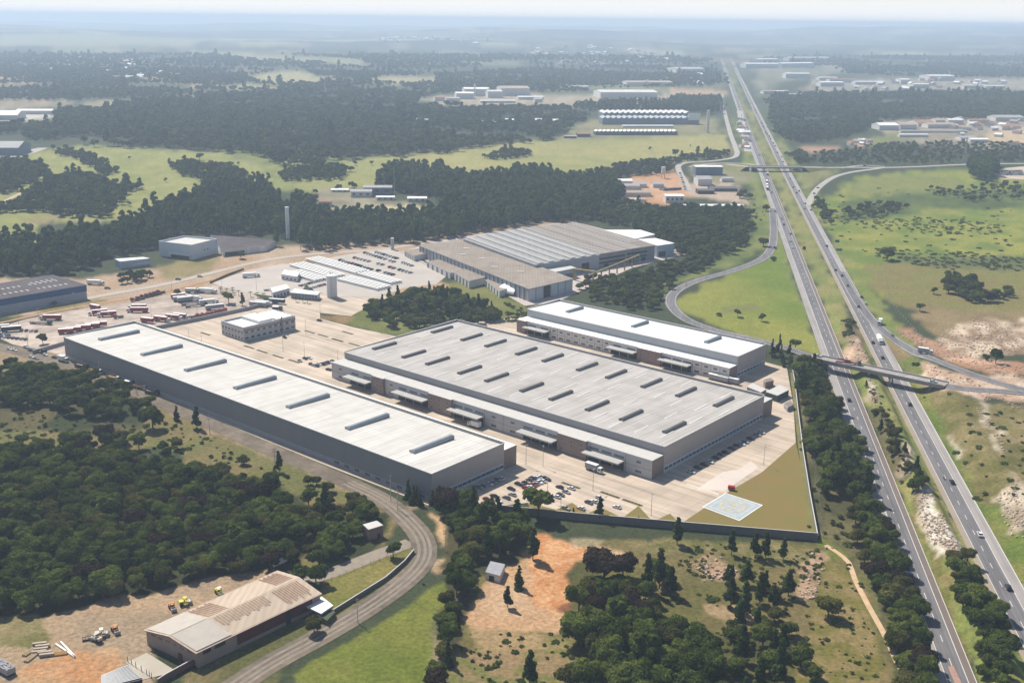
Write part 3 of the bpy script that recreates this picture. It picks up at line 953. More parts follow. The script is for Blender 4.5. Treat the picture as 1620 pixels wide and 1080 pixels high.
hp = MB()
pad_poly(hp, [(0, 0), (1, 0), (1, 1), (0, 1)], M_WHITE, 0.20)
pad_poly(hp, [(.025, .025), (.975, .025), (.975, .975), (.025, .975)], mat('pad_blue', (0.29, 0.365, 0.40), 0.85, 0.2, 0.3, col2=(0.43, 0.44, 0.43)), 0.23)
for a, b in (((.12, .12), (.88, .14)), ((.12, .86), (.88, .88)), ((.12, .14), (.135, .86)), ((.865, .14), (.88, .86))):
    pad_poly(hp, [a, (b[0], a[1]), b, (a[0], b[1])], mat('worn_white_mark', (0.55, 0.55, 0.53), 0.8, 0.15, 0.5), 0.26)
MY = mat('worn_yellow_mark', (0.52, 0.42, 0.27), 0.8, 0.2, 0.5)
for i in range(28):
    a0, a1 = 2 * PI * i / 28, 2 * PI * (i + 1) / 28
    pad_poly(hp, [(.5 + .30 * math.cos(a0), .5 + .30 * math.sin(a0)), (.5 + .30 * math.cos(a1), .5 + .30 * math.sin(a1)), (.5 + .25 * math.cos(a1), .5 + .25 * math.sin(a1)), (.5 + .25 * math.cos(a0), .5 + .25 * math.sin(a0))][::-1], MY, 0.27)
for a, b in (((.38, .40), (.62, .45)), ((.38, .55), (.62, .60)), ((.47, .45), (.53, .55))):
    pad_poly(hp, [a, (b[0], a[1]), b, (a[0], b[1])], MY, 0.29)
tag(link('helicopter_pad', hp.mesh('helicopter_pad')), 'pale blue helicopter landing pad with white border and yellow marks on dry lawn', 'landing pad')

# ------------------------------------------------------------------ the three warehouses
TH = -0.70056
AX, BX = np.array([math.cos(TH), math.sin(TH)]), np.array([-math.sin(TH), math.cos(TH)])


def uv(org, px, py, z):
    p = P(px, py, z)[:2] - np.array(org)
    return float(p @ AX), float(p @ BX)


def vent_mesh(name, ln, m, w=2.6, h=1.5):
    """long ridge ventilator: upstands, rounded cowl, end plates"""
    mb = MB()
    n = 7
    for i in range(n):
        t0, t1 = PI * i / n, PI * (i + 1) / n
        y0, y1 = -math.cos(t0) * w / 2, -math.cos(t1) * w / 2
        z0, z1 = 0.55 + math.sin(t0) * (h - 0.55), 0.55 + math.sin(t1) * (h - 0.55)
        mb.face([(y0, 0, z0), (y1, 0, z1), (y1, ln, z1), (y0, ln, z0)], m)
    for e in (0, ln):
        mb.face([(-math.cos(PI * i / n) * w / 2, e, 0.55 + math.sin(PI * i / n) * (h - 0.55)) for i in range(n + 1)], m)
    mb.box(-w / 2 - 0.15, w / 2 + 0.15, 0.1, ln - 0.1, 0.0, 0.5, M_VENTD)
    mb.box(-w / 2, w / 2, -0.25, -0.02, 0.1, h * 0.8, m)
    mb.box(-w / 2, w / 2, ln + 0.02, ln + 0.25, 0.1, h * 0.8, m)
    k = 0
    return mb.mesh(name)


def window_mesh(name, w, h, panes=3, frame=None, glass=None):
    """frame facing -y standing proud of the wall plane y=0"""
    mb = MB()
    f = frame or M_STEEL
    mb.box(0, w, -0.10, 0.02, 0, 0.14, f)
    mb.box(0, w, -0.10, 0.02, h - 0.14, h, f)
    for i in range(panes + 1):
        x = (w - 0.14) * i / panes
        mb.box(x, x + 0.14, -0.10, 0.02, 0.14, h - 0.14, f)
    mb.face([(0.05, -0.05, 0.05), (w - 0.05, -0.05, 0.05), (w - 0.05, -0.05, h - 0.05), (0.05, -0.05, h - 0.05)], glass or M_GLASS)
    return mb.mesh(name)


W_END = window_mesh('window', 3.0, 1.5, 3)
W_ROW = window_mesh('window', 6.2, 1.25, 6)
W_SQ = window_mesh('window', 2.6, 1.2, 3)
W_SM = window_mesh('window', 1.6, 1.3, 2)
W_LOW = window_mesh('window', 3.6, 1.5, 4)


def shell(root, L, W, h, wall_front, wall_end, roof, parapet=1.3, trim=M_TRIM):
    """walls, low pitched roof, fascia and parapets of a warehouse in its own frame"""
    mb = MB()
    zr = h - parapet
    mb.face([(0, 0, 0), (L, 0, 0), (L, 0, h - 0.35), (0, 0, h - 0.35)], wall_front)
    mb.face([(L, 0, 0), (L, W, 0), (L, W, h - 0.35), (L, 0, h - 0.35)], wall_end)
    mb.face([(L, W, 0), (0, W, 0), (0, W, h), (L, W, h)], wall_front)
    mb.face([(0, W, 0), (0, 0, 0), (0, 0, h), (0, W, h)], wall_front)
    part('wall', mb, root)
    rb = MB()
    rb.face([(0.45, 0.0, h - 0.28), (L, 0.0, h - 0.28), (L, W - 0.45, zr), (0.45, W - 0.45, zr)], roof)
    part('roof', rb, root)
    tb = MB()
    tb.box(0, L + 0.25, -0.30, -0.003, h - 0.62, h - 0.22, trim)
    tb.box(L + 0.003, L + 0.30, 0, W, h - 0.62, h - 0.22, trim)
    part('fascia', tb, root)
    pb = MB()
    pb.box(0.45, L, W - 0.45, W + 0.05, zr - 0.5, h + 0.15, M_MWALL, trim, True)
    pb.box(-0.05, 0.45, 0.0, W + 0.05, zr - 0.5, h + 0.12, M_MWALL, trim, True)
    part('parapet', pb, root)
    return zr


def roof_z(v, W, h, parapet=1.3):
    return h - 0.28 + (h - parapet - (h - 0.28)) * v / (W - 0.45)


def end_wall(root, L, W, band, groups, per, wmesh, gap=0.5):
    """white base band with joints and windows on the end wall u = L"""
    mb = MB()
    gw = (W - 2 * gap) / groups
    for g in range(groups):
        y0 = gap + g * gw
        mb.box(L + 0.003, L + 0.12, y0 + 0.12, y0 + gw - 0.12, 0, band, M_BAND)
    part('base_band', mb, root)
    for g in range(groups):
        y0 = gap + g * gw
        for k in range(per):
            y = y0 + gw * (k + 0.5) / per
            part('window', wmesh, root, (L + 0.125, y - 1.5, band * 0.38), PI / 2)


LO = np.array([-1.35287, 3.15784]) * 215
LL, LW, LH = 1.5489 * 215, 0.23805 * 215, 14.68
MO = np.array([-0.48769, 3.03827]) * 215
ML, MW, MH = 1.09872 * 215, 0.47802 * 215, 14.7
RO_ = np.array([0.04988, 3.54955]) * 215
RL, RW, RH = 0.79622 * 215, 0.1729 * 215, 14.9

# long warehouse
lw = thing('warehouse', 'longest pale-roofed warehouse with seven roof ventilators and a plain grey side wall', 'warehouse', (LO[0], LO[1], 0.10), TH)
shell(lw, LL, LW, LH, M_GREYWALL, M_ENDWALL, M_ROOFL)
VP = [(160, 536, 218, 524), (225, 561, 284, 547), (296, 585, 356, 570), (373, 613, 434, 597), (457, 643, 518, 625), (550, 676, 611, 658), (653, 713, 713, 692)]
for i, q in enumerate(VP):
    u0, v0 = uv(LO, q[0], q[1], LH)
    u1, v1 = uv(LO, q[2], q[3], LH)
    if i == 0:
        VL = abs(v1 - v0)
        vm = vent_mesh('roof_vent', 27.5, M_VENTL, 3.6, 2.1)
    part('roof_vent', vm, lw, ((u0 + u1) / 2, 12.0, roof_z(26, LW, LH) - 0.12))
print('L vent v', v0, v1, VL)
mb = MB()
mb.box(2, LL - 2, -0.14, -0.003, 0, 2.6, mat('side_base_band', (0.34, 0.34, 0.36), 0.8, 0.08, 0.3))
part('base_band', mb, lw)
for k in range(9):
    part('window', W_LOW, lw, (LL - 8 - 7.5 * k, -0.145, 0.7))
end_wall(lw, LL, LW, 3.7, 5, 3, W_END)
mb = MB()                                              # office strip along the far side
mb.box(1.0, LL - 0.02, LW + 0.06, LW + 9.5, 0, 10.4, M_PANEL, M_TRIM)
mb.box(LL - 0.015, LL + 0.05, LW + 0.1, LW + 9.5, 0, 10.38, M_TAUPE)
part('office_strip', mb, lw)
for k in range(5):
    cb = MB()
    u = 30 + k * 66
    cb.box(u, u + 18, LW + 9.6, LW + 14, 6.2, 6.7, M_TRIM, None, True)
    part('canopy', cb, lw)


def facade(root, org, L, d, h, segs, wall, two_row=True, roof=None, tower=M_TAUPE, pw=7.6):
    """dock strip in front of the main wall: v from -d to 0, segments given as (u0, u1, kind)"""
    mb = MB()
    rb = MB()
    jb = MB()
    for (u0, u1, k) in segs:
        if k == 't':                                   # brown block, proud of the strip
            tb = MB()
            tb.box(u0, u1, -d - 1.6, -0.05, 0, h + 0.35, tower, roof)
            part('brown_block', tb, root)
            for r_, zz in ((0, h * 0.18), (1, h * 0.46), (2, h * 0.70)):
                for q in range(3):
                    x = u0 + (u1 - u0) * (q + 0.5) / 3 - 0.8
                    part('window', W_SM, root, (x, -d - 1.605, zz))
        elif k == 'c':                                 # dock: open recess below, glazed band above, canopy in front
            mb.box(u0, u1, -d, -0.05, 5.6, h, wall)
            mb.face([(u0, -0.25, 0), (u1, -0.25, 0), (u1, -0.25, 5.6), (u0, -0.25, 5.6)], M_DARK)
            mb.face([(u0, -d, 5.6), (u1, -d, 5.6), (u1, -0.25, 5.6), (u0, -0.25, 5.6)], M_DARK)
            mb.box(u0, u1, -d + 0.4, -0.3, 0, 1.1, M_DARK, M_WALL)
            cb = MB()
            cb.box(u0 + 0.3, u1 - 0.3, -d - 6.2, -d - 0.02, 5.1, 5.85, M_CANO, M_CANO, True)
            part('canopy', cb, root)
            n = max(2, int((u1 - u0) / 6))
            for q in range(n + 1):
                x = u0 + 0.5 + (u1 - u0 - 1) * q / n
                mb.box(x - 0.2, x + 0.2, -d - 0.3, -d + 0.1, 0, 5.1, wall)
            m_ = int((u1 - u0) / 7.5)
            for q in range(m_):
                part('window', W_ROW, root, (u0 + (u1 - u0) * (q + 0.5) / m_ - 3.1, -d - 0.005, h * 0.66))
        else:                                          # panelled wall, two rows of windows
            mb.box(u0, u1, -d, -0.05, 0, h, wall)
            n = max(1, round((u1 - u0) / pw))
            for q in range(n):
                x0 = u0 + (u1 - u0) * q / n
                w = (u1 - u0) / n
                jb.box(x0 - 0.09, x0 + 0.09, -d - 0.06, -d - 0.003, 0, h, M_VENTD)
                part('window', W_SQ, root, (x0 + w / 2 - 1.3, -d - 0.005, h * 0.67))
                if two_row:
                    part('window', W_LOW, root, (x0 + w / 2 - 1.8, -d - 0.005, h * 0.14))
            jb.box(u0, u1, -d - 0.05, -d - 0.003, h * 0.47, h * 0.47 + 0.16, M_VENTD)
    part('dock_wall', mb, root)
    part('panel_joint', jb, root)
    rb.box(-0.05, L, -d - 0.15, -0.02, h + 0.02, h + 0.30, M_TRIM, roof)
    part('dock_roof', rb, root)


# wide warehouse
mw = thing('warehouse', 'widest warehouse with rows of dark ventilators on a warm grey roof and loading docks', 'warehouse', (MO[0], MO[1], 0.10), TH)
shell(mw, ML, MW, MH, M_MWALL, M_ENDWALL, M_ROOFM)
du, dv = uv(MO, 1031.7, 759.4, 0)
MD = -dv
hh = [abs(uv(MO, 1031.7, 729.5, z)[0] - du) + abs(uv(MO, 1031.7, 729.5, z)[1] - dv) for z in np.arange(6, 14, 0.1)]
MDH = 6 + 0.1 * int(np.argmin(hh))
print('M dock', du, dv, MDH)


def useg(org, xs, zz, d, y0, y1, X0, X1):
    """u coordinates of facade marks read at the eave line of the strip, from (X0,y0) to (X1,y1)"""
    out = []
    for x in xs:
        y = y0 + (y1 - y0) * (x - X0) / (X1 - X0)
        out.append(uv(org, x, y, zz)[0])
    return out


mx = useg(MO, [528, 551, 589, 608, 628, 679, 716, 766, 826, 884, 930, 990, 1031.7], MDH, MD, 575.2, 729.5, 528, 1031.7)
mx[0], mx[-1] = 0.0, ML
print('M u', [round(q) for q in mx])
kinds = ['p', 'c', 't', 'p', 'c', 't', 'c', 'p', 'c', 't', 'c', 'p']
facade(mw, MO, ML, MD, MDH, [(mx[i], mx[i + 1], kinds[i]) for i in range(12)], M_PANEL, True, M_CANOPY, M_TAUPE, 11.0)
vm2 = vent_mesh('roof_vent', 19.0, M_VENTD, 2.7, 1.7)
MV = crop(540, 360, 3, [(150, 580, 268, 545), (287, 622, 403, 583), (400, 655, 520, 612), (550, 700, 667, 655), (676, 738, 795, 690), (842, 785, 957, 738), (985, 825, 1098, 773), (1152, 878, 1270, 820), (1316, 922, 1430, 866), (1518, 983, 1640, 920),
                        (440, 495, 535, 465), (567, 533, 667, 505), (682, 562, 785, 532), (830, 600, 930, 568), (953, 635, 1056, 598), (1112, 678, 1218, 640), (1250, 716, 1347, 676), (1418, 760, 1522, 715), (1578, 803, 1680, 760)])
rows = {0: [], 1: []}
for i, q in enumerate(MV):
    a = uv(MO, q[0], q[1], MH - 0.3)
    b = uv(MO, q[2], q[3], MH - 0.3)
    rows[0 if i < 10 else 1].append(((a[0] + b[0]) / 2, (a[1] + b[1]) / 2, abs(b[1] - a[1])))
for r in rows:
    print('M vents', [(round(q[0]), round(q[1]), round(q[2])) for q in rows[r]])
v_lo = float(np.mean([q[1] for q in rows[0]]))
v_hi = float(np.mean([q[1] for q in rows[1]]))
for r, vc in ((0, v_lo), (1, v_hi)):
    for q in rows[r]:
        part('roof_vent', vm2, mw, (q[0], vc - 9.5, roof_z(vc, MW, MH) - 0.1))
a = uv(MO, 1131, 643, MH - 0.4)
part('roof_vent', vm2, mw, (ML - 12, v_hi - 9.5, roof_z(v_hi, MW, MH) - 0.1))
sk = MB()
sk.box(-0.38, 0.38, 0, 13, 0, 0.06, M_SKYL)
skm = sk.mesh('skylight')
for i in range(17):
    u = 8 + i * (ML - 14) / 16
    for vc in (12, 40, 62, 90):
        if (i + int(vc)) % 5 == 4:
            continue
        part('skylight', skm, mw, (u + (3 if vc > 50 else -2), vc - 6.5 + 3 * math.sin(i * 2.1), roof_z(vc - 6.5, MW, MH) + 0.0))
end_wall(mw, ML, MW, 4.0, 9, 3, W_END)
mb = MB()                                              # strip on the far side
mb.box(1.0, ML - 0.02, MW + 0.06, MW + MD, 0, MDH, M_PANEL, M_CANOPY)
mb.box(ML - 0.015, ML + 0.06, MW + 0.1, MW + MD, 0, MDH - 0.02, M_TAUPE)
mb.box(ML - 0.01, ML + 0.05, -MD + 0.05, -0.1, 0, MDH - 0.02, M_TAUPE)
part('rear_strip', mb, mw)

# white-roofed warehouse
rw = thing('warehouse', 'white-roofed warehouse nearest the highway with three ventilators and a two storey dock front', 'warehouse', (RO_[0], RO_[1], 0.10), TH)
shell(rw, RL, RW, RH, M_RWALL, M_ENDWALL, M_ROOFR)
du, dv = uv(RO_, 1152, 604.4, 0)
RD = -dv
hh = [abs(uv(RO_, 1152.6, 583, z)[0] - du) + abs(uv(RO_, 1152.6, 583, z)[1] - dv) for z in np.arange(6, 14, 0.1)]
RDH = 6 + 0.1 * int(np.argmin(hh))
print('R dock', du, dv, RDH)
rx = useg(RO_, [821, 834, 871, 966, 1010, 1047, 1096, 1152.6], RDH, RD, 505.4, 583, 821.3, 1152.6)
rx[0], rx[-1] = 0.0, RL
print('R u', [round(q) for q in rx])
kinds = ['t', 'c', 'p', 'c', 't', 'c', 'p']
facade(rw, RO_, RL, RD, RDH, [(rx[i], rx[i + 1], kinds[i]) for i in range(7)], M_PANELW, True, M_WHITE, mat('reddish_panel', (0.29, 0.19, 0.16), 0.85, 0.07, 0.2), 6.6)
mb = MB()
mb.box(RL - 0.01, RL + 0.05, -RD + 0.05, -0.1, 0, RDH - 0.02, M_TAUPE)
part('end_cladding', mb, rw)
vm3 = vent_mesh('roof_vent', 17.5, M_VENTL, 2.9, 1.9)
for (x0, y0, x1, y1) in ((893.5, 495, 924.5, 485.5), (997.5, 519, 1027, 507.5), (1112.5, 544, 1142.5, 531.5)):
    a, b = uv(RO_, x0, y0, RH - .3), uv(RO_, x1, y1, RH - .3)
    print('R vent', a, b)
    part('roof_vent', vm3, rw, ((a[0] + b[0]) / 2, (a[1] + b[1]) / 2 - 8.7, roof_z(RW * .5, RW, RH) - 0.1))
end_wall(rw, RL, RW, 4.0, 3, 3, W_END)


# ------------------------------------------------------------------ generic buildings from their footprint
def quad_building(name, label, px, z, h, wall, roof, cat='building', group=None, base=None, parapet=0.0, gable=None, cols=0, fascia=None):
    """px: four corners of the roof outline seen in the photo, near-left, near-right, far-right, far-left"""
    w = [P(a, b, z + h) for a, b in px]
    c = sum(w) / 4
    root = thing(name, label, cat, (c[0], c[1], z), 0, group)
    loc = [(p[0] - c[0], p[1] - c[1]) for p in w]
    wb = MB()
    if gable is None:
        wb.prism(loc, -0.3, h, wall)
        part('wall', wb, root)
        rb = MB()
        if parapet:
            ins = [(x * 0.975, y * 0.975) for x, y in loc]
            for i in range(4):
                j = (i + 1) % 4
                rb.prism([loc[i], loc[j], ins[j], ins[i]], h + 0.01, h + parapet, wall, M_TRIM)
            part('parapet', rb, root)
            r2 = MB()
            r2.face([(x * 0.97, y * 0.97, h + 0.05) for x, y in loc], roof)
            part('roof', r2, root)
        else:
            k = 1.012
            rb.prism([(x * k, y * k) for x, y in loc], h + 0.01, h + 0.30, fascia or M_TRIM, roof)
            part('roof', rb, root)
    else:
        # gable: ridge runs from the middle of edge 0-3 to the middle of edge 1-2 (or across when gable < 0)
        g = abs(gable)
        q = loc if gable > 0 else [loc[1], loc[2], loc[3], loc[0]]
        wb.prism(q, -0.3, h, wall)
        m0 = ((q[0][0] + q[3][0]) / 2, (q[0][1] + q[3][1]) / 2)
        m1 = ((q[1][0] + q[2][0]) / 2, (q[1][1] + q[2][1]) / 2)
        wb.face([(*q[0], h), (*q[3], h), (*m0, h + g)], wall)
        wb.face([(*q[1], h), (*q[2], h), (*m1, h + g)], wall)
        part('wall', wb, root)
        rb = MB()
        e = 1.03
        q = [(x * e, y * e) for x, y in q]
        m0, m1 = (m0[0] * e, m0[1] * e), (m1[0] * e, m1[1] * e)
        for (a_, b_, c_, d_) in ((q[0], q[1], m1, m0), (q[2], q[3], m0, m1)):
            za, zc = h - g * 0.05, h + g + 0.12
            t = [(*a_, za), (*b_, za), (*c_, zc), (*d_, zc)]
            rb.face(t, roof)
            rb.face([(p[0], p[1], p[2] - 0.25) for p in t][::-1], fascia or M_TRIM)
            for i in range(4):
                p0, p1 = t[i], t[(i + 1) % 4]
                rb.face([p0, p1, (*p1[:2], p1[2] - 0.25), (*p0[:2], p0[2] - 0.25)], fascia or M_TRIM)
        part('roof', rb, root)
    return root, loc


def wall_feature(root, loc, i, j, s0, s1, z0, z1, m, name, proud=0.12, label=None):
    """panel (door, window band) on wall i-j from fraction s0 to s1"""
    p, q = np.array(loc[i]), np.array(loc[j])
    d = q - p
    n = np.array([d[1], -d[0]]) / np.linalg.norm(d)
    if n @ ((p + q) / 2) < 0:
        n = -n
    a, b = p + d * s0, p + d * s1
    mb = MB()
    mb.prism([tuple(a + n * 0.005), tuple(b + n * 0.005), tuple(b + n * proud), tuple(a + n * proud)], z0, z1, m, None, True)
    return part(name, mb, root, label=label)


# office building in the estate
ob, ol = quad_building('office_building', 'two storey grey office building standing in the paved yard between warehouses', [(385, 521), (467, 502), (432, 492), (350, 510)], 0.1, 8.6, M_PANEL, M_TRIM, 'office', parapet=1.4)
for i, j, n in ((0, 1, 9), (3, 0, 7)):
    for s in range(n):
        for zz in (1.2, 5.2):
            a, b = (s + 0.22) / n, (s + 0.78) / n
            wall_feature(ob, ol, i, j, a, b, zz, zz + 1.5, M_GLASS, 'window', 0.06)
    wall_feature(ob, ol, i, j, 0.0, 1.0, 4.0, 4.25, M_VENTD, 'string_course', 0.09)
wall_feature(ob, ol, 0, 1, 0.0, 1.0, 6.95, 8.3, M_TAUPE, 'cladding_band', 0.10)
mb = MB()
p, q, r_, s_ = [np.array(t) for t in ol]
mb.prism([tuple(p + (q - p) * .36 + (s_ - p) * .15), tuple(p + (q - p) * .62 + (s_ - p) * .15), tuple(p + (q - p) * .62 + (s_ - p) * .95), tuple(p + (q - p) * .36 + (s_ - p) * .95)], 8.7, 10.6, M_TRIM, M_WHITE)
mb.prism([tuple(p + (q - p) * .66 + (s_ - p) * .06), tuple(p + (q - p) * .97 + (s_ - p) * .06), tuple(p + (q - p) * .97 + (s_ - p) * .94), tuple(p + (q - p) * .66 + (s_ - p) * .94)], 8.7, 10.0, M_PANEL, M_WHITE)
part('roof_block', mb, ob)
mb = MB()
e = p + (q - p) * .72 + (p - s_) / np.linalg.norm(p - s_) * 0.6
mb.box(e[0] - .4, e[0] + .4, e[1] - .4, e[1] + .4, 0, 11.5, M_TAUPE)
part('stack', mb, ob)

# gatehouse and small estate buildings
gb_, gl = quad_building('gatehouse', 'white gatehouse with flat overhanging canopy roof at the estate entrance', [(432, 463), (458, 456), (453, 450), (428, 456)], 0.1, 5, M_PANELW, M_WHITE, 'gatehouse')
for s in range(5):
    wall_feature(gb_, gl, 0, 1, s / 5 + .05, s / 5 + .14, 0.5, 2.8, M_GLASS, 'window', 0.08)
g2, gl = quad_building('glazed_office', 'low glazed office wing with pale flat roof beside the gatehouse', [(460, 463), (502, 467), (506, 462), (466, 457)], 0.1, 4.5, mat('blue_glazing', (0.16, 0.20, 0.26), 0.3, 0.1, 0.3), M_WHITE, 'office')
for s in range(8):
    wall_feature(g2, gl, 0, 1, s / 8 + .01, s / 8 + .03, 0.1, 4.3, M_STEEL, 'mullion', 0.1)
g3, gl = quad_building('guard_office', 'small flat-roofed white office by the upper truck yard', [(445, 434), (470, 438), (474, 431), (450, 427)], 0.1, 4.5, M_PANELW, M_TRIM, 'office')
for s in range(4):
    wall_feature(g3, gl, 0, 1, s / 4 + .06, s / 4 + .18, 1.2, 2.6, M_GLASS, 'window', 0.08)

# towers
def tower(name, label, px, py, top, r, m, n=20, ladder=True, rim=True):
    b = P(px, py)
    hs = np.arange(3, 70, 0.1)
    ys = []
    for z in hs:
        d = np.array([b[0], b[1], z - CAM_H])
        ys.append(540 - FOC * (d @ UP) / (d @ FW))
    h = hs[int(np.argmin(np.abs(np.array(ys) - top)))]
    root = thing(name, label, 'water tower', tuple(b))
    mb = MB()
    mb.tube((0, 0, -0.2), (0, 0, h), r, r, m, n)
    part('tank_shell', mb, root)
    if rim:
        mb = MB()
        mb.tube((0, 0, h + 0.003), (0, 0, h + 0.35), r * 1.04, r * 1.04, M_TRIM, n)
        for k in range(n // 2):
            t = 4 * PI * k / n
            mb.tube((r * .98 * math.cos(t), r * .98 * math.sin(t), h + .35), (r * .98 * math.cos(t), r * .98 * math.sin(t), h + 1.4), 0.05, 0.05, M_STEEL, 5)
        part('roof_rim', mb, root)
    if ladder:
        mb = MB()
        for dx in (-.3, .3):
            mb.tube((dx, -r - .25, 0), (dx, -r - .25, h), 0.05, 0.05, M_STEEL, 5)
        for k in range(int(h)):
            mb.tube((-.3, -r - .25, k + .4), (.3, -r - .25, k + .4), 0.03, 0.03, M_STEEL, 4)
        part('ladder', mb, root)
    return root, h


tk, th_ = tower('water_tank', 'thick white cylindrical water tank in the estate yard', 525.5, 470, 436, 4.1, M_PANELW)
mb = MB()
for dx in (-1, 1):
    mb.tube((dx, 0, th_ + .35), (dx, 0, th_ + 4), 0.1, 0.1, M_STEEL, 5)
mb.box(-1.4, 1.4, -.6, .6, th_ + 2.0, th_ + 2.2, M_STEEL)
part('roof_antenna', mb, tk)
tower('water_tower', 'tall slender white water tower rising from the dark trees', 456, 378, 328, 2.0, M_WHITE, 16)
tower('water_tower', 'short grey water tower at the corner of the factory car park', 621, 395, 377, 1.6, mat('tower_grey', (0.40, 0.43, 0.46), 0.7, 0.1, 0.3), 12)

# white hall, annex, dark sheds beyond the estate road
wh, wl = quad_building('white_building', 'tall white flat-roofed building with parapet beside the estate road', [(303, 390), (344, 380), (292, 375), (251, 384)], 0, 12.5, mat('cool_white_wall', (0.55, 0.58, 0.62), 0.7, 0.04, 0.2), M_CANOPY, parapet=1.6)
wall_feature(wh, wl, 3, 0, .32, .95, 4.0, 5.0, M_TRIM, 'dock_canopy', 3.0)
wall_feature(wh, wl, 3, 0, .36, .90, 0.1, 3.8, M_DARK, 'dock_opening', 0.1)
for s in range(2):
    wall_feature(wh, wl, 0, 1, .45 + .12 * s, .50 + .12 * s, 6.0, 7.2, M_GLASS, 'window', 0.1)
sh, wl = quad_building('low_shed', 'small pale blue-grey shed left of the tall white building', [(190, 414), (237, 409), (226, 407), (182, 410)], 0, 6.5, mat('pale_blue_wall', (0.36, 0.42, 0.50), 0.7, 0.05, 0.2), M_TRIM, 'shed')
wall_feature(sh, wl, 0, 1, .55, .95, 2.6, 3.2, M_TRIM, 'awning', 1.8)
ds, wl = quad_building('dark_shed', 'wide dark-roofed shed behind the tall white building', [(352, 396), (420, 388), (436, 380), (333, 372)], 0, 6, M_PANELW, M_DKROOF, 'shed')
wall_feature(ds, wl, 0, 1, .55, .62, 0.1, 5.6, M_TRIM, 'white_pier', 0.6)
wall_feature(ds, wl, 0, 1, .84, .97, 0.1, 5.8, M_TRIM, 'white_pier', 0.7)
wall_feature(ds, wl, 0, 1, .05, .5, 0.1, 3.6, M_DARK, 'open_bay', 0.1)
# blue-banded warehouse on the left edge
bw, wl = quad_building('blue_band_warehouse', 'dark-roofed warehouse with broad blue fascia band at the left edge', [(-75, 486), (136, 451), (82, 435), (-130, 470)], 0, 11, mat('pale_grey_wall', (0.34, 0.36, 0.40), 0.7, 0.05, 0.1, streak=(1, 1, .2)), M_DKROOF, 'warehouse')
wall_feature(bw, wl, 0, 1, 0, 1, 6.2, 11.15, M_BLUE, 'blue_band', 0.35)
wall_feature(bw, wl, 1, 2, 0, 1, 6.2, 11.15, M_BLUE, 'blue_band', 0.35)
mb = MB()
w4 = [np.array(t) for t in wl]
for k in range(0, 26, 2):
    for row in (0.27, 0.62, 0.72):
        if k == 12:
            continue
        c0 = w4[0] + (w4[1] - w4[0]) * (0.40 + 0.56 * k / 26 if row < .5 else .44 + .54 * k / 26) + (w4[3] - w4[0]) * row
        e1 = (w4[1] - w4[0]) / np.linalg.norm(w4[1] - w4[0])
        e2 = (w4[3] - w4[0]) / np.linalg.norm(w4[3] - w4[0])
        if row > .65 and k < 15:
            continue
        mb.face([(*(c0 - e1 * .45 - e2 * 2), 11.42), (*(c0 + e1 * .45 - e2 * 2), 11.42), (*(c0 + e1 * .45 + e2 * 2), 11.42), (*(c0 - e1 * .45 + e2 * 2), 11.42)], M_SKYL)
part('skylight', mb, bw, label='rows of pale skylight sheets on the dark roof')

# factory complex
f1, l1 = quad_building('factory_hall', 'tan-roofed front hall of the factory with tall white bay doors', [(836, 457), (906, 441), (736, 378), (664, 389)], 0, 10.5, M_FWALL, M_TAN, 'factory')
for s in range(6):
    wall_feature(f1, l1, 0, 1, s / 6 + .01, s / 6 + .15, 0.2, 9.6, M_PANELW if s not in (2,) else M_DARK, 'bay_door', 0.12)
for s in range(28):
    wall_feature(f1, l1, 3, 0, s / 28, s / 28 + .006, 0.0, 10.3, M_VENTD, 'wall_pier', 0.4)
mb = MB()
for (a, b) in ((.30, .30), (.42, .45), (.60, .3), (.75, .5), (.2, .6)):
    p0 = np.array(l1[3]) * (1 - a) + np.array(l1[0]) * a
    p1 = np.array(l1[2]) * (1 - a) + np.array(l1[1]) * a
    c0 = p0 * (1 - b) + p1 * b
    mb.box(c0[0] - 3, c0[0] + 3, c0[1] - 1, c0[1] + 1, 10.9, 11.2, M_SKYL)
part('skylight', mb, f1)
f2, l2 = quad_building('factory_hall', 'light ribbed-roof middle hall of the factory between tan and taupe halls', [(847, 419), (948, 403), (826, 362), (733, 378)], 0, 13, M_FWALL, M_LGREY, 'factory')
wall_feature(f2, l2, 0, 1, .38, .50, 0.2, 7.5, M_DARK, 'bay_door', 0.12)
wall_feature(f2, l2, 0, 1, .72, .84, 0.2, 7.5, M_DARK, 'bay_door', 0.12)
rb = MB()
for k in range(6):                                     # raised roof monitors
    a = (k + .25) / 6
    b = a + .075
    A0, A1 = np.array(l2[0]) * (1 - a) + np.array(l2[1]) * a, np.array(l2[0]) * (1 - b) + np.array(l2[1]) * b
    B0, B1 = np.array(l2[3]) * (1 - a) + np.array(l2[2]) * a, np.array(l2[3]) * (1 - b) + np.array(l2[2]) * b
    rb.prism([tuple(A0), tuple(A1), tuple(B1), tuple(B0)], 13.35, 14.1, M_FWALL, M_MONI)
part('roof_monitor', rb, f2)
f3, l3 = quad_building('factory_hall', 'taupe-roofed rear hall of the factory with rows of pale skylight strips', [(947, 402), (1036, 388), (912, 352), (826, 361)], 0, 13, mat('factory_taupe_wall', (0.27, 0.26, 0.26), 0.8, 0.08, 0.1), M_TAUPER, 'factory')
for z0 in (3.6, 7.4):
    wall_feature(f3, l3, 0, 1, .02, .46, z0, z0 + 1.6, M_DARK, 'louvre_band', 0.1)
    wall_feature(f3, l3, 0, 1, .50, .86, z0 + .4, z0 + 2, M_DARK, 'louvre_band', 0.1)
for s in range(4):
    wall_feature(f3, l3, 0, 1, .1 + .22 * s, .18 + .22 * s, 0.1, 3.2, M_DARK, 'bay_door', 0.11)
sb = MB()
l3n = [np.array(t) for t in l3]
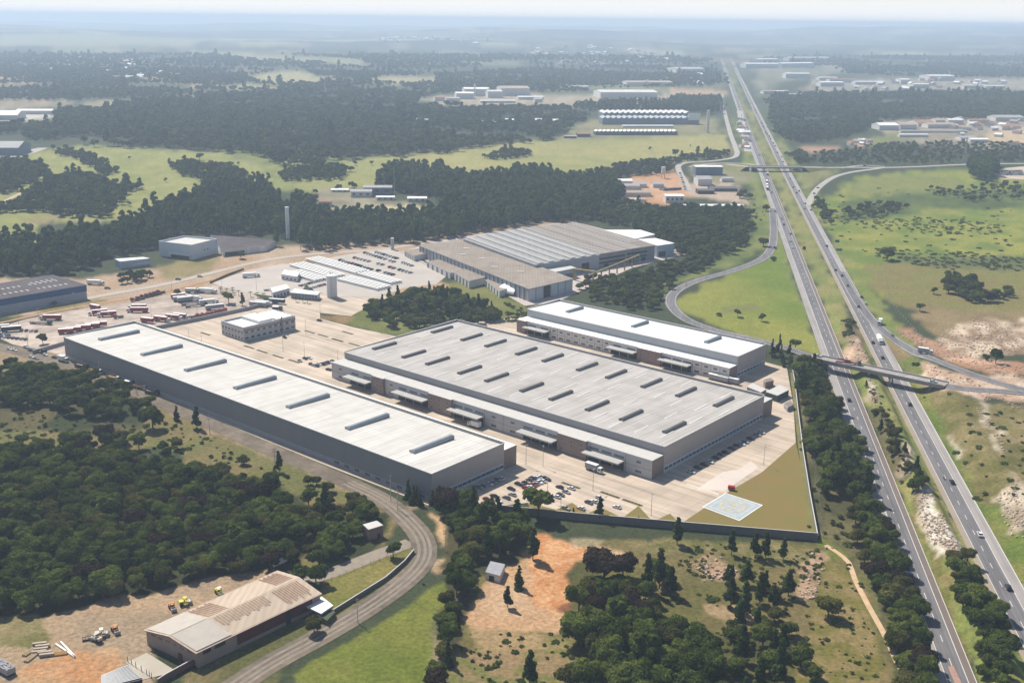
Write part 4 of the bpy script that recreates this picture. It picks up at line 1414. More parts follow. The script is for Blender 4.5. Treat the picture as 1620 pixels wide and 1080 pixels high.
for k in range(24):
    for row in (.12, .40, .66, .90):
        if row > .8 and k < 4:
            continue
        a = (k + .5) / 24
        A0 = l3n[0] * (1 - row) + l3n[1] * row
        B0 = l3n[3] * (1 - row) + l3n[2] * row
        c0 = A0 * (1 - a) + B0 * a
        e1 = (l3n[1] - l3n[0]) / np.linalg.norm(l3n[1] - l3n[0])
        e2 = (l3n[3] - l3n[0]) / np.linalg.norm(l3n[3] - l3n[0])
        sb.face([(*(c0 - e1 * 7 - e2 * .9), 13.36), (*(c0 + e1 * 7 - e2 * .9), 13.36), (*(c0 + e1 * 7 + e2 * .9), 13.36), (*(c0 - e1 * 7 + e2 * .9), 13.36)], M_DULLSKY)
part('skylight', sb, f3, label='rows of pale skylight strips')
quad_building('factory_annex', 'white low-pitched annex at the far right corner of the factory', [(1005, 378), (1036, 371), (1013, 364), (955, 364)], 0, 9, M_PANELW, M_WHITE, 'factory')
fa, la = quad_building('factory_annex', 'white-roofed pale blue annex with a green door right of the taupe hall', [(1040, 389), (1067, 385), (1037, 377), (1009, 379)], 0, 11, mat('pale_blue_cladding', (0.40, 0.46, 0.53), 0.7, 0.05, 0.2), M_WHITE, 'factory')
wall_feature(fa, la, 0, 1, .1, .5, 0.1, 5, mat('dark_green_door', (0.02, 0.06, 0.06), 0.6, 0.1, 0.3), 'bay_door', 0.12)
fc_, lc_ = quad_building('loading_canopy', 'pale blue loading canopy in front of the factory middle hall', [(872, 432), (911, 424), (892, 417), (848, 423)], 5.0, 3.2, mat('canopy_blue', (0.30, 0.38, 0.45), 0.6, 0.05, 0.2), M_CANOPY, 'canopy')
mb = MB()
for k in range(4):
    for t in ((k + .5) / 4,):
        q0 = np.array(lc_[0]) * (1 - t) + np.array(lc_[1]) * t
        q1 = np.array(lc_[3]) * (1 - t) + np.array(lc_[2]) * t
        for qq in (q0 * .97, q1 * .97):
            mb.box(qq[0] - .3, qq[0] + .3, qq[1] - .3, qq[1] + .3, -5, -.31, M_STEEL)
part('column', mb, fc_)
# low buildings along the front of the factory
for i, (q, hgt, lab) in enumerate((([(712, 432), (738, 427), (700, 410), (675, 414)], 5, 'flat tan-roofed annex below the tan factory hall, furthest left'),
                                   ([(742, 445), (770, 438), (742, 424), (716, 430)], 6, 'flat tan-roofed annex in the middle of the factory front row'),
                                   ([(790, 461), (818, 452), (784, 438), (768, 443)], 5, 'flat tan-roofed annex nearest the vaulted factory shelter'),
                                   ([(655, 405), (690, 398), (672, 392), (640, 397)], 5, 'flat tan-roofed annex beside the short grey water tower'))):
    a_, al = quad_building('factory_outbuilding', lab, q, 0, hgt, M_PANELW, M_TAN, 'outbuilding')
    for s in range(5):
        wall_feature(a_, al, 3, 0, s / 5 + .03, s / 5 + .10, 0.1, hgt - .5, M_VENTD, 'wall_pier', 0.2)
# vaulted shelter
b0 = P(823, 466)
vs = thing('vaulted_shelter', 'white barrel-vaulted shelter at the near end of the factory', 'shelter', tuple(b0), TH + 0.12)
mb = MB()
for i in range(10):
    t0, t1 = PI * i / 10, PI * (i + 1) / 10
    a0, a1 = (-math.cos(t0) * 10, 2 + math.sin(t0) * 5), (-math.cos(t1) * 10, 2 + math.sin(t1) * 5)
    mb.face([(0, a0[0], a0[1]), (0, a1[0], a1[1]), (-16, a1[0], a1[1]), (-16, a0[0], a0[1])], M_WHITE)
part('vault', mb, vs)
mb = MB()
for y in (-9.9, 9.9):
    for x in (-.3, -8, -15.7):
        mb.box(x - .2, x + .2, y - .2, y + .2, 0, 2.2, M_STEEL)
part('column', mb, vs)
# yellow gantry crane
ga_, gb2 = P(938, 449), P(1011, 418)
gr_ = thing('gantry_crane', 'yellow gantry crane runway on tall posts in the factory yard', 'crane', tuple(ga_), math.atan2(gb2[1] - ga_[1], gb2[0] - ga_[0]))
GLn = math.hypot(gb2[0] - ga_[0], gb2[1] - ga_[1])
M_GAN = mat('gantry_yellow', (0.36, 0.27, 0.10), 0.6, 0.12, 0.3)
mb = MB()
mb.box(-8, GLn, -.5, .5, 8.2, 9.4, M_GAN, None, True)
part('runway_beam', mb, gr_)
for k in range(7):
    mb = MB()
    x = GLn * k / 6
    mb.box(x - .45, x + .45, -.45, .45, 0, 8.2, M_GAN)
    part('leg', mb, gr_)
mb = MB()
mb.box(2, 4, -.6, 20, 9.5, 10.6, M_GAN, None, True)
mb.box(2, 4, 19, 20, 0, 9.5, M_GAN)
part('bridge_beam', mb, gr_)

# ------------------------------------------------------------------ flyovers
def flyover(name, label, ends, zb, width, piers, lat=None, girder=1.5):
    a, b = np.array(ends[0][:2]), np.array(ends[1][:2])
    L = np.linalg.norm(b - a)
    rz = math.atan2(b[1] - a[1], b[0] - a[0])
    root = thing(name, label, 'bridge', (a[0], a[1], 0), rz)
    w = width / 2
    mb = MB()
    mb.box(0, L, -w, w, zb - 0.45, zb, M_BRIDGE, None, True)
    for y in (-w * .72, -w * .24, w * .24, w * .72):
        mb.box(0.2, L - .2, y - .3, y + .3, zb - girder - .4, zb - .453, M_BRIDGE, None, True)
    part('deck', mb, root)
    mb = MB()
    mb.box(0, L, -w + .45, w - .45, zb + .004, zb + .06, M_SHOULD)
    part('road_surface', mb, root)
    for y in (-w, w - .35):
        mb = MB()
        mb.box(0, L, y, y + .35, zb + .003, zb + .95, M_BRIDGE, M_COPING)
        part('barrier', mb, root)
    for x in piers:
        mb = MB()
        mb.box(x - .6, x + .6, -w * .8, w * .8, zb - girder - 1.4, zb - girder - .405, M_BRIDGE, None, True)
        for y in (-w * .55, w * .55):
            mb.tube((x, y, -1), (x, y, zb - girder - 1.39), .5, .5, M_BRIDGE, 10)
        part('pier', mb, root)
    for x0, x1 in ((-.4, 1.6), (L - 1.6, L + .4)):
        mb = MB()
        mb.box(x0, x1, -w - .4, w + .4, -1, zb - girder - .4, M_COPING, None, True)
        part('abutment', mb, root)
    return root, L


B0, B1 = P(1281, 563, ZB), P(1497, 608.5, ZB)
fo, FL = flyover('flyover', 'near concrete road flyover with solid barriers crossing both carriageways above the tree row', (B0, B1), ZB, 9.6, (0.47 * np.linalg.norm(B1[:2] - B0[:2]), 0.62 * np.linalg.norm(B1[:2] - B0[:2])))
C0, C1 = P(1186, 264, 6.5), P(1267, 264.5, 6.5)
flyover('flyover', 'distant grey flyover carrying the cross road over the highway', (C0, C1), 6.5, 13, (22, 62))
mb = MB()                                              # ramp of the distant flyover
for s_, e_ in ((C0, P(1150, 260)), (C1, P(1305, 265))):
    d = (e_ - s_)[:2]
    n = np.array([-d[1], d[0]]) / np.linalg.norm(d) * 6
    n2 = n * 2.6
    mb.face([(*(s_[:2] - n), 6.5), (*(s_[:2] + n), 6.5), (*(e_[:2] + n), .3), (*(e_[:2] - n), .3)], M_ROADF)
    for sg in (-1, 1):
        mb.face([(*(s_[:2] + n * sg), 6.45), (*(e_[:2] + n * sg), .25), (*(e_[:2] + n2 * sg), 0), (*(s_[:2] + n2 * sg), 0)], M_LAWNG)
struct('flyover_ramp', mb)


# ------------------------------------------------------------------ walls and fences
def wall_line(name, label, L, h, m, cap=M_COPING, t=0.25, cat='wall', world_pts=None):
    w = world_pts or [P(*q) for q in L]
    root = thing(name, label, cat, tuple(w[0]))
    mb, cb = MB(), MB()
    for i in range(len(w) - 1):
        a, b = w[i][:2] - w[0][:2], w[i + 1][:2] - w[0][:2]
        za, zb_ = w[i][2] - w[0][2], w[i + 1][2] - w[0][2]
        d = (b - a) / np.linalg.norm(b - a)
        n = np.array([-d[1], d[0]]) * t / 2
        k = 1 / 1.0
        q = [tuple(a + n), tuple(a - n), tuple(b - n), tuple(b + n)]
        mb.prism(q, [za - .3, za - .3, zb_ - .3, zb_ - .3], [za + h, za + h, zb_ + h, zb_ + h], m)
        q = [tuple(a + n * 1.5), tuple(a - n * 1.5), tuple(b - n * 1.5), tuple(b + n * 1.5)]
        if cap:
            cb.prism(q, [za + h + .003] * 2 + [zb_ + h + .003] * 2, [za + h + .2] * 2 + [zb_ + h + .2] * 2, cap)
    part('wall_panel', mb, root)
    if cap:
        part('coping', cb, root)
    return root


wall_line('perimeter_wall', 'long dark concrete wall along the near edge of the car park and dry lawn', [(770, 808), (838, 815), (905, 822), (1020, 832), (1150, 843), (1293, 855)], 3.6, M_WALL)
wall_line('perimeter_wall', 'pale-topped wall between the dry lawn and the trees beside the highway', [(1293, 855), (1281, 790), (1270, 720), (1262, 655), (1257, 610), (1253, 588)], 2.6, M_WALL)
wall_line('perimeter_wall', 'grey wall between the red trailer yard and the paved office yard', [(222, 527), (262, 518), (330, 504), (395, 490), (440, 478)], 2.6, M_MWALL)
wall_line('perimeter_wall', 'concrete wall beside the short end of the longest warehouse', [(52, 560), (100, 546), (218, 524)], 2.4, M_MWALL)
wall_line('retaining_wall', 'dark retaining wall with hedge along the inside of the gravel bend', [(655, 874), (640, 892), (610, 918), (575, 940), (540, 962), (505, 984)], 1.6, M_WALL)
wall_line('retaining_wall', 'pale boundary wall at the curb of the factory car park', [(705, 436), (668, 416), (632, 398)], 0.8, M_COPING)
fr = wall_line('hedge', 'clipped dark hedge along the edge of the upper truck yard', [(333, 448), (360, 436), (385, 427)], 1.6, M_PLANT, None, 1.4, 'hedge')


def post(mb, p0, p1, r=0.07, m=None):
    mb.tube(p0, p1, r, r, m or M_STEEL, 5)


def fence(name, label, L, h, step, m):
    w = smooth_line([P(*q) for q in L], step)
    o = np.array([*w[0], float(hfun(*w[0]))])
    root = thing(name, label, 'fence', tuple(o))
    mb, rb = MB(), MB()
    prev = None
    for p in w:
        z = float(hfun(*p)) - o[2]
        q = (p[0] - o[0], p[1] - o[1], z)
        mb.box(q[0] - .08, q[0] + .08, q[1] - .08, q[1] + .08, z - .3, z + h, m)
        if prev:
            for f in (.35, .65, .95):
                rb.tube((prev[0], prev[1], prev[2] + h * f), (q[0], q[1], q[2] + h * f), .02, .02, M_STEEL, 3, False)
        prev = q
    c = part('post', mb, root)
    c['kind'] = 'stuff'
    part('wire', rb, root)


fence('fence', 'thin post and wire fence on the left edge of the gravel track', [(650, 866), (600, 886), (560, 902), (512, 922)], 1.5, 3.5, M_COPING)
fence('fence', 'post and wire fence around the slip road loop meadow', [(1240, 395), (1262, 470), (1285, 530), (1290, 550)], 1.6, 8, M_COPING)
fence('fence', 'post and wire fence at the foot of the right highway verge', [(1395, 425), (1402, 450), (1412, 480), (1440, 515), (1470, 545)], 1.6, 8, M_COPING)


# ------------------------------------------------------------------ trees
def blob_quads(rs, cen, rad, n, size, flat=1.0, up=-0.35):
    d = rs.normal(size=(n * 3, 3))
    d /= np.linalg.norm(d, axis=1)[:, None]
    d = d[d[:, 2] > up][:n]
    n = len(d)
    r = rad * rs.uniform(0.72, 1.08, n)[:, None]
    p = cen + d * r * np.array([1, 1, flat])
    nm = d + rs.normal(scale=0.55, size=(n, 3)) + np.array([0, 0, 0.35])
    nm /= np.linalg.norm(nm, axis=1)[:, None]
    t = np.cross(nm, rs.normal(size=(n, 3)))
    t /= np.linalg.norm(t, axis=1)[:, None]
    b = np.cross(nm, t)
    s = size * rs.uniform(0.6, 1.35, n)[:, None] / 2
    q = np.stack([p - t * s - b * s * .7, p + t * s - b * s * .8, p + t * s * .8 + b * s, p - t * s * .9 + b * s * .75], 1)
    return q.reshape(-1, 3)


ICO = None


def ico_core(cen, rad, flat):
    phi = (1 + 5 ** .5) / 2
    v = np.array([(-1, phi, 0), (1, phi, 0), (-1, -phi, 0), (1, -phi, 0), (0, -1, phi), (0, 1, phi), (0, -1, -phi), (0, 1, -phi), (phi, 0, -1), (phi, 0, 1), (-phi, 0, -1), (-phi, 0, 1)]) / math.hypot(1, phi)
    f = [(0, 11, 5), (0, 5, 1), (0, 1, 7), (0, 7, 10), (0, 10, 11), (1, 5, 9), (5, 11, 4), (11, 10, 2), (10, 7, 6), (7, 1, 8), (3, 9, 4), (3, 4, 2), (3, 2, 6), (3, 6, 8), (3, 8, 9), (4, 9, 5), (2, 4, 11), (6, 2, 10), (8, 6, 7), (9, 8, 1)]
    return cen + v * rad * np.array([1, 1, flat]), f


def leafy(name, lobes, nq, size, leafm, seed, core=0.74, flat=0.8, up=-.35):
    """crown mesh: leaf clumps over many lobes around dark cores, 'leaf' holds each clump's own tone"""
    rs = np.random.default_rng(seed)
    V, Fc, lv = [], [], []
    n = 0
    for (c, r) in lobes:
        c = np.array(c, float)
        k = max(8, int(nq * r * r))
        q = blob_quads(rs, c, r, k, size, flat, up)
        m = len(q) // 4
        V.append(q)
        Fc += [tuple(n + 4 * i + j for j in range(4)) for i in range(m)]
        tone = np.clip(rs.normal(0.5, 0.22), 0, 1)
        lv.append(np.repeat(np.clip(tone + rs.normal(0, .22, m), 0, 1), 4))
        n += 4 * m
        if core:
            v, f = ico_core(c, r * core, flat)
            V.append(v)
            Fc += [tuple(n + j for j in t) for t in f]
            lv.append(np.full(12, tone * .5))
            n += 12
    me = bpy.data.meshes.new(name)
    me.from_pydata(np.concatenate(V).tolist(), [], Fc)
    me.materials.append(leafm)
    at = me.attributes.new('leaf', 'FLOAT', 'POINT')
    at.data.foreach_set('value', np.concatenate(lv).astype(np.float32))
    return me


def trunk_mb(h, r0, r1, limbs, m=M_BARK, lean=0.0):
    mb = MB()
    z, x = -0.4, 0.0
    n = 4
    for i in range(n):
        x1 = lean * (i + 1) / n
        mb.tube((x, 0, z), (x1, 0, h * (i + 1) / n), r0 + (r1 - r0) * i / n, r0 + (r1 - r0) * (i + 1) / n, m, 7, i == n - 1)
        z, x = h * (i + 1) / n, x1
    for (a, b) in limbs:
        mb.tube(a, b, r1 * .8, r1 * .3, m, 5, False)
    return mb


def join_tree(name, crown, trunk):
    """one mesh holding crown and trunk for trees standing in a wood"""
    me = trunk.mesh('t')
    nv, nv2 = len(crown.vertices), len(me.vertices)
    v = [tuple(x.co) for x in crown.vertices] + [tuple(x.co) for x in me.vertices]
    f = [tuple(p.vertices) for p in crown.polygons] + [tuple(i + nv for i in p.vertices) for p in me.polygons]
    lv = np.zeros(nv, np.float32)
    crown.attributes['leaf'].data.foreach_get('value', lv)
    out = bpy.data.meshes.new(name)
    out.from_pydata(v, [], f)
    out.materials.append(crown.materials[0])
    out.materials.append(me.materials[0])
    out.polygons.foreach_set('material_index', [0] * len(crown.polygons) + [1] * len(me.polygons))
    at = out.attributes.new('leaf', 'FLOAT', 'POINT')
    at.data.foreach_set('value', np.concatenate([lv, np.zeros(nv2, np.float32)]))
    bpy.data.meshes.remove(me)
    return out


TREE = {}


def make_broad(key, seed, h, r, nl, leafm, nq=34, size=0.75, flatc=0.7, clear=0.3):
    rs = np.random.default_rng(seed)
    lobes = [((0, 0, h - r * flatc * .9), r * .62)]
    limbs = []
    for i in range(nl):
        a = 2 * PI * i / nl + rs.uniform(-.4, .4)
        d = r * rs.uniform(.40, .74)
        z = h - r * flatc * rs.uniform(.55, 1.45)
        c = (d * math.cos(a), d * math.sin(a), max(z, h * clear))
        lobes.append((c, r * rs.uniform(.30, .50)))
        limbs.append(((0, 0, h * clear * .9), (c[0] * .8, c[1] * .8, c[2] - .3)))
    crown = leafy('crown', lobes, nq, size, leafm, seed)
    tr = trunk_mb(h * .6, .045 * r + .1, .03 * r + .05, limbs[:5])
    TREE[key] = (crown, tr.mesh('trunk'), join_tree(key, crown, tr))


def make_pine(key, seed, h, r, leafm, nl=13, nq=46, size=0.7, base=.28, top=.25, clump=.42):
    rs = np.random.default_rng(seed)
    lobes, limbs = [], []
    for i in range(nl):
        t = i / (nl - 1)
        z = h * (base + (1 - base) * t) - .3
        w = r * (1 - t * (1 - top)) * rs.uniform(.55, .95)
        a = rs.uniform(0, 2 * PI)
        c = (w * .55 * math.cos(a) * (1 - t * .7), w * .55 * math.sin(a) * (1 - t * .7), z)
        lobes.append((c, max(.55, w * clump * 1.35)))
        limbs.append(((0, 0, z - .6), c))
    crown = leafy('crown', lobes, nq, size, leafm, seed, .62, .75, -.6)
    tr = trunk_mb(h * .95, .24, .07, limbs[:8])
    TREE[key] = (crown, tr.mesh('trunk'), join_tree(key, crown, tr))


for i in range(4):
    make_broad('wood%d' % i, 100 + i, 9.5 + 1.2 * (i % 3), 4.9 + .45 * (i % 2), 11 + i, L_WOOD, 62, .56, .88, .2)
for i in range(2):
    make_broad('olive%d' % i, 120 + i, 8.0 + i, 4.6 + .5 * i, 11, L_WARM, 60, .56, .8, .2)
make_broad('bright0', 131, 8.0, 4.2, 8, L_BRIGHT)
make_broad('brown0', 141, 9.0, 5.6, 12, L_BROWN, flatc=.5)
make_broad('round0', 151, 7.5, 3.6, 8, L_WOOD, flatc=.85, clear=.32)
for i in range(3):
    make_pine('pine%d' % i, 160 + i, 12.5 + 1.5 * i, 3.7 + .3 * i, L_PINE, 19 + i, top=.40)
def make_euca(key, seed, h, r):
    rs = np.random.default_rng(seed)
    lobes, limbs = [], []
    for i in range(17):
        t = rs.uniform(0, 1) if i else 1.0
        w = r * math.sin(PI * (.22 + .66 * t))
        a = rs.uniform(0, 2 * PI)
        c = (w * .62 * math.cos(a), w * .62 * math.sin(a), h * (.30 + .60 * t))
        lobes.append((c, r * rs.uniform(.34, .52)))
        limbs.append(((0, 0, c[2] - 1.5), c))
    crown = leafy('crown', lobes, 30, .95, L_EUCA, seed, .66, .95, -.6)
    tr = trunk_mb(h * .9, .32, .1, limbs[:7], mat('pale_bark', (.22, .18, .14), .9, .2, 1.0))
    TREE[key] = (crown, tr.mesh('trunk'), join_tree(key, crown, tr))


for i in range(2):
    make_euca('euca%d' % i, 170 + i, 20 + 2 * i, 4.3)
for i in range(2):
    make_pine('cyp%d' % i, 180 + i, 9 + 2 * i, 3.0, L_PINE, 14, 46, .7, .06, .25, .5)
rs_ = np.random.default_rng(5)
for i in range(2):                                     # shrubs: low lobed domes
    lb_ = [((rs_.uniform(-1.0, 1.0), rs_.uniform(-1.0, 1.0), rs_.uniform(.4, 1.1)), rs_.uniform(.7, 1.1)) for _ in range(5)]
    lb2_ = [((c[0] * 1.9, c[1] * 1.9, c[2] * .55), r * 1.1) for c, r in lb_] + [((rs_.uniform(-2.2, 2.2), rs_.uniform(-2.2, 2.2), .2), rs_.uniform(.6, 1.0)) for _ in range(5)]
    TREE['shrub%d' % i] = (None, None, leafy('shrub', lb_, 26, .6, L_WARM if i else L_WOOD, 190 + i))
    TREE['scrub%d' % i] = (None, None, leafy('shrub', lb2_, 26, .6, L_BRIGHT if i else L_FIELD, 195 + i, flat=.42))
# palm
mb = trunk_mb(3.6, .2, .14, [], M_PALMBARK)
fr_ = MB()
for k in range(11):
    a = 2 * PI * k / 11
    p = Vector((0, 0, 3.6))
    for s_ in range(4):
        d = Vector((math.cos(a), math.sin(a), .75 - .55 * s_))
        q = p + d.normalized() * .6
        w = Vector((-math.sin(a), math.cos(a), 0)) * (.16 if s_ in (0, 3) else .28)
        fr_.face([p - w, q - w * .8, q + w * .8, p + w], L_BRIGHT)
        p = q
pc = fr_.mesh('crown')
TREE['palm0'] = (pc, mb.mesh('trunk'), None)

KIND = {'wood': ('broadleaf_tree', 'tree'), 'olive': ('broadleaf_tree', 'tree'), 'bright': ('broadleaf_tree', 'tree'), 'brown': ('broadleaf_tree', 'tree'), 'round': ('broadleaf_tree', 'tree'),
        'pine': ('pine_tree', 'tree'), 'euca': ('eucalyptus_tree', 'tree'), 'cyp': ('conifer_tree', 'tree'), 'shrub': ('shrub', 'shrub'), 'scrub': ('shrub', 'shrub'), 'palm': ('palm_tree', 'palm')}


def kind_of(key):
    return KIND[key.rstrip('0123456789')]


def tree_at(key, p, sc, label, group=None, rz=None, parts=False):
    nm, cat = kind_of(key)
    rz = random.uniform(0, 6.28) if rz is None else rz
    if parts and TREE[key][0]:
        o = thing(nm, label, cat, tuple(p), rz, group, None, sc)
        part('crown', TREE[key][0], o)
        part('trunk', TREE[key][1], o)
    else:
        o = thing(nm, label, cat, tuple(p), rz, group, TREE[key][2], sc)
    return o


# hand-placed trees one can tell apart: photo pixel of the foot, kind, height in pixels, label
def px_scale(key, foot, top):
    """scale so that the tree standing at foot reaches photo row top"""
    hs = {'wood0': 9.5, 'wood1': 10.7, 'wood2': 11.9, 'wood3': 9.5, 'olive0': 8, 'olive1': 9, 'bright0': 8, 'brown0': 9, 'round0': 7.5, 'pine0': 12.5, 'pine1': 14, 'pine2': 15.5,
          'euca0': 20, 'euca1': 22, 'cyp0': 9, 'cyp1': 11, 'palm0': 4.4, 'shrub0': 2, 'shrub1': 2, 'scrub0': 2, 'scrub1': 2}[key]
    b = P(*foot)
    best = None
    for z in np.arange(.8, 45, .1):
        d = np.array([b[0], b[1], b[2] + z - CAM_H])
        y = 540 - FOC * (d @ UP) / (d @ FW)
        if best is None or abs(y - top) < best[0]:
            best = (abs(y - top), z)
    return b, best[1] / hs


SOLO = [('round0', (852, 818), 771, 'dense upright dark tree at the near edge of the sunny car park'),
        ('pine0', (949, 822), 787, 'slim ragged tree by the wall at the right end of the car park'),
        ('cyp0', (907, 819), 803, 'tiny dark conifer against the car park wall'),
        ('cyp1', (1010, 828), 816, 'smallest grey sapling standing on the saw-toothed lawn edge'),
        ('pine1', (843, 886), 835, 'dark pine casting a shadow on orange soil behind the ruined hut'),
        ('pine0', (803, 960), 927, 'lone pine on pale sandy soil right of the ruined hut'),
        ('cyp0', (821, 930), 895, 'thin light green sapling between two pines on sandy soil'),
        ('pine1', (1071, 862), 818, 'slender pine outside the wall below the helicopter pad'),
        ('pine2', (1157, 878), 838, 'slender pine outside the wall, first of four right of the helicopter pad'),
        ('pine0', (1194, 882), 842, 'slender pine outside the wall, second of four right of the helicopter pad'),
        ('pine1', (1211, 882), 842, 'slender pine outside the wall, third of four right of the helicopter pad'),
        ('pine0', (1239, 884), 850, 'slender pine outside the wall, fourth of four right of the helicopter pad'),
        ('pine2', (1043, 930), 868, 'tall feathery pine standing above the brown-crowned trees'),
        ('brown0', (955, 925), 876, 'wide purple-brown flat crown left of the tall feathery pine'),
        ('brown0', (985, 915), 880, 'smaller purple-brown crown touching the wide flat one'),
        ('olive0', (1310, 975), 942, 'rounded olive tree alone on the grass left of the sandy path'),
        ('pine1', (838, 1085), 1028, 'dark pine at the bottom edge below the sandy clearing'),
        ('olive1', (905, 1088), 1045, 'rounded tree at the bottom edge right of the dark pine'),
        ('round0', (622, 881), 858, 'small round tree alone on the lawn inside the gravel bend'),
        ('round0', (37, 707), 686, 'small round tree on dry grass at the left edge'),
        ('round0', (78, 712), 694, 'small flat-topped tree on dry grass, right of the round one'),
        ('round0', (220, 710), 686, 'dark round tree with a clear shadow on dry grass'),
        ('wood1', (242, 678), 640, 'big spreading tree on dry grass next to the gravel road'),
        ('pine0', (312, 678), 643, 'dark layered tree beside the gravel road'),
        ('cyp0', (280, 665), 642, 'thin dark sapling beside the gravel road'),
        ('round0', (68, 544), 528, 'round purple-grey tree by the parked cars near the long warehouse'),
        ('round0', (362, 480), 461, 'bright round tree in the truck yard by the white tanker'),
        ('pine0', (384, 484), 463, 'narrow dark tree in the truck yard right of the round tree'),
        ('round0', (282, 470), 457, 'small dark tree at the upper edge of the truck yard'),
        ('euca0', (535, 391), 373, 'bright bushy tree at the roadside near the grey tower'),
        ('wood1', (1403, 412), 388, 'large dark tree standing in the green right-hand field'),
        ('round0', (1455, 492), 479, 'small pale tree on dry grass in the right-hand field'),
        ('round0', (1477, 465), 454, 'round dark bush left of the field copse'),
        ('round0', (1500, 442), 428, 'dark upright tree behind the field copse'),
        ('wood0', (1535, 450), 430, 'spreading tree with open crown behind the field copse'),
        ('round0', (1167, 501), 489, 'larger of the two dark bushes in the slip road loop'),
        ('round0', (1205, 508), 496, 'right-hand one of two dark bushes in the slip road loop'),
        ('shrub0', (1137, 499), 493, 'faint low bush in the slip road loop'),
        ('round0', (1258, 553), 536, 'round grey bush at the near end of the slip road loop'),
        ('wood2', (1575, 575), 550, 'dark conical tree on the eroded pink slope at the right edge'),
        ('wood3', (1560, 570), 560, 'low bush at the foot of the dark conical tree'),
        ('shrub0', (1224, 412), 406, 'small dark bush at the slip road fork'),
        ('round0', (1068, 248), 236, 'lone dark tree in the pale far pasture'),
        ('round0', (1028, 238), 232, 'flat-crowned tree in the pale far pasture, left of the lone one'),
        ('round0', (1092, 232), 229, 'tiny tree by the ditch in the pale far pasture'),
        ('round0', (316, 254), 242, 'dark round tree in the left pasture'),
        ('round0', (205, 252), 247, 'small bush-like tree at the far side of the left pasture'),
        ('round0', (377, 261), 256, 'tiny tree on the right side of the left pasture'),
        ('round0', (262, 288), 281, 'lower tiny tree in the middle of the left pasture'),
        ('round0', (205, 326), 318, 'round bush at the near edge of the left pasture, on the left'),
        ('round0', (232, 328), 321, 'round bush at the near edge of the left pasture, on the right'),
        ('round0', (562, 262), 254, 'round tree on the long pasture behind the eucalyptus row'),
        ('round0', (588, 261), 254, 'umbrella tree on the long pasture behind the eucalyptus row'),
        ('round0', (740, 285), 276, 'round tree right of the tall eucalyptus row'),
        ('bright0', (500, 925), 893, 'bushy bright tree at the right end of the tan-roofed shed'),
        ('bright0', (480, 920), 893, 'bushy tree behind the far gable of the tan-roofed shed'),
        ('olive0', (497, 1000), 976, 'small grey tree beside the road below the shed awning'),
        ('wood1', (330, 478), 477, ''), ]
for key, foot, top, lab in SOLO:
    if not lab:
        continue
    b, s_ = px_scale(key, foot, top)
    tree_at(key, b, s_, lab, None, None, True)

# rows of small palms at the estate entrance
for i, (x, y) in enumerate(crop(280, 440, 9, [(625, 215), (710, 215), (798, 235), (877, 245), (1048, 265), (1145, 275), (1240, 285)]) + crop(270, 430, 6, [(475, 190), (590, 195), (1190, 285), (1255, 290), (1300, 300)])):
    tree_at('palm0', P(x, y), 1.0, 'small palm in the row along the estate entrance drive', 'small palms along the entrance drive', None, True)

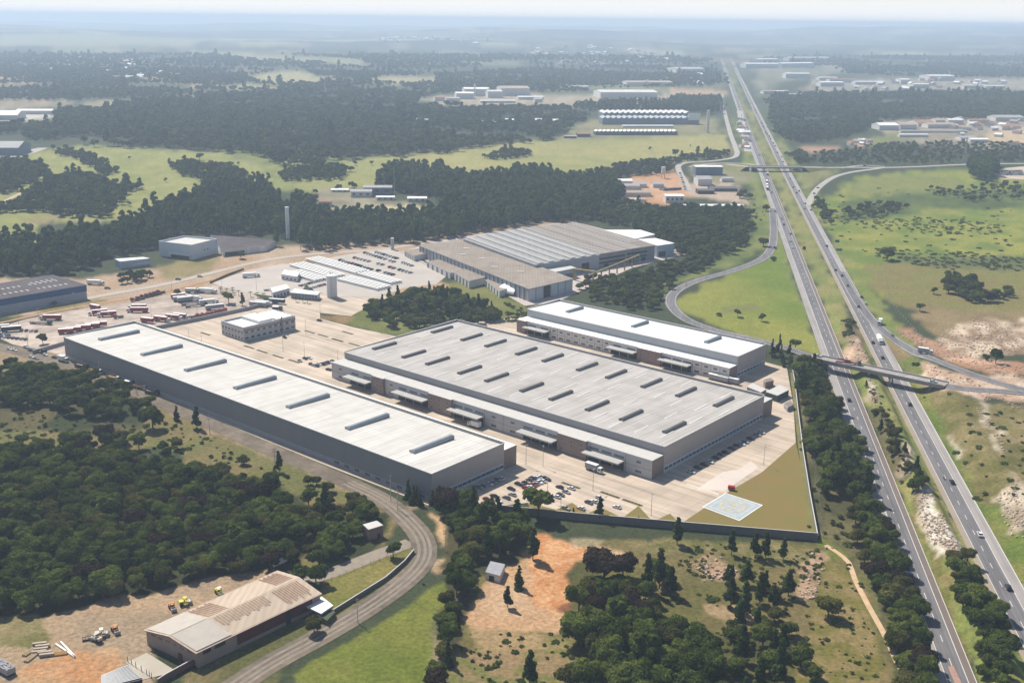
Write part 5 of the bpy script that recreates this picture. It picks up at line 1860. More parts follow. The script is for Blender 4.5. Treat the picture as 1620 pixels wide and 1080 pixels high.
# zones of woodland; (polygon, spacing, [(kind, weight)], scale range, label, group or None for stuff)
DENSE = [('wood0', 3), ('wood1', 3), ('wood2', 2), ('wood3', 3), ('olive0', 2), ('olive1', 2), ('bright0', .8), ('brown0', .7)]
PINES = [('pine0', 1), ('pine1', 1), ('pine2', 1)]
EUC = [('euca0', 1), ('euca1', 1)]
MIX = [('wood0', 1), ('wood1', 1), ('olive0', 1), ('olive1', 1), ('pine0', .6), ('bright0', .4)]
FARM = [('wood0', 1), ('wood1', 1), ('wood2', 1), ('olive0', .8), ('olive1', .5), ('euca0', .2), ('bright0', .15)]
SHR = [('shrub0', 1), ('shrub1', 1), ('scrub0', .6)]
ZONES = [
    ([(0, 738), (150, 720), (260, 742), (400, 760), (455, 780), (485, 815), (490, 850), (478, 884), (440, 898), (370, 905), (280, 922), (180, 945), (60, 980), (0, 1000)], 7.6, DENSE, (.65, 1.12), 'leafy tree in the dense dark wood behind the tan-roofed shed', 'trees of the dense wood'),
    ([(0, 590), (60, 585), (130, 600), (215, 628), (232, 652), (195, 668), (140, 664), (60, 650), (0, 650)], 9, DENSE, (.7, 1.05), 'leafy tree in the grove at the left below the gravel road', 'trees of the grove below the gravel road'),
    ([(95, 715), (140, 690), (190, 692), (225, 722), (200, 742), (120, 742)], 9, DENSE, (.7, 1.05), 'leafy tree in the grove at the left below the gravel road', 'trees of the grove below the gravel road'),
    ([(240, 690), (350, 715), (500, 775), (500, 800), (400, 740), (260, 715)], 15, MIX, (.5, .8), 'small tree scattered between the dense wood and the gravel road', 'scattered trees by the gravel road'),
    ([(490, 800), (560, 798), (625, 818), (608, 850), (570, 850), (560, 880), (520, 880), (500, 900), (480, 880)], 8.5, DENSE + PINES, (.6, .95), 'dark tree in the clump around the pink hut', 'trees around the pink hut'),
    ([(420, 712), (520, 770), (512, 790), (430, 745)], 11, MIX, (.5, .8), 'small tree scattered between the dense wood and the gravel road', 'scattered trees by the gravel road'),
    ([(633, 775), (660, 775), (700, 790), (705, 812), (672, 806), (640, 795)], 6.0, [('cyp0', 1), ('cyp1', 1), ('pine0', .5)], (.7, .95), 'dark conifer in the row at the corner of the longest warehouse', 'conifers at the warehouse corner'),
    ([(705, 790), (758, 785), (770, 812), (838, 822), (845, 845), (800, 880), (770, 880), (745, 905), (708, 850), (695, 815)], 7.5, DENSE + PINES, (.7, 1.1), 'dark tree in the clump outside the near corner of the car park', 'trees outside the car park corner'),
    ([(722, 880), (745, 905), (745, 940), (722, 985), (715, 1010), (690, 1050), (672, 1080), (690, 1080), (712, 1020), (712, 930)], 6.5, DENSE + [('cyp0', 3), ('cyp1', 3)], (.6, .9), 'dark tree in the hedge row beside the bright green meadow', 'trees of the meadow hedge row'),
    ([(905, 950), (960, 930), (1000, 950), (1020, 985), (1090, 1000), (1130, 1040), (1150, 1090), (935, 1090), (905, 1010)], 7.4, DENSE, (.8, 1.15), 'leafy tree in the dark thicket at the bottom centre', 'trees of the bottom thicket'),
    ([(1000, 895), (1050, 930), (1070, 985), (1020, 985)], 9, PINES + MIX, (.6, .9), 'leafy tree in the dark thicket at the bottom centre', 'trees of the bottom thicket'),
    ([(1150, 930), (1240, 920), (1270, 960), (1260, 1000), (1300, 1030), (1280, 1085), (1170, 1085), (1150, 1020)], 10.5, PINES + [('wood0', .8), ('olive0', .8)], (.65, 1.0), 'loose dark tree on the rough ground left of the sandy path', 'trees on the rough ground'),
    ([(1262, 575), (1288, 578), (1310, 630), (1345, 700), (1380, 775), (1386, 800), (1300, 790), (1285, 720), (1272, 650)], 6.2, DENSE + PINES + [('bright0', 1.6)], (.75, 1.15), 'roadside tree in the belt between the lawn wall and the highway', 'belt of roadside trees'),
    ([(1345, 800), (1400, 800), (1425, 850), (1452, 910), (1465, 960), (1478, 1040), (1480, 1085), (1445, 1085), (1405, 990), (1372, 910), (1345, 850)], 6.4, DENSE + [('olive0', 3), ('olive1', 3), ('brown0', .5)], (.75, 1.1), 'roadside tree in the belt between the sandy path and the highway', 'belt of roadside trees by the path'),
    ([(1205, 548), (1258, 562), (1262, 590), (1218, 575)], 6.5, [('pine0', 1), ('cyp1', 2)], (.6, .9), 'dark conifer behind the far end of the white-roofed warehouse', 'conifers behind the white-roofed warehouse'),
    ([(1372, 610), (1385, 612), (1420, 690), (1440, 720), (1448, 770), (1430, 772), (1400, 715), (1372, 650)], 4.6, SHR + [('olive0', .7), ('pine0', .2)], (.45, .75), 'low scrubby bush on the bank between the carriageways', 'bushes between the carriageways'),
    ([(1452, 748), (1468, 760), (1470, 780), (1445, 785)], 4.8, [('wood0', 1), ('pine0', 1)], (.5, .75), 'low scrubby bush on the bank between the carriageways', 'bushes between the carriageways'),
    ([(1490, 890), (1525, 880), (1548, 920), (1575, 960), (1600, 1040), (1612, 1085), (1550, 1085), (1520, 1000)], 6.0, [('wood0', 1), ('olive0', 1), ('wood3', 1), ('bright0', .5), ('pine0', .3)], (.5, .8), 'leafy tree on the near end of the bank between the carriageways', 'trees on the near median bank'),
    ([(1345, 495), (1352, 510), (1340, 545), (1330, 520)], 6, SHR, (1, 1.8), 'low scrubby bush on the bank between the carriageways', 'bushes between the carriageways'),
    ([(1490, 445), (1520, 440), (1545, 450), (1560, 470), (1600, 462), (1605, 472), (1570, 482), (1530, 478), (1495, 466)], 8, [('wood0', 1), ('wood1', 1), ('brown0', .3)], (.6, .9), 'dark tree in the copse standing in the right-hand field', 'copse in the right-hand field'),
    ([(580, 500), (600, 480), (650, 468), (700, 462), (760, 478), (795, 505), (760, 512), (700, 515), (640, 522), (610, 518)], 7.4, [('cyp1', .6), ('pine0', 1), ('wood0', 2), ('wood3', 2), ('olive0', 1)], (.65, 1.0), 'dark tree on the planted bank inside the estate', 'trees on the planted bank'),
    ([(795, 480), (835, 495), (840, 505), (800, 508)], 7, SHR, (.8, 1.5), 'low shrub at the edge of the planted bank', 'shrubs at the planted bank'),
    ([(908, 470), (935, 445), (1010, 428), (1075, 412), (1140, 405), (1110, 432), (1060, 448), (1045, 470), (1060, 495), (1000, 485)], 8.5, [('wood0', 1), ('wood3', 1), ('olive0', 1), ('olive1', 1), ('bright0', .5)], (.5, .85), None, None),
    ([(862, 352), (940, 322), (1050, 330), (1180, 335), (1182, 370), (1160, 400), (1100, 412), (1065, 402), (1040, 378), (1000, 362), (930, 352)], 8.5, FARM + [('bright0', .3)], (.6, 1.0), None, None),
    ([(1180, 295), (1210, 330), (1215, 375), (1190, 400), (1170, 330)], 13, SHR + [('olive0', 1)], (.5, 1.2), None, None),
    ([(440, 345), (480, 320), (500, 345), (560, 350), (690, 345), (720, 330), (800, 340), (900, 345), (850, 352), (760, 366), (690, 378), (600, 388), (540, 392), (490, 398), (440, 392)], 7.5, EUC + [('wood1', .8), ('wood2', .8)], (.65, 1.0), None, None),
    ([(600, 292), (620, 275), (700, 272), (730, 290), (800, 283), (860, 275), (900, 290), (960, 292), (985, 318), (960, 332), (880, 345), (790, 345), (720, 335), (690, 312), (610, 306)], 7.6, EUC + [('wood1', .5), ('olive1', .3)], (.7, 1.05), None, None),
    ([(500, 300), (560, 297), (610, 306), (690, 320), (690, 328), (540, 325), (500, 318)], 18, FARM, (.5, .9), None, None),
    ([(0, 400), (60, 385), (130, 370), (210, 358), (240, 335), (320, 312), (345, 290), (420, 292), (445, 330), (440, 380), (330, 372), (250, 380), (250, 392), (180, 410), (120, 436), (0, 436)], 7.8, EUC + [('wood1', 1.5), ('wood2', 1.5), ('wood0', 1.5)], (.65, 1.05), None, None),
    ([(165, 440), (188, 434), (246, 433), (252, 445), (190, 453)], 8, FARM, (.5, .8), None, None),
    ([(305, 400), (350, 405), (420, 395), (440, 400), (420, 408), (330, 412)], 15, [('euca0', 1), ('wood1', 1)], (.5, .8), None, None),
    ([(0, 262), (50, 256), (78, 270), (60, 285), (20, 305), (0, 312)], 8.5, FARM, (.7, 1.1), None, None),
    ([(75, 236), (135, 242), (170, 262), (190, 272), (180, 280), (150, 272), (140, 262), (90, 242)], 9, FARM, (.6, .95), None, None),
    ([(25, 330), (40, 305), (95, 278), (140, 280), (185, 290), (215, 292), (212, 302), (190, 325), (180, 342), (110, 344), (85, 335), (0, 352)], 8.5, FARM, (.65, 1.05), None, None),
    ([(270, 262), (290, 256), (360, 264), (385, 275), (375, 290), (340, 292), (285, 278)], 8.5, FARM, (.6, .95), None, None),
    ([(445, 278), (475, 266), (535, 262), (552, 275), (520, 287), (450, 286)], 8.5, FARM, (.6, .9), None, None),
    ([(765, 250), (790, 238), (840, 240), (842, 247), (790, 254)], 9, FARM, (.6, .9), None, None),
    ([(930, 280), (985, 262), (1060, 252), (1150, 240), (1152, 247), (1075, 262), (1065, 275), (1000, 278), (950, 292)], 9, FARM, (.5, .9), None, None),
    ([(0, 195), (60, 188), (130, 175), (200, 165), (320, 168), (430, 160), (560, 158), (640, 158), (690, 165), (760, 172), (900, 172), (930, 185), (905, 197), (872, 222), (700, 240), (560, 252), (450, 264), (420, 252), (390, 245), (345, 240), (250, 236), (130, 230), (128, 222), (40, 222), (30, 212), (0, 212)], 15.5, FARM, (1.0, 1.6), None, None),
    ([(905, 172), (1000, 165), (1010, 160), (1138, 160), (1140, 182), (1060, 180), (940, 184)], 13, EUC, (.8, 1.1), None, None),
    ([(0, 148), (330, 140), (560, 146), (690, 150), (690, 156), (430, 160), (320, 166), (150, 160), (0, 158)], 20, FARM, (1.0, 1.6), None, None),
    ([(0, 100), (400, 112), (700, 118), (1000, 105), (1140, 112), (1140, 136), (980, 140), (900, 148), (700, 150), (380, 138), (0, 146)], 24, FARM, (1.0, 1.7), None, None),
    ([(0, 84), (500, 88), (1100, 92), (1140, 104), (1000, 102), (600, 112), (0, 98)], 40, FARM, (1.2, 2.0), None, None),
    ([(1215, 152), (1330, 150), (1620, 142), (1620, 188), (1400, 190), (1290, 188), (1222, 192)], 15, FARM, (.9, 1.5), None, None),
    ([(1210, 92), (1620, 88), (1620, 122), (1480, 124), (1340, 118), (1330, 105), (1215, 105)], 32, FARM, (1.0, 1.8), None, None),
    ([(1222, 195), (1300, 192), (1390, 188), (1392, 200), (1345, 215), (1300, 225), (1260, 228), (1232, 218)], 11, FARM, (.6, 1.0), None, None),
    ([(1290, 245), (1330, 240), (1390, 232), (1480, 225), (1620, 238), (1620, 258), (1540, 256), (1480, 260), (1380, 260), (1300, 262)], 11, [('wood0', 1), ('olive0', 1), ('shrub0', 2)], (.5, .9), None, None),
    ([(1245, 245), (1270, 240), (1285, 256), (1270, 262)], 9, FARM, (.5, .9), None, None),
    ([(1535, 282), (1540, 262), (1568, 258), (1575, 280), (1568, 290)], 6, EUC, (.75, 1.0), None, None),
    ([(1285, 312), (1300, 312), (1312, 340), (1318, 360), (1300, 345)], 7, [('wood0', 1), ('wood3', 1)], (.5, .8), None, None),
    ([(1330, 335), (1400, 320), (1440, 328), (1400, 340), (1350, 348)], 8, [('olive0', 1), ('scrub1', 1), ('shrub0', 1)], (.6, 1.0), None, None),
    ([(1460, 300), (1560, 292), (1620, 300), (1620, 330), (1520, 318)], 11, [('olive0', 1), ('scrub0', 1), ('shrub0', 1)], (.5, 1.0), None, None),
    ([(1290, 322), (1350, 300), (1620, 300), (1620, 440), (1400, 405), (1340, 385)], 30, [('scrub0', 2), ('shrub0', .5), ('scrub1', .7)], (.5, 1.5), None, None),
    ([(1380, 395), (1450, 400), (1620, 412), (1620, 432), (1500, 425), (1400, 415)], 9, [('scrub0', 2), ('scrub1', .7), ('shrub0', .2)], (.5, 1.3), None, None),
    ([(1300, 325), (1350, 335), (1420, 345), (1520, 345), (1600, 360), (1500, 372), (1380, 362), (1320, 352)], 11, [('scrub0', 2), ('scrub1', .7), ('shrub0', .2)], (.5, 1.3), None, None),
    ([(1470, 620), (1560, 645), (1620, 660), (1620, 900), (1570, 800), (1510, 690)], 11, SHR + [('scrub0', 2)], (.4, 1.0), None, None),
    ([(1405, 550), (1440, 565), (1470, 585), (1455, 600), (1425, 580)], 6, SHR, (.8, 1.6), None, None),
    ([(985, 860), (1100, 858), (1300, 870), (1290, 905), (1150, 930), (1050, 920), (1000, 890)], 4.2, SHR + [('scrub0', 2)], (.2, .8), None, None),
    ([(1280, 900), (1340, 890), (1390, 1000), (1420, 1080), (1260, 1080)], 4.5, SHR + [('scrub0', 2), ('scrub1', 1)], (.15, .6), None, None),
    ([(1000, 890), (1160, 915), (1290, 900), (1270, 1000), (1280, 1085), (1140, 1085), (1100, 1000), (1010, 950)], 4.4, SHR + [('scrub0', 2), ('scrub1', 1)], (.2, .8), None, None),
    ([(745, 1000), (900, 1005), (930, 1080), (690, 1080)], 4.2, SHR + [('scrub0', 2), ('scrub1', 1)], (.15, .7), None, None),
    ([(0, 610), (230, 650), (520, 770), (500, 800), (260, 712), (0, 720)], 6, SHR + [('scrub0', 1)], (.2, .9), None, None),
    ([(1258, 600), (1272, 640), (1300, 760), (1340, 850), (1330, 870), (1298, 850), (1280, 760), (1265, 660)], 6.5, SHR, (.5, 1.1), None, None),
    ([(545, 975), (640, 935), (690, 900), (690, 915), (640, 950), (550, 995), (500, 1025), (490, 1022)], 5, SHR + [('cyp0', .6)], (.35, .7), 'low shrub on the verge between gravel road and bright meadow', 'shrubs on the meadow verge'),
]
def keys_of(kinds):
    return [q[0] for q in kinds]


EXC = [[P(*q)[:2] for q in e] for e in ([(438, 400), (474, 400), (474, 377), (440, 377)], [(385, 122), (440, 113), (485, 114), (500, 121), (538, 122), (500, 134), (420, 133)], [(350, 138), (390, 131), (450, 140), (440, 145), (350, 141)], [(572, 128), (610, 121), (688, 122), (690, 133), (620, 134)],
                                        [(270, 78), (560, 95), (590, 104), (420, 98)], [(655, 166), (690, 150), (880, 147), (1060, 145), (1060, 166)], [(-10, 176), (85, 175), (90, 200), (-10, 200)], [(240, 420), (250, 385), (300, 372), (440, 372), (430, 400), (340, 412)],
                                        [(165, 432), (175, 402), (250, 402), (250, 431)], [(500, 330), (500, 302), (600, 300), (690, 315), (690, 338)], [(-10, 480), (-10, 440), (90, 432), (150, 455), (140, 470)], [(566, 866), (618, 856), (612, 828), (562, 834)])]
RDX = [[P(*q)[:2] for q in L_] for L_ in ([(1222, 330), (1224, 365), (1221, 390), (1205, 410), (1160, 428), (1110, 442), (1078, 455), (1063, 468), (1062, 482), (1075, 498), (1095, 510), (1128, 521.5), (1180, 533.5), (1235, 549)], [(1330, 430), (1352, 470), (1378, 505), (1402, 527), (1430, 547), (1463, 563), (1505, 580), (1560, 600), (1625, 618)],
                                         [(1278, 325), (1284, 312), (1296, 296), (1318, 281), (1345, 273), (1380, 268)], [(1163, 232), (1166, 243), (1158, 250), (1125, 255), (1090, 257), (1074, 262), (1075, 272), (1090, 302)], [(60, 487), (150, 470), (260, 450), (330, 433), (420, 412), (500, 402), (590, 396), (690, 382)],
                                         GR, [(650, 858), (600, 876), (550, 896), (505, 912), (460, 915)])]
IND, STUFF = [], []
for zi, (poly, sp_, kinds, (s0, s1), lab, grp) in enumerate(ZONES):
    w = [P(*q)[:2] for q in widen(poly)]
    x0, x1 = min(p[0] for p in w), max(p[0] for p in w)
    y0, y1 = min(p[1] for p in w), max(p[1] for p in w)
    nx, ny = int((x1 - x0) / sp_) + 1, int((y1 - y0) / (sp_ * .87)) + 1
    gx_, gy_ = np.meshgrid(np.arange(nx), np.arange(ny))
    X = x0 + (gx_ + .5 * (gy_ % 2)) * sp_ + rng.uniform(-.38, .38, gx_.shape) * sp_
    Y = y0 + gy_ * sp_ * .87 + rng.uniform(-.38, .38, gx_.shape) * sp_
    amp = sp_ * (1.5 if grp else 4.5)
    k = inside(X + (fbm(X / 30, Y / 30, 3, 9) - .5) * amp, Y + (fbm(X / 30, Y / 30, 3, 19) - .5) * amp * 1.6, w)
    if sp_ < 6.1 and not grp and 'scrub0' in keys_of(kinds):
        k &= fbm(X / 10, Y / 10, 3, 33 + zi) > .5
    if sp_ > 12:
        k &= fbm(X / (sp_ * 9), Y / (sp_ * 9), 3, 55 + zi) > .36
    for e in EXC:
        k &= ~inside(X, Y, e)
    T_ = (X - HK * Y - HC) / HN
    k &= ~(((T_ > -11.5) & (T_ < 3.5)) | ((T_ > 18) & (T_ < 36.5)))
    for L_ in RDX:
        k &= seg_dist(X, Y, L_)[0] > 7.5
    X, Y = X[k], Y[k]
    keys = [q[0] for q in kinds]
    pr = np.array([q[1] for q in kinds])
    ch = rng.choice(len(keys), len(X), p=pr / pr.sum())
    sc_ = rng.uniform(s0, s1, len(X))
    Z_ = hfun(X, Y)
    for i in range(len(X)):
        (IND if grp else STUFF).append((keys[ch[i]], X[i], Y[i], float(Z_[i]), float(sc_[i]), lab, grp))


def in_frame(x, y, z):
    d = np.array([x, y, z - CAM_H])
    f = d @ FW
    u, v = 810 + FOC * (d @ RT) / f, 540 - FOC * (d @ UP) / f
    return -10 < u < 1630 and -10 < v < 1100


cnt = {}
IND.sort(key=lambda q: math.hypot(q[1], q[2]) / q[4])
for q in IND:
    nm = kind_of(q[0])[0]
    cnt[nm] = cnt.get(nm, 0)
    if cnt[nm] < 255 and in_frame(q[1], q[2], q[3] + 4):
        cnt[nm] += 1
        lab_, grp_ = q[5], q[6]
        kd = q[0].rstrip('0123456789')
        if nm in ('pine_tree', 'conifer_tree'):
            for w_ in ('leafy tree', 'small tree', 'dark tree', 'roadside tree', 'dark conifer', 'low scrubby bush', 'low shrub'):
                lab_ = lab_.replace(w_, {'pine_tree': 'feathery pine', 'conifer_tree': 'dense narrow conifer'}[nm])
            grp_ += ', ' + ('pines' if nm == 'pine_tree' else 'conifers')
        elif nm == 'broadleaf_tree':
            lab_ = lab_.replace('low scrubby bush', 'small leafy tree').replace('low shrub', 'small leafy tree')
            if kd in ('brown', 'bright', 'olive'):
                ad = {'brown': 'purple-brown', 'bright': 'bright green', 'olive': 'dull olive'}[kd]
                lab_ = lab_.replace('dark tree', 'tree') if kd != 'brown' else lab_
                lab_ = ad + ' ' + lab_
                grp_ += ', ' + ad
        elif nm == 'shrub':
            lab_ = lab_.replace('small tree', 'low shrub').replace('leafy tree', 'low shrub')
        tree_at(q[0], (q[1], q[2], q[3]), (q[4] * random.uniform(.9, 1.12), q[4] * random.uniform(.9, 1.12), q[4] * random.uniform(.8, 1.25)), lab_, grp_)
    else:
        STUFF.append(q)
print('trees', cnt, 'stuff', len(STUFF))

# one hedge of free trees for the "stuff" sources is already standing in the scene; the rest of the woods is one object
def scatter(name, items, keys):
    src = []
    for k in keys:
        src.append([o for o in COL.objects if o.data == TREE[k][2]][0] if any(o.data == TREE[k][2] for o in COL.objects) else None)
    me = bpy.data.meshes.new(name)
    me.from_pydata([(q[1], q[2], q[3]) for q in items], [], [])
    for an, ty, vals in (('sc', 'FLOAT', [q[4] for q in items]), ('rz', 'FLOAT', rng.uniform(0, 6.28, len(items)).tolist()), ('var', 'INT', [keys.index(q[0]) for q in items])):
        me.attributes.new(an, ty, 'POINT').data.foreach_set('value', vals)
    o = struct(name, me, 'stuff')
    ng = bpy.data.node_groups.new(name, 'GeometryNodeTree')
    ng.interface.new_socket('Geometry', in_out='INPUT', socket_type='NodeSocketGeometry')
    ng.interface.new_socket('Geometry', in_out='OUTPUT', socket_type='NodeSocketGeometry')
    gi, go = ng.nodes.new('NodeGroupInput'), ng.nodes.new('NodeGroupOutput')
    ip = ng.nodes.new('GeometryNodeInstanceOnPoints')
    jn = ng.nodes.new('GeometryNodeGeometryToInstance')
    for s_ in reversed(src):
        oi = ng.nodes.new('GeometryNodeObjectInfo')
        oi.inputs['Object'].default_value = s_
        oi.inputs['As Instance'].default_value = False
        oi.transform_space = 'ORIGINAL'
        ng.links.new(oi.outputs['Geometry'], jn.inputs[0])
    ng.links.new(gi.outputs[0], ip.inputs['Points'])
    ng.links.new(jn.outputs[0], ip.inputs['Instance'])
    ip.inputs['Pick Instance'].default_value = True

    def attr(n, ty):
        a = ng.nodes.new('GeometryNodeInputNamedAttribute')
        a.data_type = ty
        a.inputs['Name'].default_value = n
        return [s_ for s_ in a.outputs if s_.enabled and s_.name == 'Attribute'][0]
    ng.links.new(attr('var', 'INT'), ip.inputs['Instance Index'])
    ng.links.new(attr('sc', 'FLOAT'), ip.inputs['Scale'])
    cx = ng.nodes.new('ShaderNodeCombineXYZ')
    ng.links.new(attr('rz', 'FLOAT'), cx.inputs[2])
    ng.links.new(cx.outputs[0], ip.inputs['Rotation'])
    ng.links.new(ip.outputs[0], go.inputs[0])
    md = o.modifiers.new('scatter', 'NODES')
    md.node_group = ng
    return o


have = {k for k in TREE if any(o.data == TREE[k][2] for o in COL.objects if o.data)}
miss = sorted({q[0] for q in STUFF} - have)
print('no standing source for', miss)
MISSP = {'euca0': (700, 290, 'tall eucalyptus at the crest of the row behind the factory'), 'euca1': (655, 296, 'tallest slim eucalyptus in the row behind the factory'),
         'scrub0': (1420, 372, 'bushy green shrub in the right-hand field'), 'scrub1': (1480, 360, 'bright green shrub in the right-hand field'),
         'shrub0': (1455, 352, 'dark low shrub in the right-hand field'), 'shrub1': (1375, 362, 'olive low shrub in the right-hand field')}
for k in miss:
    if k in MISSP:
        x, y, lab = MISSP[k]
        tree_at(k, P(x, y), 1.0, lab)
TK = [k for k in TREE if k[:5] not in ('shrub', 'scrub') and k != 'palm0' and k not in ('round0',)]
used = {q[0] for q in STUFF}
scatter('woodland', [q for q in STUFF if q[0][:5] not in ('shrub', 'scrub')], [k for k in TK if k in used])
scatter('scrub', [q for q in STUFF if q[0][:5] in ('shrub', 'scrub')], sorted(k for k in used if k[:5] in ('shrub', 'scrub')))

# loose pale rock on the cuttings: one boulder of each kind, the rubble as one object
M_ROCK = mat('pale_rock', (0.46, 0.37, 0.29), .95, .25, .6)
M_ROCK2 = mat('pink_rock', (0.46, 0.34, 0.26), .95, .25, .6)
for i, (x, y, m, l) in enumerate(((1490, 840, M_ROCK, 'pale boulder on the rock face between the carriageways'), (1545, 535, M_ROCK2, 'pinkish boulder on the eroded slope right of the exit slip road'))):
    rs = np.random.default_rng(60 + i)
    v, f = ico_core(np.array((0, 0, .3)), 1.0, .7)
    v = v * rs.uniform(.7, 1.2, (12, 1))
    me = bpy.data.meshes.new('boulder')
    me.from_pydata(v.tolist(), [], f)
    me.materials.append(m)
    TREE['rock%d' % i] = (None, None, me)
    thing('boulder', l, 'boulder', tuple(P(x, y)), 0, None, me, 1.3)
RUB = []
RDS = [[P(*q)[:2] for q in L_] for L_ in ([(1330, 430), (1378, 505), (1402, 527), (1430, 547), (1463, 563), (1505, 580), (1560, 600), (1625, 618)], [(1494, 608), (1520, 613), (1555, 616), (1600, 619), (1640, 624)])]
for poly, key, sp_ in (([(1440, 785), (1465, 772), (1480, 790), (1505, 845), (1525, 880), (1500, 882), (1475, 868), (1462, 835)], 'rock0', .85), ([(1372, 598), (1382, 600), (1392, 625), (1385, 640), (1378, 630)], 'rock0', 1.0), ([(1335, 545), (1350, 530), (1362, 545), (1376, 572), (1372, 580), (1338, 575)], 'rock1', 1.4),
                       ([(1430, 700), (1440, 700), (1445, 740), (1436, 760), (1430, 740)], 'rock0', 1.0), ([(1525, 900), (1540, 905), (1550, 935), (1530, 940)], 'rock0', 1.0), ([(1545, 980), (1560, 985), (1578, 1005), (1570, 1012), (1550, 1000)], 'rock0', 1.0), ([(1478, 548), (1490, 525), (1545, 505), (1620, 512), (1620, 560), (1570, 562), (1530, 568)], 'rock1', 1.9),
                       ([(1540, 632), (1550, 632), (1560, 655), (1585, 690), (1600, 720), (1592, 722), (1572, 690), (1548, 660)], 'rock0', 1.5), ([(1575, 790), (1600, 760), (1620, 800), (1620, 850), (1600, 850)], 'rock0', 1.2), ([(1598, 745), (1612, 750), (1610, 790), (1600, 800)], 'rock0', 1.5), ([(1415, 518), (1440, 522), (1500, 552), (1620, 580), (1620, 604), (1490, 566), (1440, 545)], 'rock1', 1.9),
                       ([(1455, 578), (1500, 588), (1620, 628), (1620, 650), (1560, 632), (1490, 612)], 'rock1', 1.8), ([(1090, 890), (1140, 880), (1170, 900), (1165, 915), (1110, 920)], 'rock1', 1.3), ([(1265, 905), (1290, 868), (1318, 865), (1305, 910), (1285, 950), (1265, 950)], 'rock1', 1.3)):
    w = [P(*q)[:2] for q in poly]
    x0, x1, y0, y1 = min(q[0] for q in w), max(q[0] for q in w), min(q[1] for q in w), max(q[1] for q in w)
    n = int((x1 - x0) * (y1 - y0) / sp_ ** 2)
    X, Y = rng.uniform(x0, x1, n), rng.uniform(y0, y1, n)
    k = inside(X, Y, w) & (fbm(X / 7, Y / 7, 3, 71) > .42)
    for rd_ in RDS:
        k &= seg_dist(X, Y, rd_)[0] > 6
    for x, y in zip(X[k], Y[k]):
        RUB.append((key, x, y, float(hfun(x, y)), float(rng.uniform(.1, 1) ** 3 * .75 + .14), None, None))
print('rubble', len(RUB))
scatter('rubble', RUB, ['rock0', 'rock1'])

# ------------------------------------------------------------------ vehicles
PAINT = {'white': (0.68, 0.68, 0.67), 'silver': (0.33, 0.34, 0.35), 'black': (0.018, 0.018, 0.02), 'grey': (0.11, 0.115, 0.12), 'red': (0.30, 0.015, 0.02), 'blue': (0.03, 0.07, 0.20), 'yellow': (0.60, 0.42, 0.03), 'green': (0.04, 0.11, 0.08)}


def paint_mat(c):
    return mat('car_paint_' + c, PAINT[c], 0.25, 0.03, 0.5, spec=0.5)


WHEEL = MB().tube((0, -.11, 0), (0, .11, 0), .32, .32, M_TYRE, 10).tube((0, -.125, 0), (0, .125, 0), .18, .18, M_STEEL, 8).mesh('wheel')
BWHEEL = MB().tube((0, -.16, 0), (0, .16, 0), .5, .5, M_TYRE, 10).tube((0, -.175, 0), (0, .175, 0), .26, .26, M_STEEL, 8).mesh('wheel')


def car_meshes(c):
    pm = paint_mat(c)
    b = MB()
    prof = [(-2.15, .35), (-2.2, .75), (-2.05, .95), (-1.1, 1.0), (.85, .98), (1.9, .82), (2.2, .62), (2.2, .35)]
    w = .86
    for i in range(len(prof)):
        a, d = prof[i], prof[(i + 1) % len(prof)]
        b.face([(a[0], -w, a[1]), (d[0], -w, d[1]), (d[0], w, d[1]), (a[0], w, a[1])][::-1], pm)
    b.face([(p[0], -w, p[1]) for p in prof], pm)
    b.face([(p[0], w, p[1]) for p in prof][::-1], pm)
    cab0 = [(.95, -.80), (.95, .80), (-1.75, .80), (-1.75, -.80)]
    cab1 = [(.15, -.62), (.15, .62), (-1.35, .62), (-1.35, -.62)]
    b.face([(x * 1.0, y, 1.475) for x, y in [(.12, -.62), (.12, .62), (-1.30, .62), (-1.30, -.62)]], pm)
    g = MB()
    for i in range(4):
        j = (i + 1) % 4
        g.face([(*cab0[i], .985), (*cab0[j], .985), (*cab1[j], 1.46), (*cab1[i], 1.46)], M_CARGLASS)
    g.face([(*q, 1.46) for q in cab1], M_CARGLASS)
    return b, g


CARS = {}


def car_proto(c):
    """car with body, windows and four wheels; made once per colour, then copied"""
    if c not in CARS:
        b, g = car_meshes(c)
        one = MB()
        for s_ in (b, g):
            for f, m in zip(s_.f, s_.m):
                one.face([s_.v[i] for i in f], s_.mats[m])
        for x in (-1.35, 1.35):
            one.box(x - .3, x + .3, -.87, .87, .02, .6, M_TYRE)
        CARS[c] = {'b': b.mesh('body'), 'g': g.mesh('windows'), 'one': one.mesh('car'), 'first': None}
    return CARS[c]


def add_car(c, p, rz, label, group=None, far=False, sc=1.0, name='car', cat='car'):
    d = car_proto(c)
    p = (p[0], p[1], p[2])
    if far:
        return thing(name, label, cat, p, rz, group, d['one'], sc)
    if d['first'] is None:
        o = thing(name, label, cat, p, rz, group, None, sc)
        part('body', d['b'], o)
        part('windows', d['g'], o)
        for x in (-1.35, 1.35):
            for y in (-.80, .80):
                part('wheel', WHEEL, o, (x, y, .32))
        d['first'] = o
        return o
    o = copy_tree(d['first'], p, rz, label, None, sc)
    if 'group' in o:
        del o['group']
    if group:
        o['group'] = group
    return o


def ground(px, py, lift=0.16):
    p = P(px, py)
    p[2] += lift
    return p


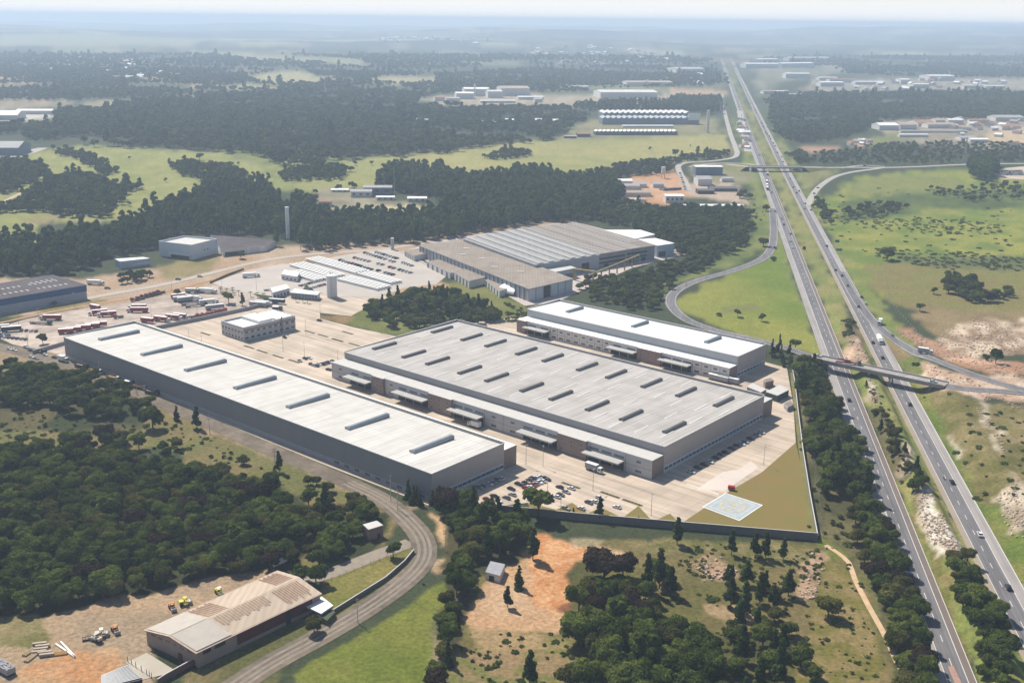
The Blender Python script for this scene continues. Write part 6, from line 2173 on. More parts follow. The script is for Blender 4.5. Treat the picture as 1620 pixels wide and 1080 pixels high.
# car park in front of the long warehouse: (crop x, y, colour), then rows
rows_ = [
    ('in the top block of the sunny car park', [(480, 150, 'black'), (512, 160, 'grey'), (548, 142, 'black'), (590, 112, 'grey'), (618, 98, 'black'), (650, 90, 'white'), (686, 85, 'white'), (722, 92, 'black'), (752, 104, 'black')]),
    ('in the lower line of the car park block', [(552, 190, 'red'), (590, 178, 'white'), (622, 160, 'red'), (645, 146, 'silver'), (676, 134, 'white'), (706, 122, 'white'), (600, 200, 'silver')]),
    ('on the left side of the sunny car park', [(182, 296, 'red'), (248, 264, 'black'), (292, 310, 'white'), (368, 280, 'grey'), (412, 196, 'black'), (422, 250, 'silver')]),
    ('in the middle of the sunny car park', [(782, 298, 'grey'), (842, 270, 'white'), (880, 252, 'grey'), (872, 180, 'black'), (935, 226, 'silver'), (980, 190, 'white')]),
    ('on the right side of the sunny car park', [(930, 380, 'silver'), (1075, 380, 'white'), (1148, 326, 'grey'), (1202, 316, 'white'), (1250, 282, 'white'), (1415, 368, 'white')]),
    ('shaded by the long warehouse', [(30, 225, 'grey'), (62, 208, 'silver'), (112, 182, 'silver'), (150, 165, 'silver'), (205, 150, 'white'), (236, 135, 'silver'), (285, 110, 'silver'), (315, 98, 'white')]),
]
for where, L in rows_:
    for i, (x, y, c) in enumerate(L):
        j = sorted(range(len(L)), key=lambda k: L[k][0]).index(i)
        add_car(c, ground(740 + x / 6, 740 + (y + 12) / 6, .10), TH + random.uniform(-.06, .06) + (PI if i % 2 else 0), f'{c} car parked {where}, {ORD[j]} from the left')
L = crop(1020, 620, 7.714, [(565, 985, 'white'), (645, 935, 'black'), (722, 898, 'black'), (790, 865, 'white'), (870, 812, 'black'), (930, 775, 'grey'), (985, 745, 'black'), (1060, 700, 'black'), (1125, 665, 'grey'), (1180, 645, 'white'), (1225, 622, 'silver'), (1290, 580, 'black'), (1370, 535, 'silver'), (1420, 505, 'white')])
for i, (x, y, c) in enumerate(L):
    add_car(c, ground(x, y, .10), TH + random.uniform(-.05, .05), f'{c} car in the shade beside the widest warehouse, {ORD[i]} from the bottom')
L = crop(270, 430, 6, [(1335, 885, 'black'), (1358, 895, 'silver'), (1385, 900, 'black'), (1412, 885, 'white'), (1440, 885, 'black'), (1462, 878, 'grey'), (1488, 870, 'black'), (1512, 862, 'white'), (1538, 856, 'grey')])
for i, (x, y, c) in enumerate(L):
    add_car(c, ground(x, y, .10), TH + PI / 2 * 0 + random.uniform(-.05, .05), f'{c} car in the row behind the widest warehouse, {ORD[i]} from the left')
for x, y, c, lab in crop(270, 430, 6, [(1275, 830, 'black', 'black car by the lamp post in the empty paved yard'), (1318, 826, 'white', 'white car touching the black one by the lamp post in the paved yard'), (1228, 852, 'silver', 'silver car beside the last planting bed in the paved yard'),
                                      (1082, 628, 'black', 'dark car in front of the office building'), (1412, 468, 'black', 'dark car at the foot of the planted bank'), (1500, 935, 'black', 'dark car by the left end of the widest warehouse'), (1535, 940, 'silver', 'silver car by the left end of the widest warehouse'), (1380, 245, 'red', 'dark red car at the foot of the white water tank')]):
    add_car(c, ground(x, y, .10), TH + random.uniform(-.3, .3), lab)

HWA = math.atan2(1, HK)                                # heading along the highway
HV = [
    (1550, 847, 'white', 'white car on the right carriageway near the right edge of the picture'), (1595, 931, 'black', 'lowest black car on the right carriageway'), (1506, 764, 'black', 'black car beside a motorcycle on the right carriageway'),
    (1439, 641, 'black', 'black car on the right carriageway just past the near flyover'), (1343, 634, 'black', 'black car on the left carriageway just past the near flyover'), (1396, 567, 'black', 'black car on the right carriageway just before the near flyover'),
    (1381, 543, 'black', 'black car beside the white lorry before the near flyover'), (1358, 486, 'black', 'black car on the right carriageway where the exit slip road splits off'), (1369, 481, 'white', 'white car at the start of the exit slip road'),
    (1363, 471, 'black', 'black car ahead of the white one at the start of the exit slip road'), (1341, 453, 'grey', 'first of three dark cars strung out on the right carriageway beside the loop'), (1332, 437, 'black', 'second of three dark cars strung out on the right carriageway beside the loop'),
    (1322, 428, 'black', 'third of three dark cars strung out on the right carriageway beside the loop'), (1308, 390, 'black', 'black car on the right carriageway near the green road sign'), (1411, 531, 'silver', 'silver car on the exit slip road'),
    (1250, 382, 'white', 'white car on the left carriageway by the slip road fork'), (1254, 393, 'white', 'second white car on the left carriageway by the slip road fork'), (1240, 356, 'black', 'black car on the left carriageway before the slip road fork'),
    (1237, 347, 'silver', 'silver car on the left carriageway before the slip road fork'), (1226, 335, 'black', 'black car entering the slip road lane of the left carriageway'), (1221, 305, 'black', 'black car on the left carriageway behind the tail of lorries'),
    (1251, 371, 'grey', 'grey car on the left carriageway between the black and white ones'), (1255, 297, 'black', 'black car on the right carriageway before the junction slip road, nearest the far flyover'), (1264, 303, 'black', 'black car in the outer lane by the mouth of the junction slip road'),
    (1260, 306, 'grey', 'grey car in the inner lane by the mouth of the junction slip road'), (1274, 323, 'black', 'black car in the group past the mouth of the junction slip road'), (1273, 331, 'silver', 'silver car in the group past the mouth of the junction slip road'),
    (1283, 333, 'black', 'outermost black car in the group past the mouth of the junction slip road'), (1250, 283, 'silver', 'silver car on the right carriageway just past the far flyover'), (1239, 257, 'black', 'black car on the right carriageway just before the far flyover'),
    (1202, 246, 'black', 'black car on the left carriageway beyond the far flyover'), (1230, 242, 'grey', 'grey car on the right carriageway beyond the far flyover'), (1236, 249, 'white', 'white van on the right carriageway beyond the far flyover')]
for x, y, c, lab in HV:
    add_car(c, ground(x, y, .16), HWA + (PI if x < HK else 0), lab, None, y < 300, 1.12 if 'van' not in lab else 1.5)
for x, y, c, rz, lab in ((1224, 409, 'grey', HWA - .9, 'dark car behind the van on the loop slip road'), (1294, 298, 'black', .75, 'upper dark car on the junction slip road'), (1288, 307, 'black', .9, 'lower dark car on the junction slip road'),
                         (1294, 564, 'white', -.28, 'white car on the deck of the near flyover'), (1476, 604.5, 'white', -.28, 'white car at the right end of the near flyover'), (1440, 912, 'blue', HWA, 'blue car in tree shadow on the left carriageway shoulder'),
                         (1226, 393, 'blue', HWA - .2, 'dark blue van entering the loop slip road'), (170, 457, 'black', .2, 'dark car on the estate road left of the truck yard'), (316, 438, 'white', .2, 'white car on the estate road above the truck yard'), (282, 443, 'black', .2, 'dark car on the estate road above the truck yard, left of the white one'),
                         (1368, 263, 'grey', 0.02, 'grey car on the cross road right of the far flyover'), (1305, 264.5, 'silver', 0.02, 'silver car on the cross road close to the far flyover'), (761, 819, 'silver', .2, 'pale car half hidden among the trees outside the car park')):
    p = P(x, y, ZB + .07) if 'deck' in lab or 'right end' in lab else ground(x, y, .25)
    add_car(c, p, rz, lab, None, False, 1.35 if 'van' in lab else 1.1)
for i, (x, y) in enumerate(crop(1130, 60, 6, [(340, 625), (382, 690), (396, 712), (450, 812), (468, 845), (500, 852), (486, 902), (500, 920), (522, 938), (535, 960), (562, 1003), (578, 1030)])):
    add_car('black' if i % 3 else 'grey', ground(x, y, .16), HWA, 'dark car in the queue on the far right carriageway beyond the flyover', 'queue on the far right carriageway', True, 1.25)
for i, (x, y) in enumerate(crop(1130, 60, 6, [(222, 562), (228, 660), (240, 690), (216, 730), (258, 740), (284, 790), (296, 826), (310, 855)])):
    add_car('black' if i % 3 else 'silver', ground(x, y, .16), HWA, 'car in the stream on the far left carriageway beyond the flyover', 'stream on the far left carriageway', True, 1.25)
# motorcycle on the highway
p = ground(1493, 758, .17)
mc = thing('motorcycle', 'motorcycle with rider on the right carriageway beside a black car', 'motorcycle', tuple(p), HWA)
mb = MB()
mb.box(-.6, .6, -.12, .12, .45, .85, paint_mat('red'))
mb.tube((.45, -.35, 1.1), (.45, .35, 1.1), .03, .03, M_STEEL, 5)
part('body', mb, mc)
for x in (-.65, .65):
    part('wheel', MB().tube((0, -.06, 0), (0, .06, 0), .3, .3, M_TYRE, 10), mc, (x, 0, .3))
rd = thing('person', 'rider in dark clothes and helmet sitting on the motorcycle', 'person', tuple(p), HWA)
bm_v = [(-.1, 0, .85), (-.05, 0, 1.15), (.0, 0, 1.42), (.02, 0, 1.52), (.05, 0, 1.66), (.05, .2, 1.38), (.28, .28, 1.2), (.46, .3, 1.1), (.05, -.2, 1.38), (.28, -.28, 1.2), (.46, -.3, 1.1), (.3, .2, .82), (.1, .22, .42), (.3, -.2, .82), (.1, -.22, .42)]
bm_e = [(0, 1), (1, 2), (2, 3), (3, 4), (2, 5), (5, 6), (6, 7), (2, 8), (8, 9), (9, 10), (0, 11), (11, 12), (0, 13), (13, 14)]
me = bpy.data.meshes.new('person')
me.from_pydata(bm_v, bm_e, [])
me.materials.append(flat('dark_clothes', (.03, .03, .04), .8))
rd.data if rd.data else None
COL.objects.unlink(rd)
bpy.data.objects.remove(rd)
rd = thing('person', 'rider in dark clothes and helmet sitting on the motorcycle', 'person', tuple(p), HWA, None, me)
sk_ = rd.modifiers.new('skin', 'SKIN')
for i, v in enumerate(me.skin_vertices[0].data):
    r_ = [.16, .17, .17, .07, .14, .07, .055, .045, .07, .055, .045, .09, .06, .09, .06][i]
    v.radius = (r_, r_)
    v.use_root = i == 0
rd.modifiers.new('sub', 'SUBSURF').levels = 1

# factory car park: straight rows of small cars
PAL = ['white', 'silver', 'white', 'white', 'white', 'silver', 'white', 'black', 'white', 'grey', 'white', 'red']
FR = crop(450, 370, 6, [(510, 246, 640, 292), (650, 288, 850, 352), (860, 345, 1060, 402), (640, 226, 960, 305), (1005, 322, 1225, 382), (770, 186, 1062, 278), (850, 172, 1090, 245), (1130, 280, 1255, 325)])
for r, (x0, y0, x1, y1) in enumerate(FR):
    a, b = P(x0, y0), P(x1, y1)
    n = int(np.linalg.norm(b - a) / 4.5)
    hd = math.atan2(b[1] - a[1], b[0] - a[0]) + PI / 2
    for i in range(n):
        if random.random() < .10:
            continue
        q = a + (b - a) * i / n
        add_car(random.choice(PAL), (q[0], q[1], .2), hd + random.uniform(-.05, .05), 'small car in the packed rows of the factory staff car park', 'cars in the factory car park', True, 1.22)
for r, (x0, y0, x1, y1) in enumerate(crop(270, 430, 6, [(1232, 138, 1470, 72), (1330, 160, 1478, 120), (1290, 118, 1300, 112)])):
    a, b = P(x0, y0), P(x1, y1)
    n = int(np.linalg.norm(b - a) / 3.0)
    hd = math.atan2(b[1] - a[1], b[0] - a[0]) + PI / 2
    for i in range(n):
        q = a + (b - a) * i / max(n, 1)
        add_car(random.choice(PAL), (q[0], q[1], .22), hd, 'small car in the two short rows left of the white water tank', 'cars left of the water tank', True)
for r, (x0, y0, x1, y1) in enumerate(crop(0, 430, 6, [(5, 622, 285, 650), (205, 560, 390, 572), (0, 600, 120, 612)])):
    a, b = P(x0, y0), P(x1, y1)
    n = int(np.linalg.norm(b - a) / 3.4)
    hd = math.atan2(b[1] - a[1], b[0] - a[0]) + PI / 2 + .3
    for i in range(n):
        q = a + (b - a) * i / max(n, 1)
        add_car(random.choice(['white', 'silver', 'white', 'grey', 'blue']), (q[0], q[1], .16), hd, 'car parked in the cluster at the left edge beyond the long warehouse', 'cars at the left edge', True)
for i, (x, y, c) in enumerate(crop(0, 430, 6, [(92, 740, 'white'), (138, 752, 'white'), (250, 720, 'white'), (300, 815, 'white'), (345, 828, 'silver'), (430, 795, 'white'), (518, 820, 'black')])):
    add_car(c, ground(x, y, .14), -.55, f'{c} car along the gravel road at the far left, {ORD[i]} from the left')
for i in range(60):                                    # dealer's lot at the far right
    x, y = 1572 + (i % 15) * 3.1 + (i // 15) * 1.1, 271 + (i // 15) * 2.2
    add_car(random.choice(['white', 'black', 'silver', 'white']), ground(x, y, .1), .2, 'tiny car on the pale lot behind the big dark trees at far right', 'cars on the far right lot', True, 1.2)
sheet('pale_lot', [[(1566, 268), (1625, 263), (1625, 284), (1580, 283)]], M_CONC, .06)


def truck(name, label, cat, p, rz, cabc, boxm, ln=12.5, kind='box', group=None, letters=None, cab=True, sc=1.0, htop=3.9):
    o = thing(name, label, cat, tuple(p), rz, group, None, sc)
    if cab:
        cm = paint_mat(cabc)
        mb = MB()
        pf = [(0, .6), (2.35, .6), (2.4, 1.6), (2.0, 2.9), (0.1, 3.05)]
        for i in range(5):
            a, d = pf[i], pf[(i + 1) % 5]
            mb.face([(a[0], -1.2, a[1]), (d[0], -1.2, d[1]), (d[0], 1.2, d[1]), (a[0], 1.2, a[1])][::-1], cm)
        mb.face([(q[0], -1.2, q[1]) for q in pf], cm)
        mb.face([(q[0], 1.2, q[1]) for q in pf][::-1], cm)
        c_ = part('cab', mb, o, (ln / 2 - 1.6, 0, 0))
        mb = MB()
        mb.face([(2.415, -1.05, 1.65), (2.415, 1.05, 1.65), (2.05, 1.0, 2.75), (2.05, -1.0, 2.75)], M_CARGLASS)
        for s_ in (-1.205, 1.205):
            mb.face([(.7, s_, 1.7), (1.9, s_, 1.7), (1.75, s_, 2.6), (.7, s_, 2.6)], M_CARGLASS)
        part('windows', mb, c_)
    mb = MB()
    mb.box(-ln / 2, ln / 2 - (0 if not cab else .4), -.45, .45, .75, 1.1, M_DARK, None, True)
    part('chassis', mb, o)
    x1 = ln / 2 - (2.1 if cab else 0)
    mb = MB()
    if kind == 'box':
        mb.box(-ln / 2, x1, -1.28, 1.28, 1.15, htop, boxm, M_WHITE, True)
        b_ = part('cargo_box', mb, o)
        if letters:
            fc = bpy.data.curves.new('lettering', 'FONT')
            fc.body = letters
            fc.size = 1.9
            fc.align_x = 'CENTER'
            fc.align_y = 'CENTER'
            fc.materials.append(M_WHITE)
            ft = bpy.data.objects.new('lettering', fc)
            COL.objects.link(ft)
            bpy.context.view_layer.update()
            fm = bpy.data.meshes.new_from_object(ft.evaluated_get(bpy.context.evaluated_depsgraph_get()))
            bpy.data.objects.remove(ft)
            for s_ in (-1, 1):
                lo_ = link('lettering', fm, b_)
                lo_.location = ((x1 - ln / 2) / 2, s_ * 1.30, (htop + 1.15) / 2)
                lo_.rotation_euler = (PI / 2, 0, 0 if s_ < 0 else PI)
    elif kind == 'flat':
        mb.box(-ln / 2, x1, -1.25, 1.25, 1.12, 1.35, boxm, None, True)
        mb.box(x1 - .15, x1, -1.25, 1.25, 1.353, 2.3, boxm)
        for k in range(5):
            x = -ln / 2 + (x1 + ln / 2) * k / 5
            mb.box(x, x + .1, -1.27, 1.27, 1.0, 1.5, M_DARK)
        part('flatbed', mb, o)
    elif kind == 'tip':
        q = [(-ln / 2, -1.2), (x1, -1.2), (x1, 1.2), (-ln / 2, 1.2)]
        mb.box(-ln / 2, x1, -1.25, -1.1, 1.12, 2.2, boxm)
        mb.box(-ln / 2, x1, 1.1, 1.25, 1.12, 2.2, boxm)
        mb.box(x1 - .15, x1, -1.09, 1.09, 1.12, 2.4, boxm)
        mb.box(-ln / 2, -ln / 2 + .15, -1.09, 1.09, 1.12, 2.2, boxm)
        mb.box(-ln / 2 + .16, x1 - .16, -1.08, 1.08, 1.12, 1.7, mat('sand_load', (.42, .27, .11), .95, .2, .5))
        part('tipper_body', mb, o)
    elif kind == 'tank':
        mb.tube((-ln / 2, 0, 2.3), (x1, 0, 2.3), 1.2, 1.2, boxm, 14)
        part('tank', mb, o)
    xs = [-ln / 2 + 1.0, -ln / 2 + 2.2] + ([-ln / 2 + 3.4] if ln > 9 else []) + ([x1 - 1.0, ln / 2 - .9] if cab else [])
    for x in xs:
        for s_ in (-1.05, 1.05):
            part('wheel', BWHEEL, o, (x, s_, .5))
    return o


TRK = {}


def put_truck(key, make, p, rz, label, group=None):
    if key not in TRK:
        TRK[key] = make(p, rz, label)
        o = TRK[key]
        if group:
            o['group'] = group
        return o
    o = copy_tree(TRK[key], tuple(p), rz, label, None)
    if 'group' in o:
        del o['group']
    if group:
        o['group'] = group
    return o


def T(cab, boxm, ln, kind, letters=None, name='lorry', hascab=True, htop=3.9):
    return lambda p, rz, label: truck(name, label, 'truck', p, rz, cab, boxm, ln, kind, None, letters, hascab, 1.0, htop)


M_TGREY = mat('trailer_grey', (0.30, 0.30, 0.32), .6, .1, .4)
M_TDARK = mat('trailer_dark', (0.05, 0.05, 0.06), .6, .1, .4)
M_TBLUE = mat('trailer_blue', (0.035, 0.05, 0.12), .6, .1, .4)
M_TORANGE = mat('trailer_orange', (0.42, 0.24, 0.08), .7, .15, .4)
TY = crop(0, 430, 6, [(485, 445, 'red', .02 + PI, 'long red curtain-sided lorry with white cab standing alone in the left truck yard'),
                      (905, 345, 'redbox', -.55, 'red trailer nearest the shrubs, behind two others in the left group'), (935, 395, 'redl', .42 + PI, 'red lettered lorry in the middle of the left group'),
                      (1020, 412, 'redl', .30 + PI, 'red lettered lorry at the front of the left group'), (1130, 425, 'tractor', .5 + PI, 'lone tractor unit right of the red lettered lorries'),
                      (1310, 345, 'redl', .08 + PI, 'red lorry with white lettering by the dark shrubs, upper of a pair'), (1310, 372, 'red', .05 + PI, 'red lorry by the dark shrubs, lower of a pair'),
                      (385, 485, 'flatdark', -.15, 'long empty dark flatbed at the left of the truck yard'), (425, 305, 'flatdark', .12, 'dark lorry driving on the estate road by the blue-banded warehouse'),
                      (20, 540, 'white', .4, 'white lorry at the left picture edge'), (110, 555, 'darkbox', .35, 'dark trailer beside the white lorry at the left picture edge'),
                      (905, 110, 'white', -.15, 'white trailer in the yard right of the blue-banded warehouse')])
TY += crop(270, 430, 6, [(85, 240, 'redl', .55, 'red trailer at the upper left of the parked rows by the bright round tree'), (110, 262, 'greybox', .55, 'grey trailer next to the red one in the parked rows'), (150, 270, 'greybox', .55, 'third trailer of the parked rows, grey and narrow'),
                        (215, 262, 'white', -.25, 'white-topped trailer lying across the head of the parked rows'), (200, 300, 'flatdark', .45, 'dark empty flatbed in the parked rows'), (240, 320, 'flatdark', .45, 'second dark flatbed in the parked rows, next to the white lorry'), (360, 295, 'white', .45, 'white lorry with pale blue sides in the parked rows'),
                        (420, 345, 'greybox', .5, 'long grey trailer right below the white lorry'), (205, 190, 'green', -.05, 'pale green lorry at the upper edge of the truck yard'), (350, 190, 'white', -.15, 'white trailer with dark rear at the upper edge of the truck yard'),
                        (760, 40, 'white', .35, 'white lorry alone on the upper truck yard'), (960, 165, 'flat', .3, 'flatbed lorry with blue cab beside the gatehouse'), (1010, 290, 'bluebox', -.22, 'dark blue trailer in front of the gatehouse'),
                        (830, 320, 'greybox', -.25, 'pale trailer left of the dark blue one, nearer the wall'), (880, 310, 'white', -.25, 'pale trailer between the dark blue one and its left neighbour'), (1010, 352, 'van', -.1, 'dark van below the dark blue trailer')])
TY += crop(120, 440, 9, [(1230, 600, 'redl', -.32, 'red trailer with white roof, leftmost of three by the grey wall'), (1400, 575, 'redl', -.32, 'red trailer with white roof, middle one of three by the grey wall'), (1500, 560, 'redl', -.32, 'red trailer with white roof, rightmost of three by the grey wall'),
                         (1020, 615, 'redbox', -.3, 'short red trailer left of the three by the grey wall')])
RED_L = 'JSL'
TMAKE = {'red': T('white', M_RED, 15, 'box'), 'redl': T('white', M_RED, 13, 'box', RED_L), 'redbox': T('white', M_RED, 10, 'box', None, 'trailer', False, 3.7), 'tractor': T('red', M_DARK, 6.5, 'flat'), 'flatdark': T('black', M_TDARK, 16, 'flat'),
         'white': T('white', M_WHITE, 14, 'box'), 'darkbox': T('black', M_TDARK, 13, 'box', None, 'trailer', False), 'greybox': T('white', M_TGREY, 14, 'box', None, 'trailer', False), 'green': T('green', mat('pale_green_box', (.33, .38, .34), .6, .1, .3), 11, 'box'),
         'flat': T('blue', M_TGREY, 13, 'flat'), 'bluebox': T('blue', M_TBLUE, 13, 'box', None, 'trailer', False), 'van': T('black', M_TDARK, 7, 'box', None, 'van', True, 2.8), 'tip': T('white', M_TORANGE, 10, 'tip'), 'tipd': T('black', M_TDARK, 10, 'tip'),
         'box7': T('white', M_WHITE, 7.6, 'box'), 'box9': T('white', M_TGREY, 9, 'box')}
for x, y, k, rz, lab in TY:
    put_truck(k, TMAKE[k], ground(x, y + 2, .16), rz, lab)
for i, (x, y, k) in enumerate(crop(0, 430, 6, [(350, 755, 'flatdark'), (600, 845, 'box7'), (770, 905, 'tipd'), (905, 955, 'tip'), (1075, 1020, 'tip')]) + crop(0, 560, 6, [(1225, 290, 'van'), (1330, 325, 'tip'), (1440, 375, 'tipd')])):
    put_truck(k, TMAKE[k], ground(x, y + 1, .16), -.50, f'lorry parked along the side wall of the longest warehouse, {ORD[i]} from the left')
# rows of small red cabs along the yard's edges
for i, (x, y) in enumerate(crop(120, 440, 9, [(850, 325), (925, 305), (985, 280), (1050, 265), (1110, 250), (1165, 235), (1215, 215)])):
    put_truck('tractor', TMAKE['tractor'], ground(x, y, .16), .6 + PI, f'dark red tractor unit in the line behind the shrubs, {ORD[i]} from the left')
for i, (x, y) in enumerate(crop(280, 440, 9, [(240, 565), (310, 555), (380, 545), (440, 530), (520, 510), (590, 500), (640, 485)])):
    put_truck('tractor', TMAKE['tractor'], ground(x, y, .16), .5, f'red tractor unit in the line above the grey wall, {ORD[i]} from the left')
for i, (x, y) in enumerate(crop(80, 490, 9, [(220, 340), (330, 318), (470, 290), (600, 265), (700, 240)])):
    put_truck('redbox', TMAKE['redbox'], ground(x, y, .16), .25, f'low red trailer just behind the short end of the longest warehouse, {ORD[i]} from the left')
# single lorries
put_truck('box9', TMAKE['box9'], ground(939, 745, .1), TH, 'white box lorry parked in front of the dock canopy near the car park')
put_truck('box7', TMAKE['box7'], ground(751, 676, .1), TH + PI, 'white lorry under the dock canopy between the two big warehouses')
put_truck('white', TMAKE['white'], ground(1391, 541, .16), HWA + PI, 'long white lorry on the right carriageway above the near flyover')
put_truck('box7', TMAKE['box7'], ground(1392, 513, .2), HWA + PI - .3, 'white lorry at the split of the exit slip road')
put_truck('box9', TMAKE['box9'], ground(1463, 560, .22), -.55, 'small grey lorry on the exit slip road')
put_truck('box9', TMAKE['box9'], ground(1214, 277, .16), HWA, 'white lorry on the left carriageway just past the far flyover')
for i, y in enumerate((290, 295, 300)):
    put_truck(('darkbox', 'white', 'darkbox')[i], TMAKE[('darkbox', 'white', 'darkbox')[i]], ground(1213 + i * .4, y, .16), HWA, ('dark trailer at the head of the lorry tail on the left carriageway', 'white lorry in the middle of the lorry tail on the left carriageway', 'dark trailer at the end of the lorry tail on the left carriageway')[i])
# mobile crane crossing the flyover
p = P(1341, 576, ZB + .07)
ct = truck('crane_lorry', 'rust red crane lorry with flat trailer crossing the near flyover', 'truck', p, -.30, 'grey', M_REDD, 15, 'flat')
mb = MB()
mb.tube((-6, 0, 1.6), (-6, 0, 3.4), .15, .15, M_REDD, 6)
mb.tube((-6, -.5, 3.3), (2, -.4, 2.6), .18, .14, M_REDD, 6)
mb.tube((-6, .5, 3.3), (2, .4, 2.6), .18, .14, M_REDD, 6)
mb.box(-2, 1.5, -.9, .9, 1.36, 2.4, M_REDD)
part('crane_boom', mb, ct)
# red cart by the landing pad
p = ground(1157, 775, .2)
rc = thing('fire_cart', 'small red fire equipment cart beside the helicopter landing pad', 'cart', tuple(p), TH + .3)
mb = MB()
mb.box(-1.6, 1.6, -.9, .9, .5, 2.0, mat('fire_red', (.34, .02, .03), .4, .1, .4))
part('body', mb, rc)
for x in (-1, 1):
    for y in (-.8, .8):
        part('wheel', WHEEL, rc, (x, y, .32))

# ------------------------------------------------------------------ foreground yard
M_BUFF = mat('buff_render', (0.29, 0.22, 0.185), .9, .1, .2)
sh_px = [(312, 1031), (506, 939), (437, 903), (231, 995)]
tshed, tl = quad_building('tan_roofed_shed', 'long gabled shed with stained tan roof and dark red side wall in the foreground', sh_px, 0, 6.2, M_BUFF, None or mat_roof('stained_tan_roof', (0.52, 0.42, 0.325), .12, .08), 'shed', gable=1.9, fascia=mat('red_fascia', (.33, .05, .05), .7, .1, .5))
tn = [np.array(t) for t in tl]
M_DRED = mat('dark_red_cladding', (.10, .018, .018), .8, .15, .3)
wall_feature(tshed, tl, 0, 1, .30, .93, 1.6, 5.6, M_DRED, 'red_cladding', .1)
wall_feature(tshed, tl, 0, 1, .70, .74, .2, 5.2, M_DARK, 'doorway', .14)
for a_, b_ in ((.04, .10), (.13, .21)):
    wall_feature(tshed, tl, 0, 1, a_, b_, 4.2, 5.6, M_DARK, 'window', .08)
for k in range(6):
    wall_feature(tshed, tl, 3, 0, .10 + .14 * k, .18 + .14 * k, 4.6, 5.5, M_GLASS, 'window', .08)
wall_feature(tshed, tl, 3, 0, .62, .70, 0, 2.6, M_DRED, 'door', .1)
wall_feature(tshed, tl, 3, 0, .86, .94, 0, 2.4, M_DRED, 'door', .1)
mb = MB()                                              # rust-stained sheets and the newer grey sheets of the near gable end
M_RUST = mat('rusty_sheet', (.29, .16, .10), .9, .25, 1.2)
M_RUST2 = mat('light_rust_sheet', (.36, .25, .17), .9, .25, 1.2)
M_NEWR = mat('newer_grey_sheet', (.43, .385, .33), .7, .06, .3)
e0, e3 = (tn[0] + tn[3]) / 2, (tn[1] + tn[2]) / 2


def roof_pt(s, t, side):
    """s along the ridge, t from ridge (0) to eave (1)"""
    r = e0 + (e3 - e0) * s
    e = (tn[0] + (tn[1] - tn[0]) * s) if side > 0 else (tn[3] + (tn[2] - tn[3]) * s)
    q = r + (e - r) * t
    return (*(q * 1.0), 6.2 + 1.9 * (1 - t) + .21 + .03)


def roof_patch(mb, s0, s1, t0, t1, side, m):
    mb.face([roof_pt(s0, t0, side), roof_pt(s1, t0, side), roof_pt(s1, t1, side), roof_pt(s0, t1, side)], m)


roof_patch(mb, 0.0, .268, 0.02, .97, 1, M_NEWR)
roof_patch(mb, 0.0, .268, 0.02, .97, -1, M_NEWR)
part('newer_roof_sheets', mb, tshed)
mb = MB()
for k in range(18):
    s = .30 + .022 * k
    roof_patch(mb, s, s + .011, .06, .50 + .06 * math.sin(k * 1.7), 1, M_RUST2)
for k in range(11):
    s = .76 + .02 * k
    roof_patch(mb, s, s + .008, .1, .8 + .1 * math.sin(k * 2.3), 1, M_RUST)
for k in range(8):
    s = .29 + .02 * k
    roof_patch(mb, s, s + .008, .05, .95 - .05 * (k % 3), -1, M_RUST)
for k in range(8):
    s = .84 + .018 * k
    roof_patch(mb, s, s + .008, .1, .95 - .08 * (k % 2), -1, M_RUST)
part('rusty_roof_sheets', mb, tshed)
# quonset, awning, porch
p = P(444, 893)
qn = thing('arched_shelter', 'small white arched shelter behind the far end of the tan-roofed shed', 'shelter', (p[0], p[1], 0), math.atan2(*(tn[1] - tn[0])[::-1]))
mb = MB()
for i in range(8):
    t0, t1 = PI * i / 8, PI * (i + 1) / 8
    a, b = (-math.cos(t0) * 2.6, 2.0 + math.sin(t0) * 1.6), (-math.cos(t1) * 2.6, 2.0 + math.sin(t1) * 1.6)
    mb.face([(-5.5, *a), (-5.5, *b), (5.5, *b), (5.5, *a)], M_WHITE)
part('vault', mb, qn)
mb = MB()
for x in (-5.3, 0, 5.3):
    for y in (-2.55, 2.55):
        mb.box(x - .1, x + .1, y - .1, y + .1, 0, 2.0, M_STEEL)
part('post', mb, qn)
aw, al = quad_building('awning', 'white sloping awning at the right gable of the tan-roofed shed', [(508, 971), (527, 958), (509, 944), (485, 960)], 3.2, .25, M_STEEL, M_WHITE, 'awning')
mb = MB()
for q in al:
    mb.box(q[0] * .93 - .1, q[0] * .93 + .1, q[1] * .93 - .1, q[1] * .93 + .1, -3.2, -.31, M_STEEL)
part('post', mb, aw)
quad_building('green_tarpaulin', 'dark green tarpaulin stall beside the white awning', [(517, 981), (530, 968), (520, 962), (503, 973)], 0, 2.2, M_PLANT, mat('green_tarp', (.05, .075, .035), .8, .1, .5), 'stall')
mb = MB()
pk = [P(*q) for q in ((237, 1031), (280, 1062), (258, 1075), (205, 1050), (200, 1046))]
sheet('porch_slab', [[(232, 1032), (280, 1062), (222, 1076), (200, 1048)]], mat('pale_slab', (.42, .37, .30), .9, .1, .1), .15)
fence('fence', 'rusty wire fence around the pale slab at the near gable', [(202, 1046), (215, 1055), (232, 1066), (240, 1072)], 2.2, 2.5, M_BARK)
wall_line('perimeter_wall', 'reddish low wall running from the near gable of the tan-roofed shed', [(305, 1052), (262, 1076), (250, 1084)], 2.4, mat('red_block_wall', (.17, .09, .075), .9, .12, .3))
pb_, pl_ = quad_building('pergola', 'slatted pergola frame of parallel pale beams at the bottom edge', [(160, 1090), (225, 1074), (202, 1053), (160, 1070)], 0, 3.2, M_DARK, M_DARK, 'pergola')
mb = MB()
pn = [np.array(t) for t in pl_]
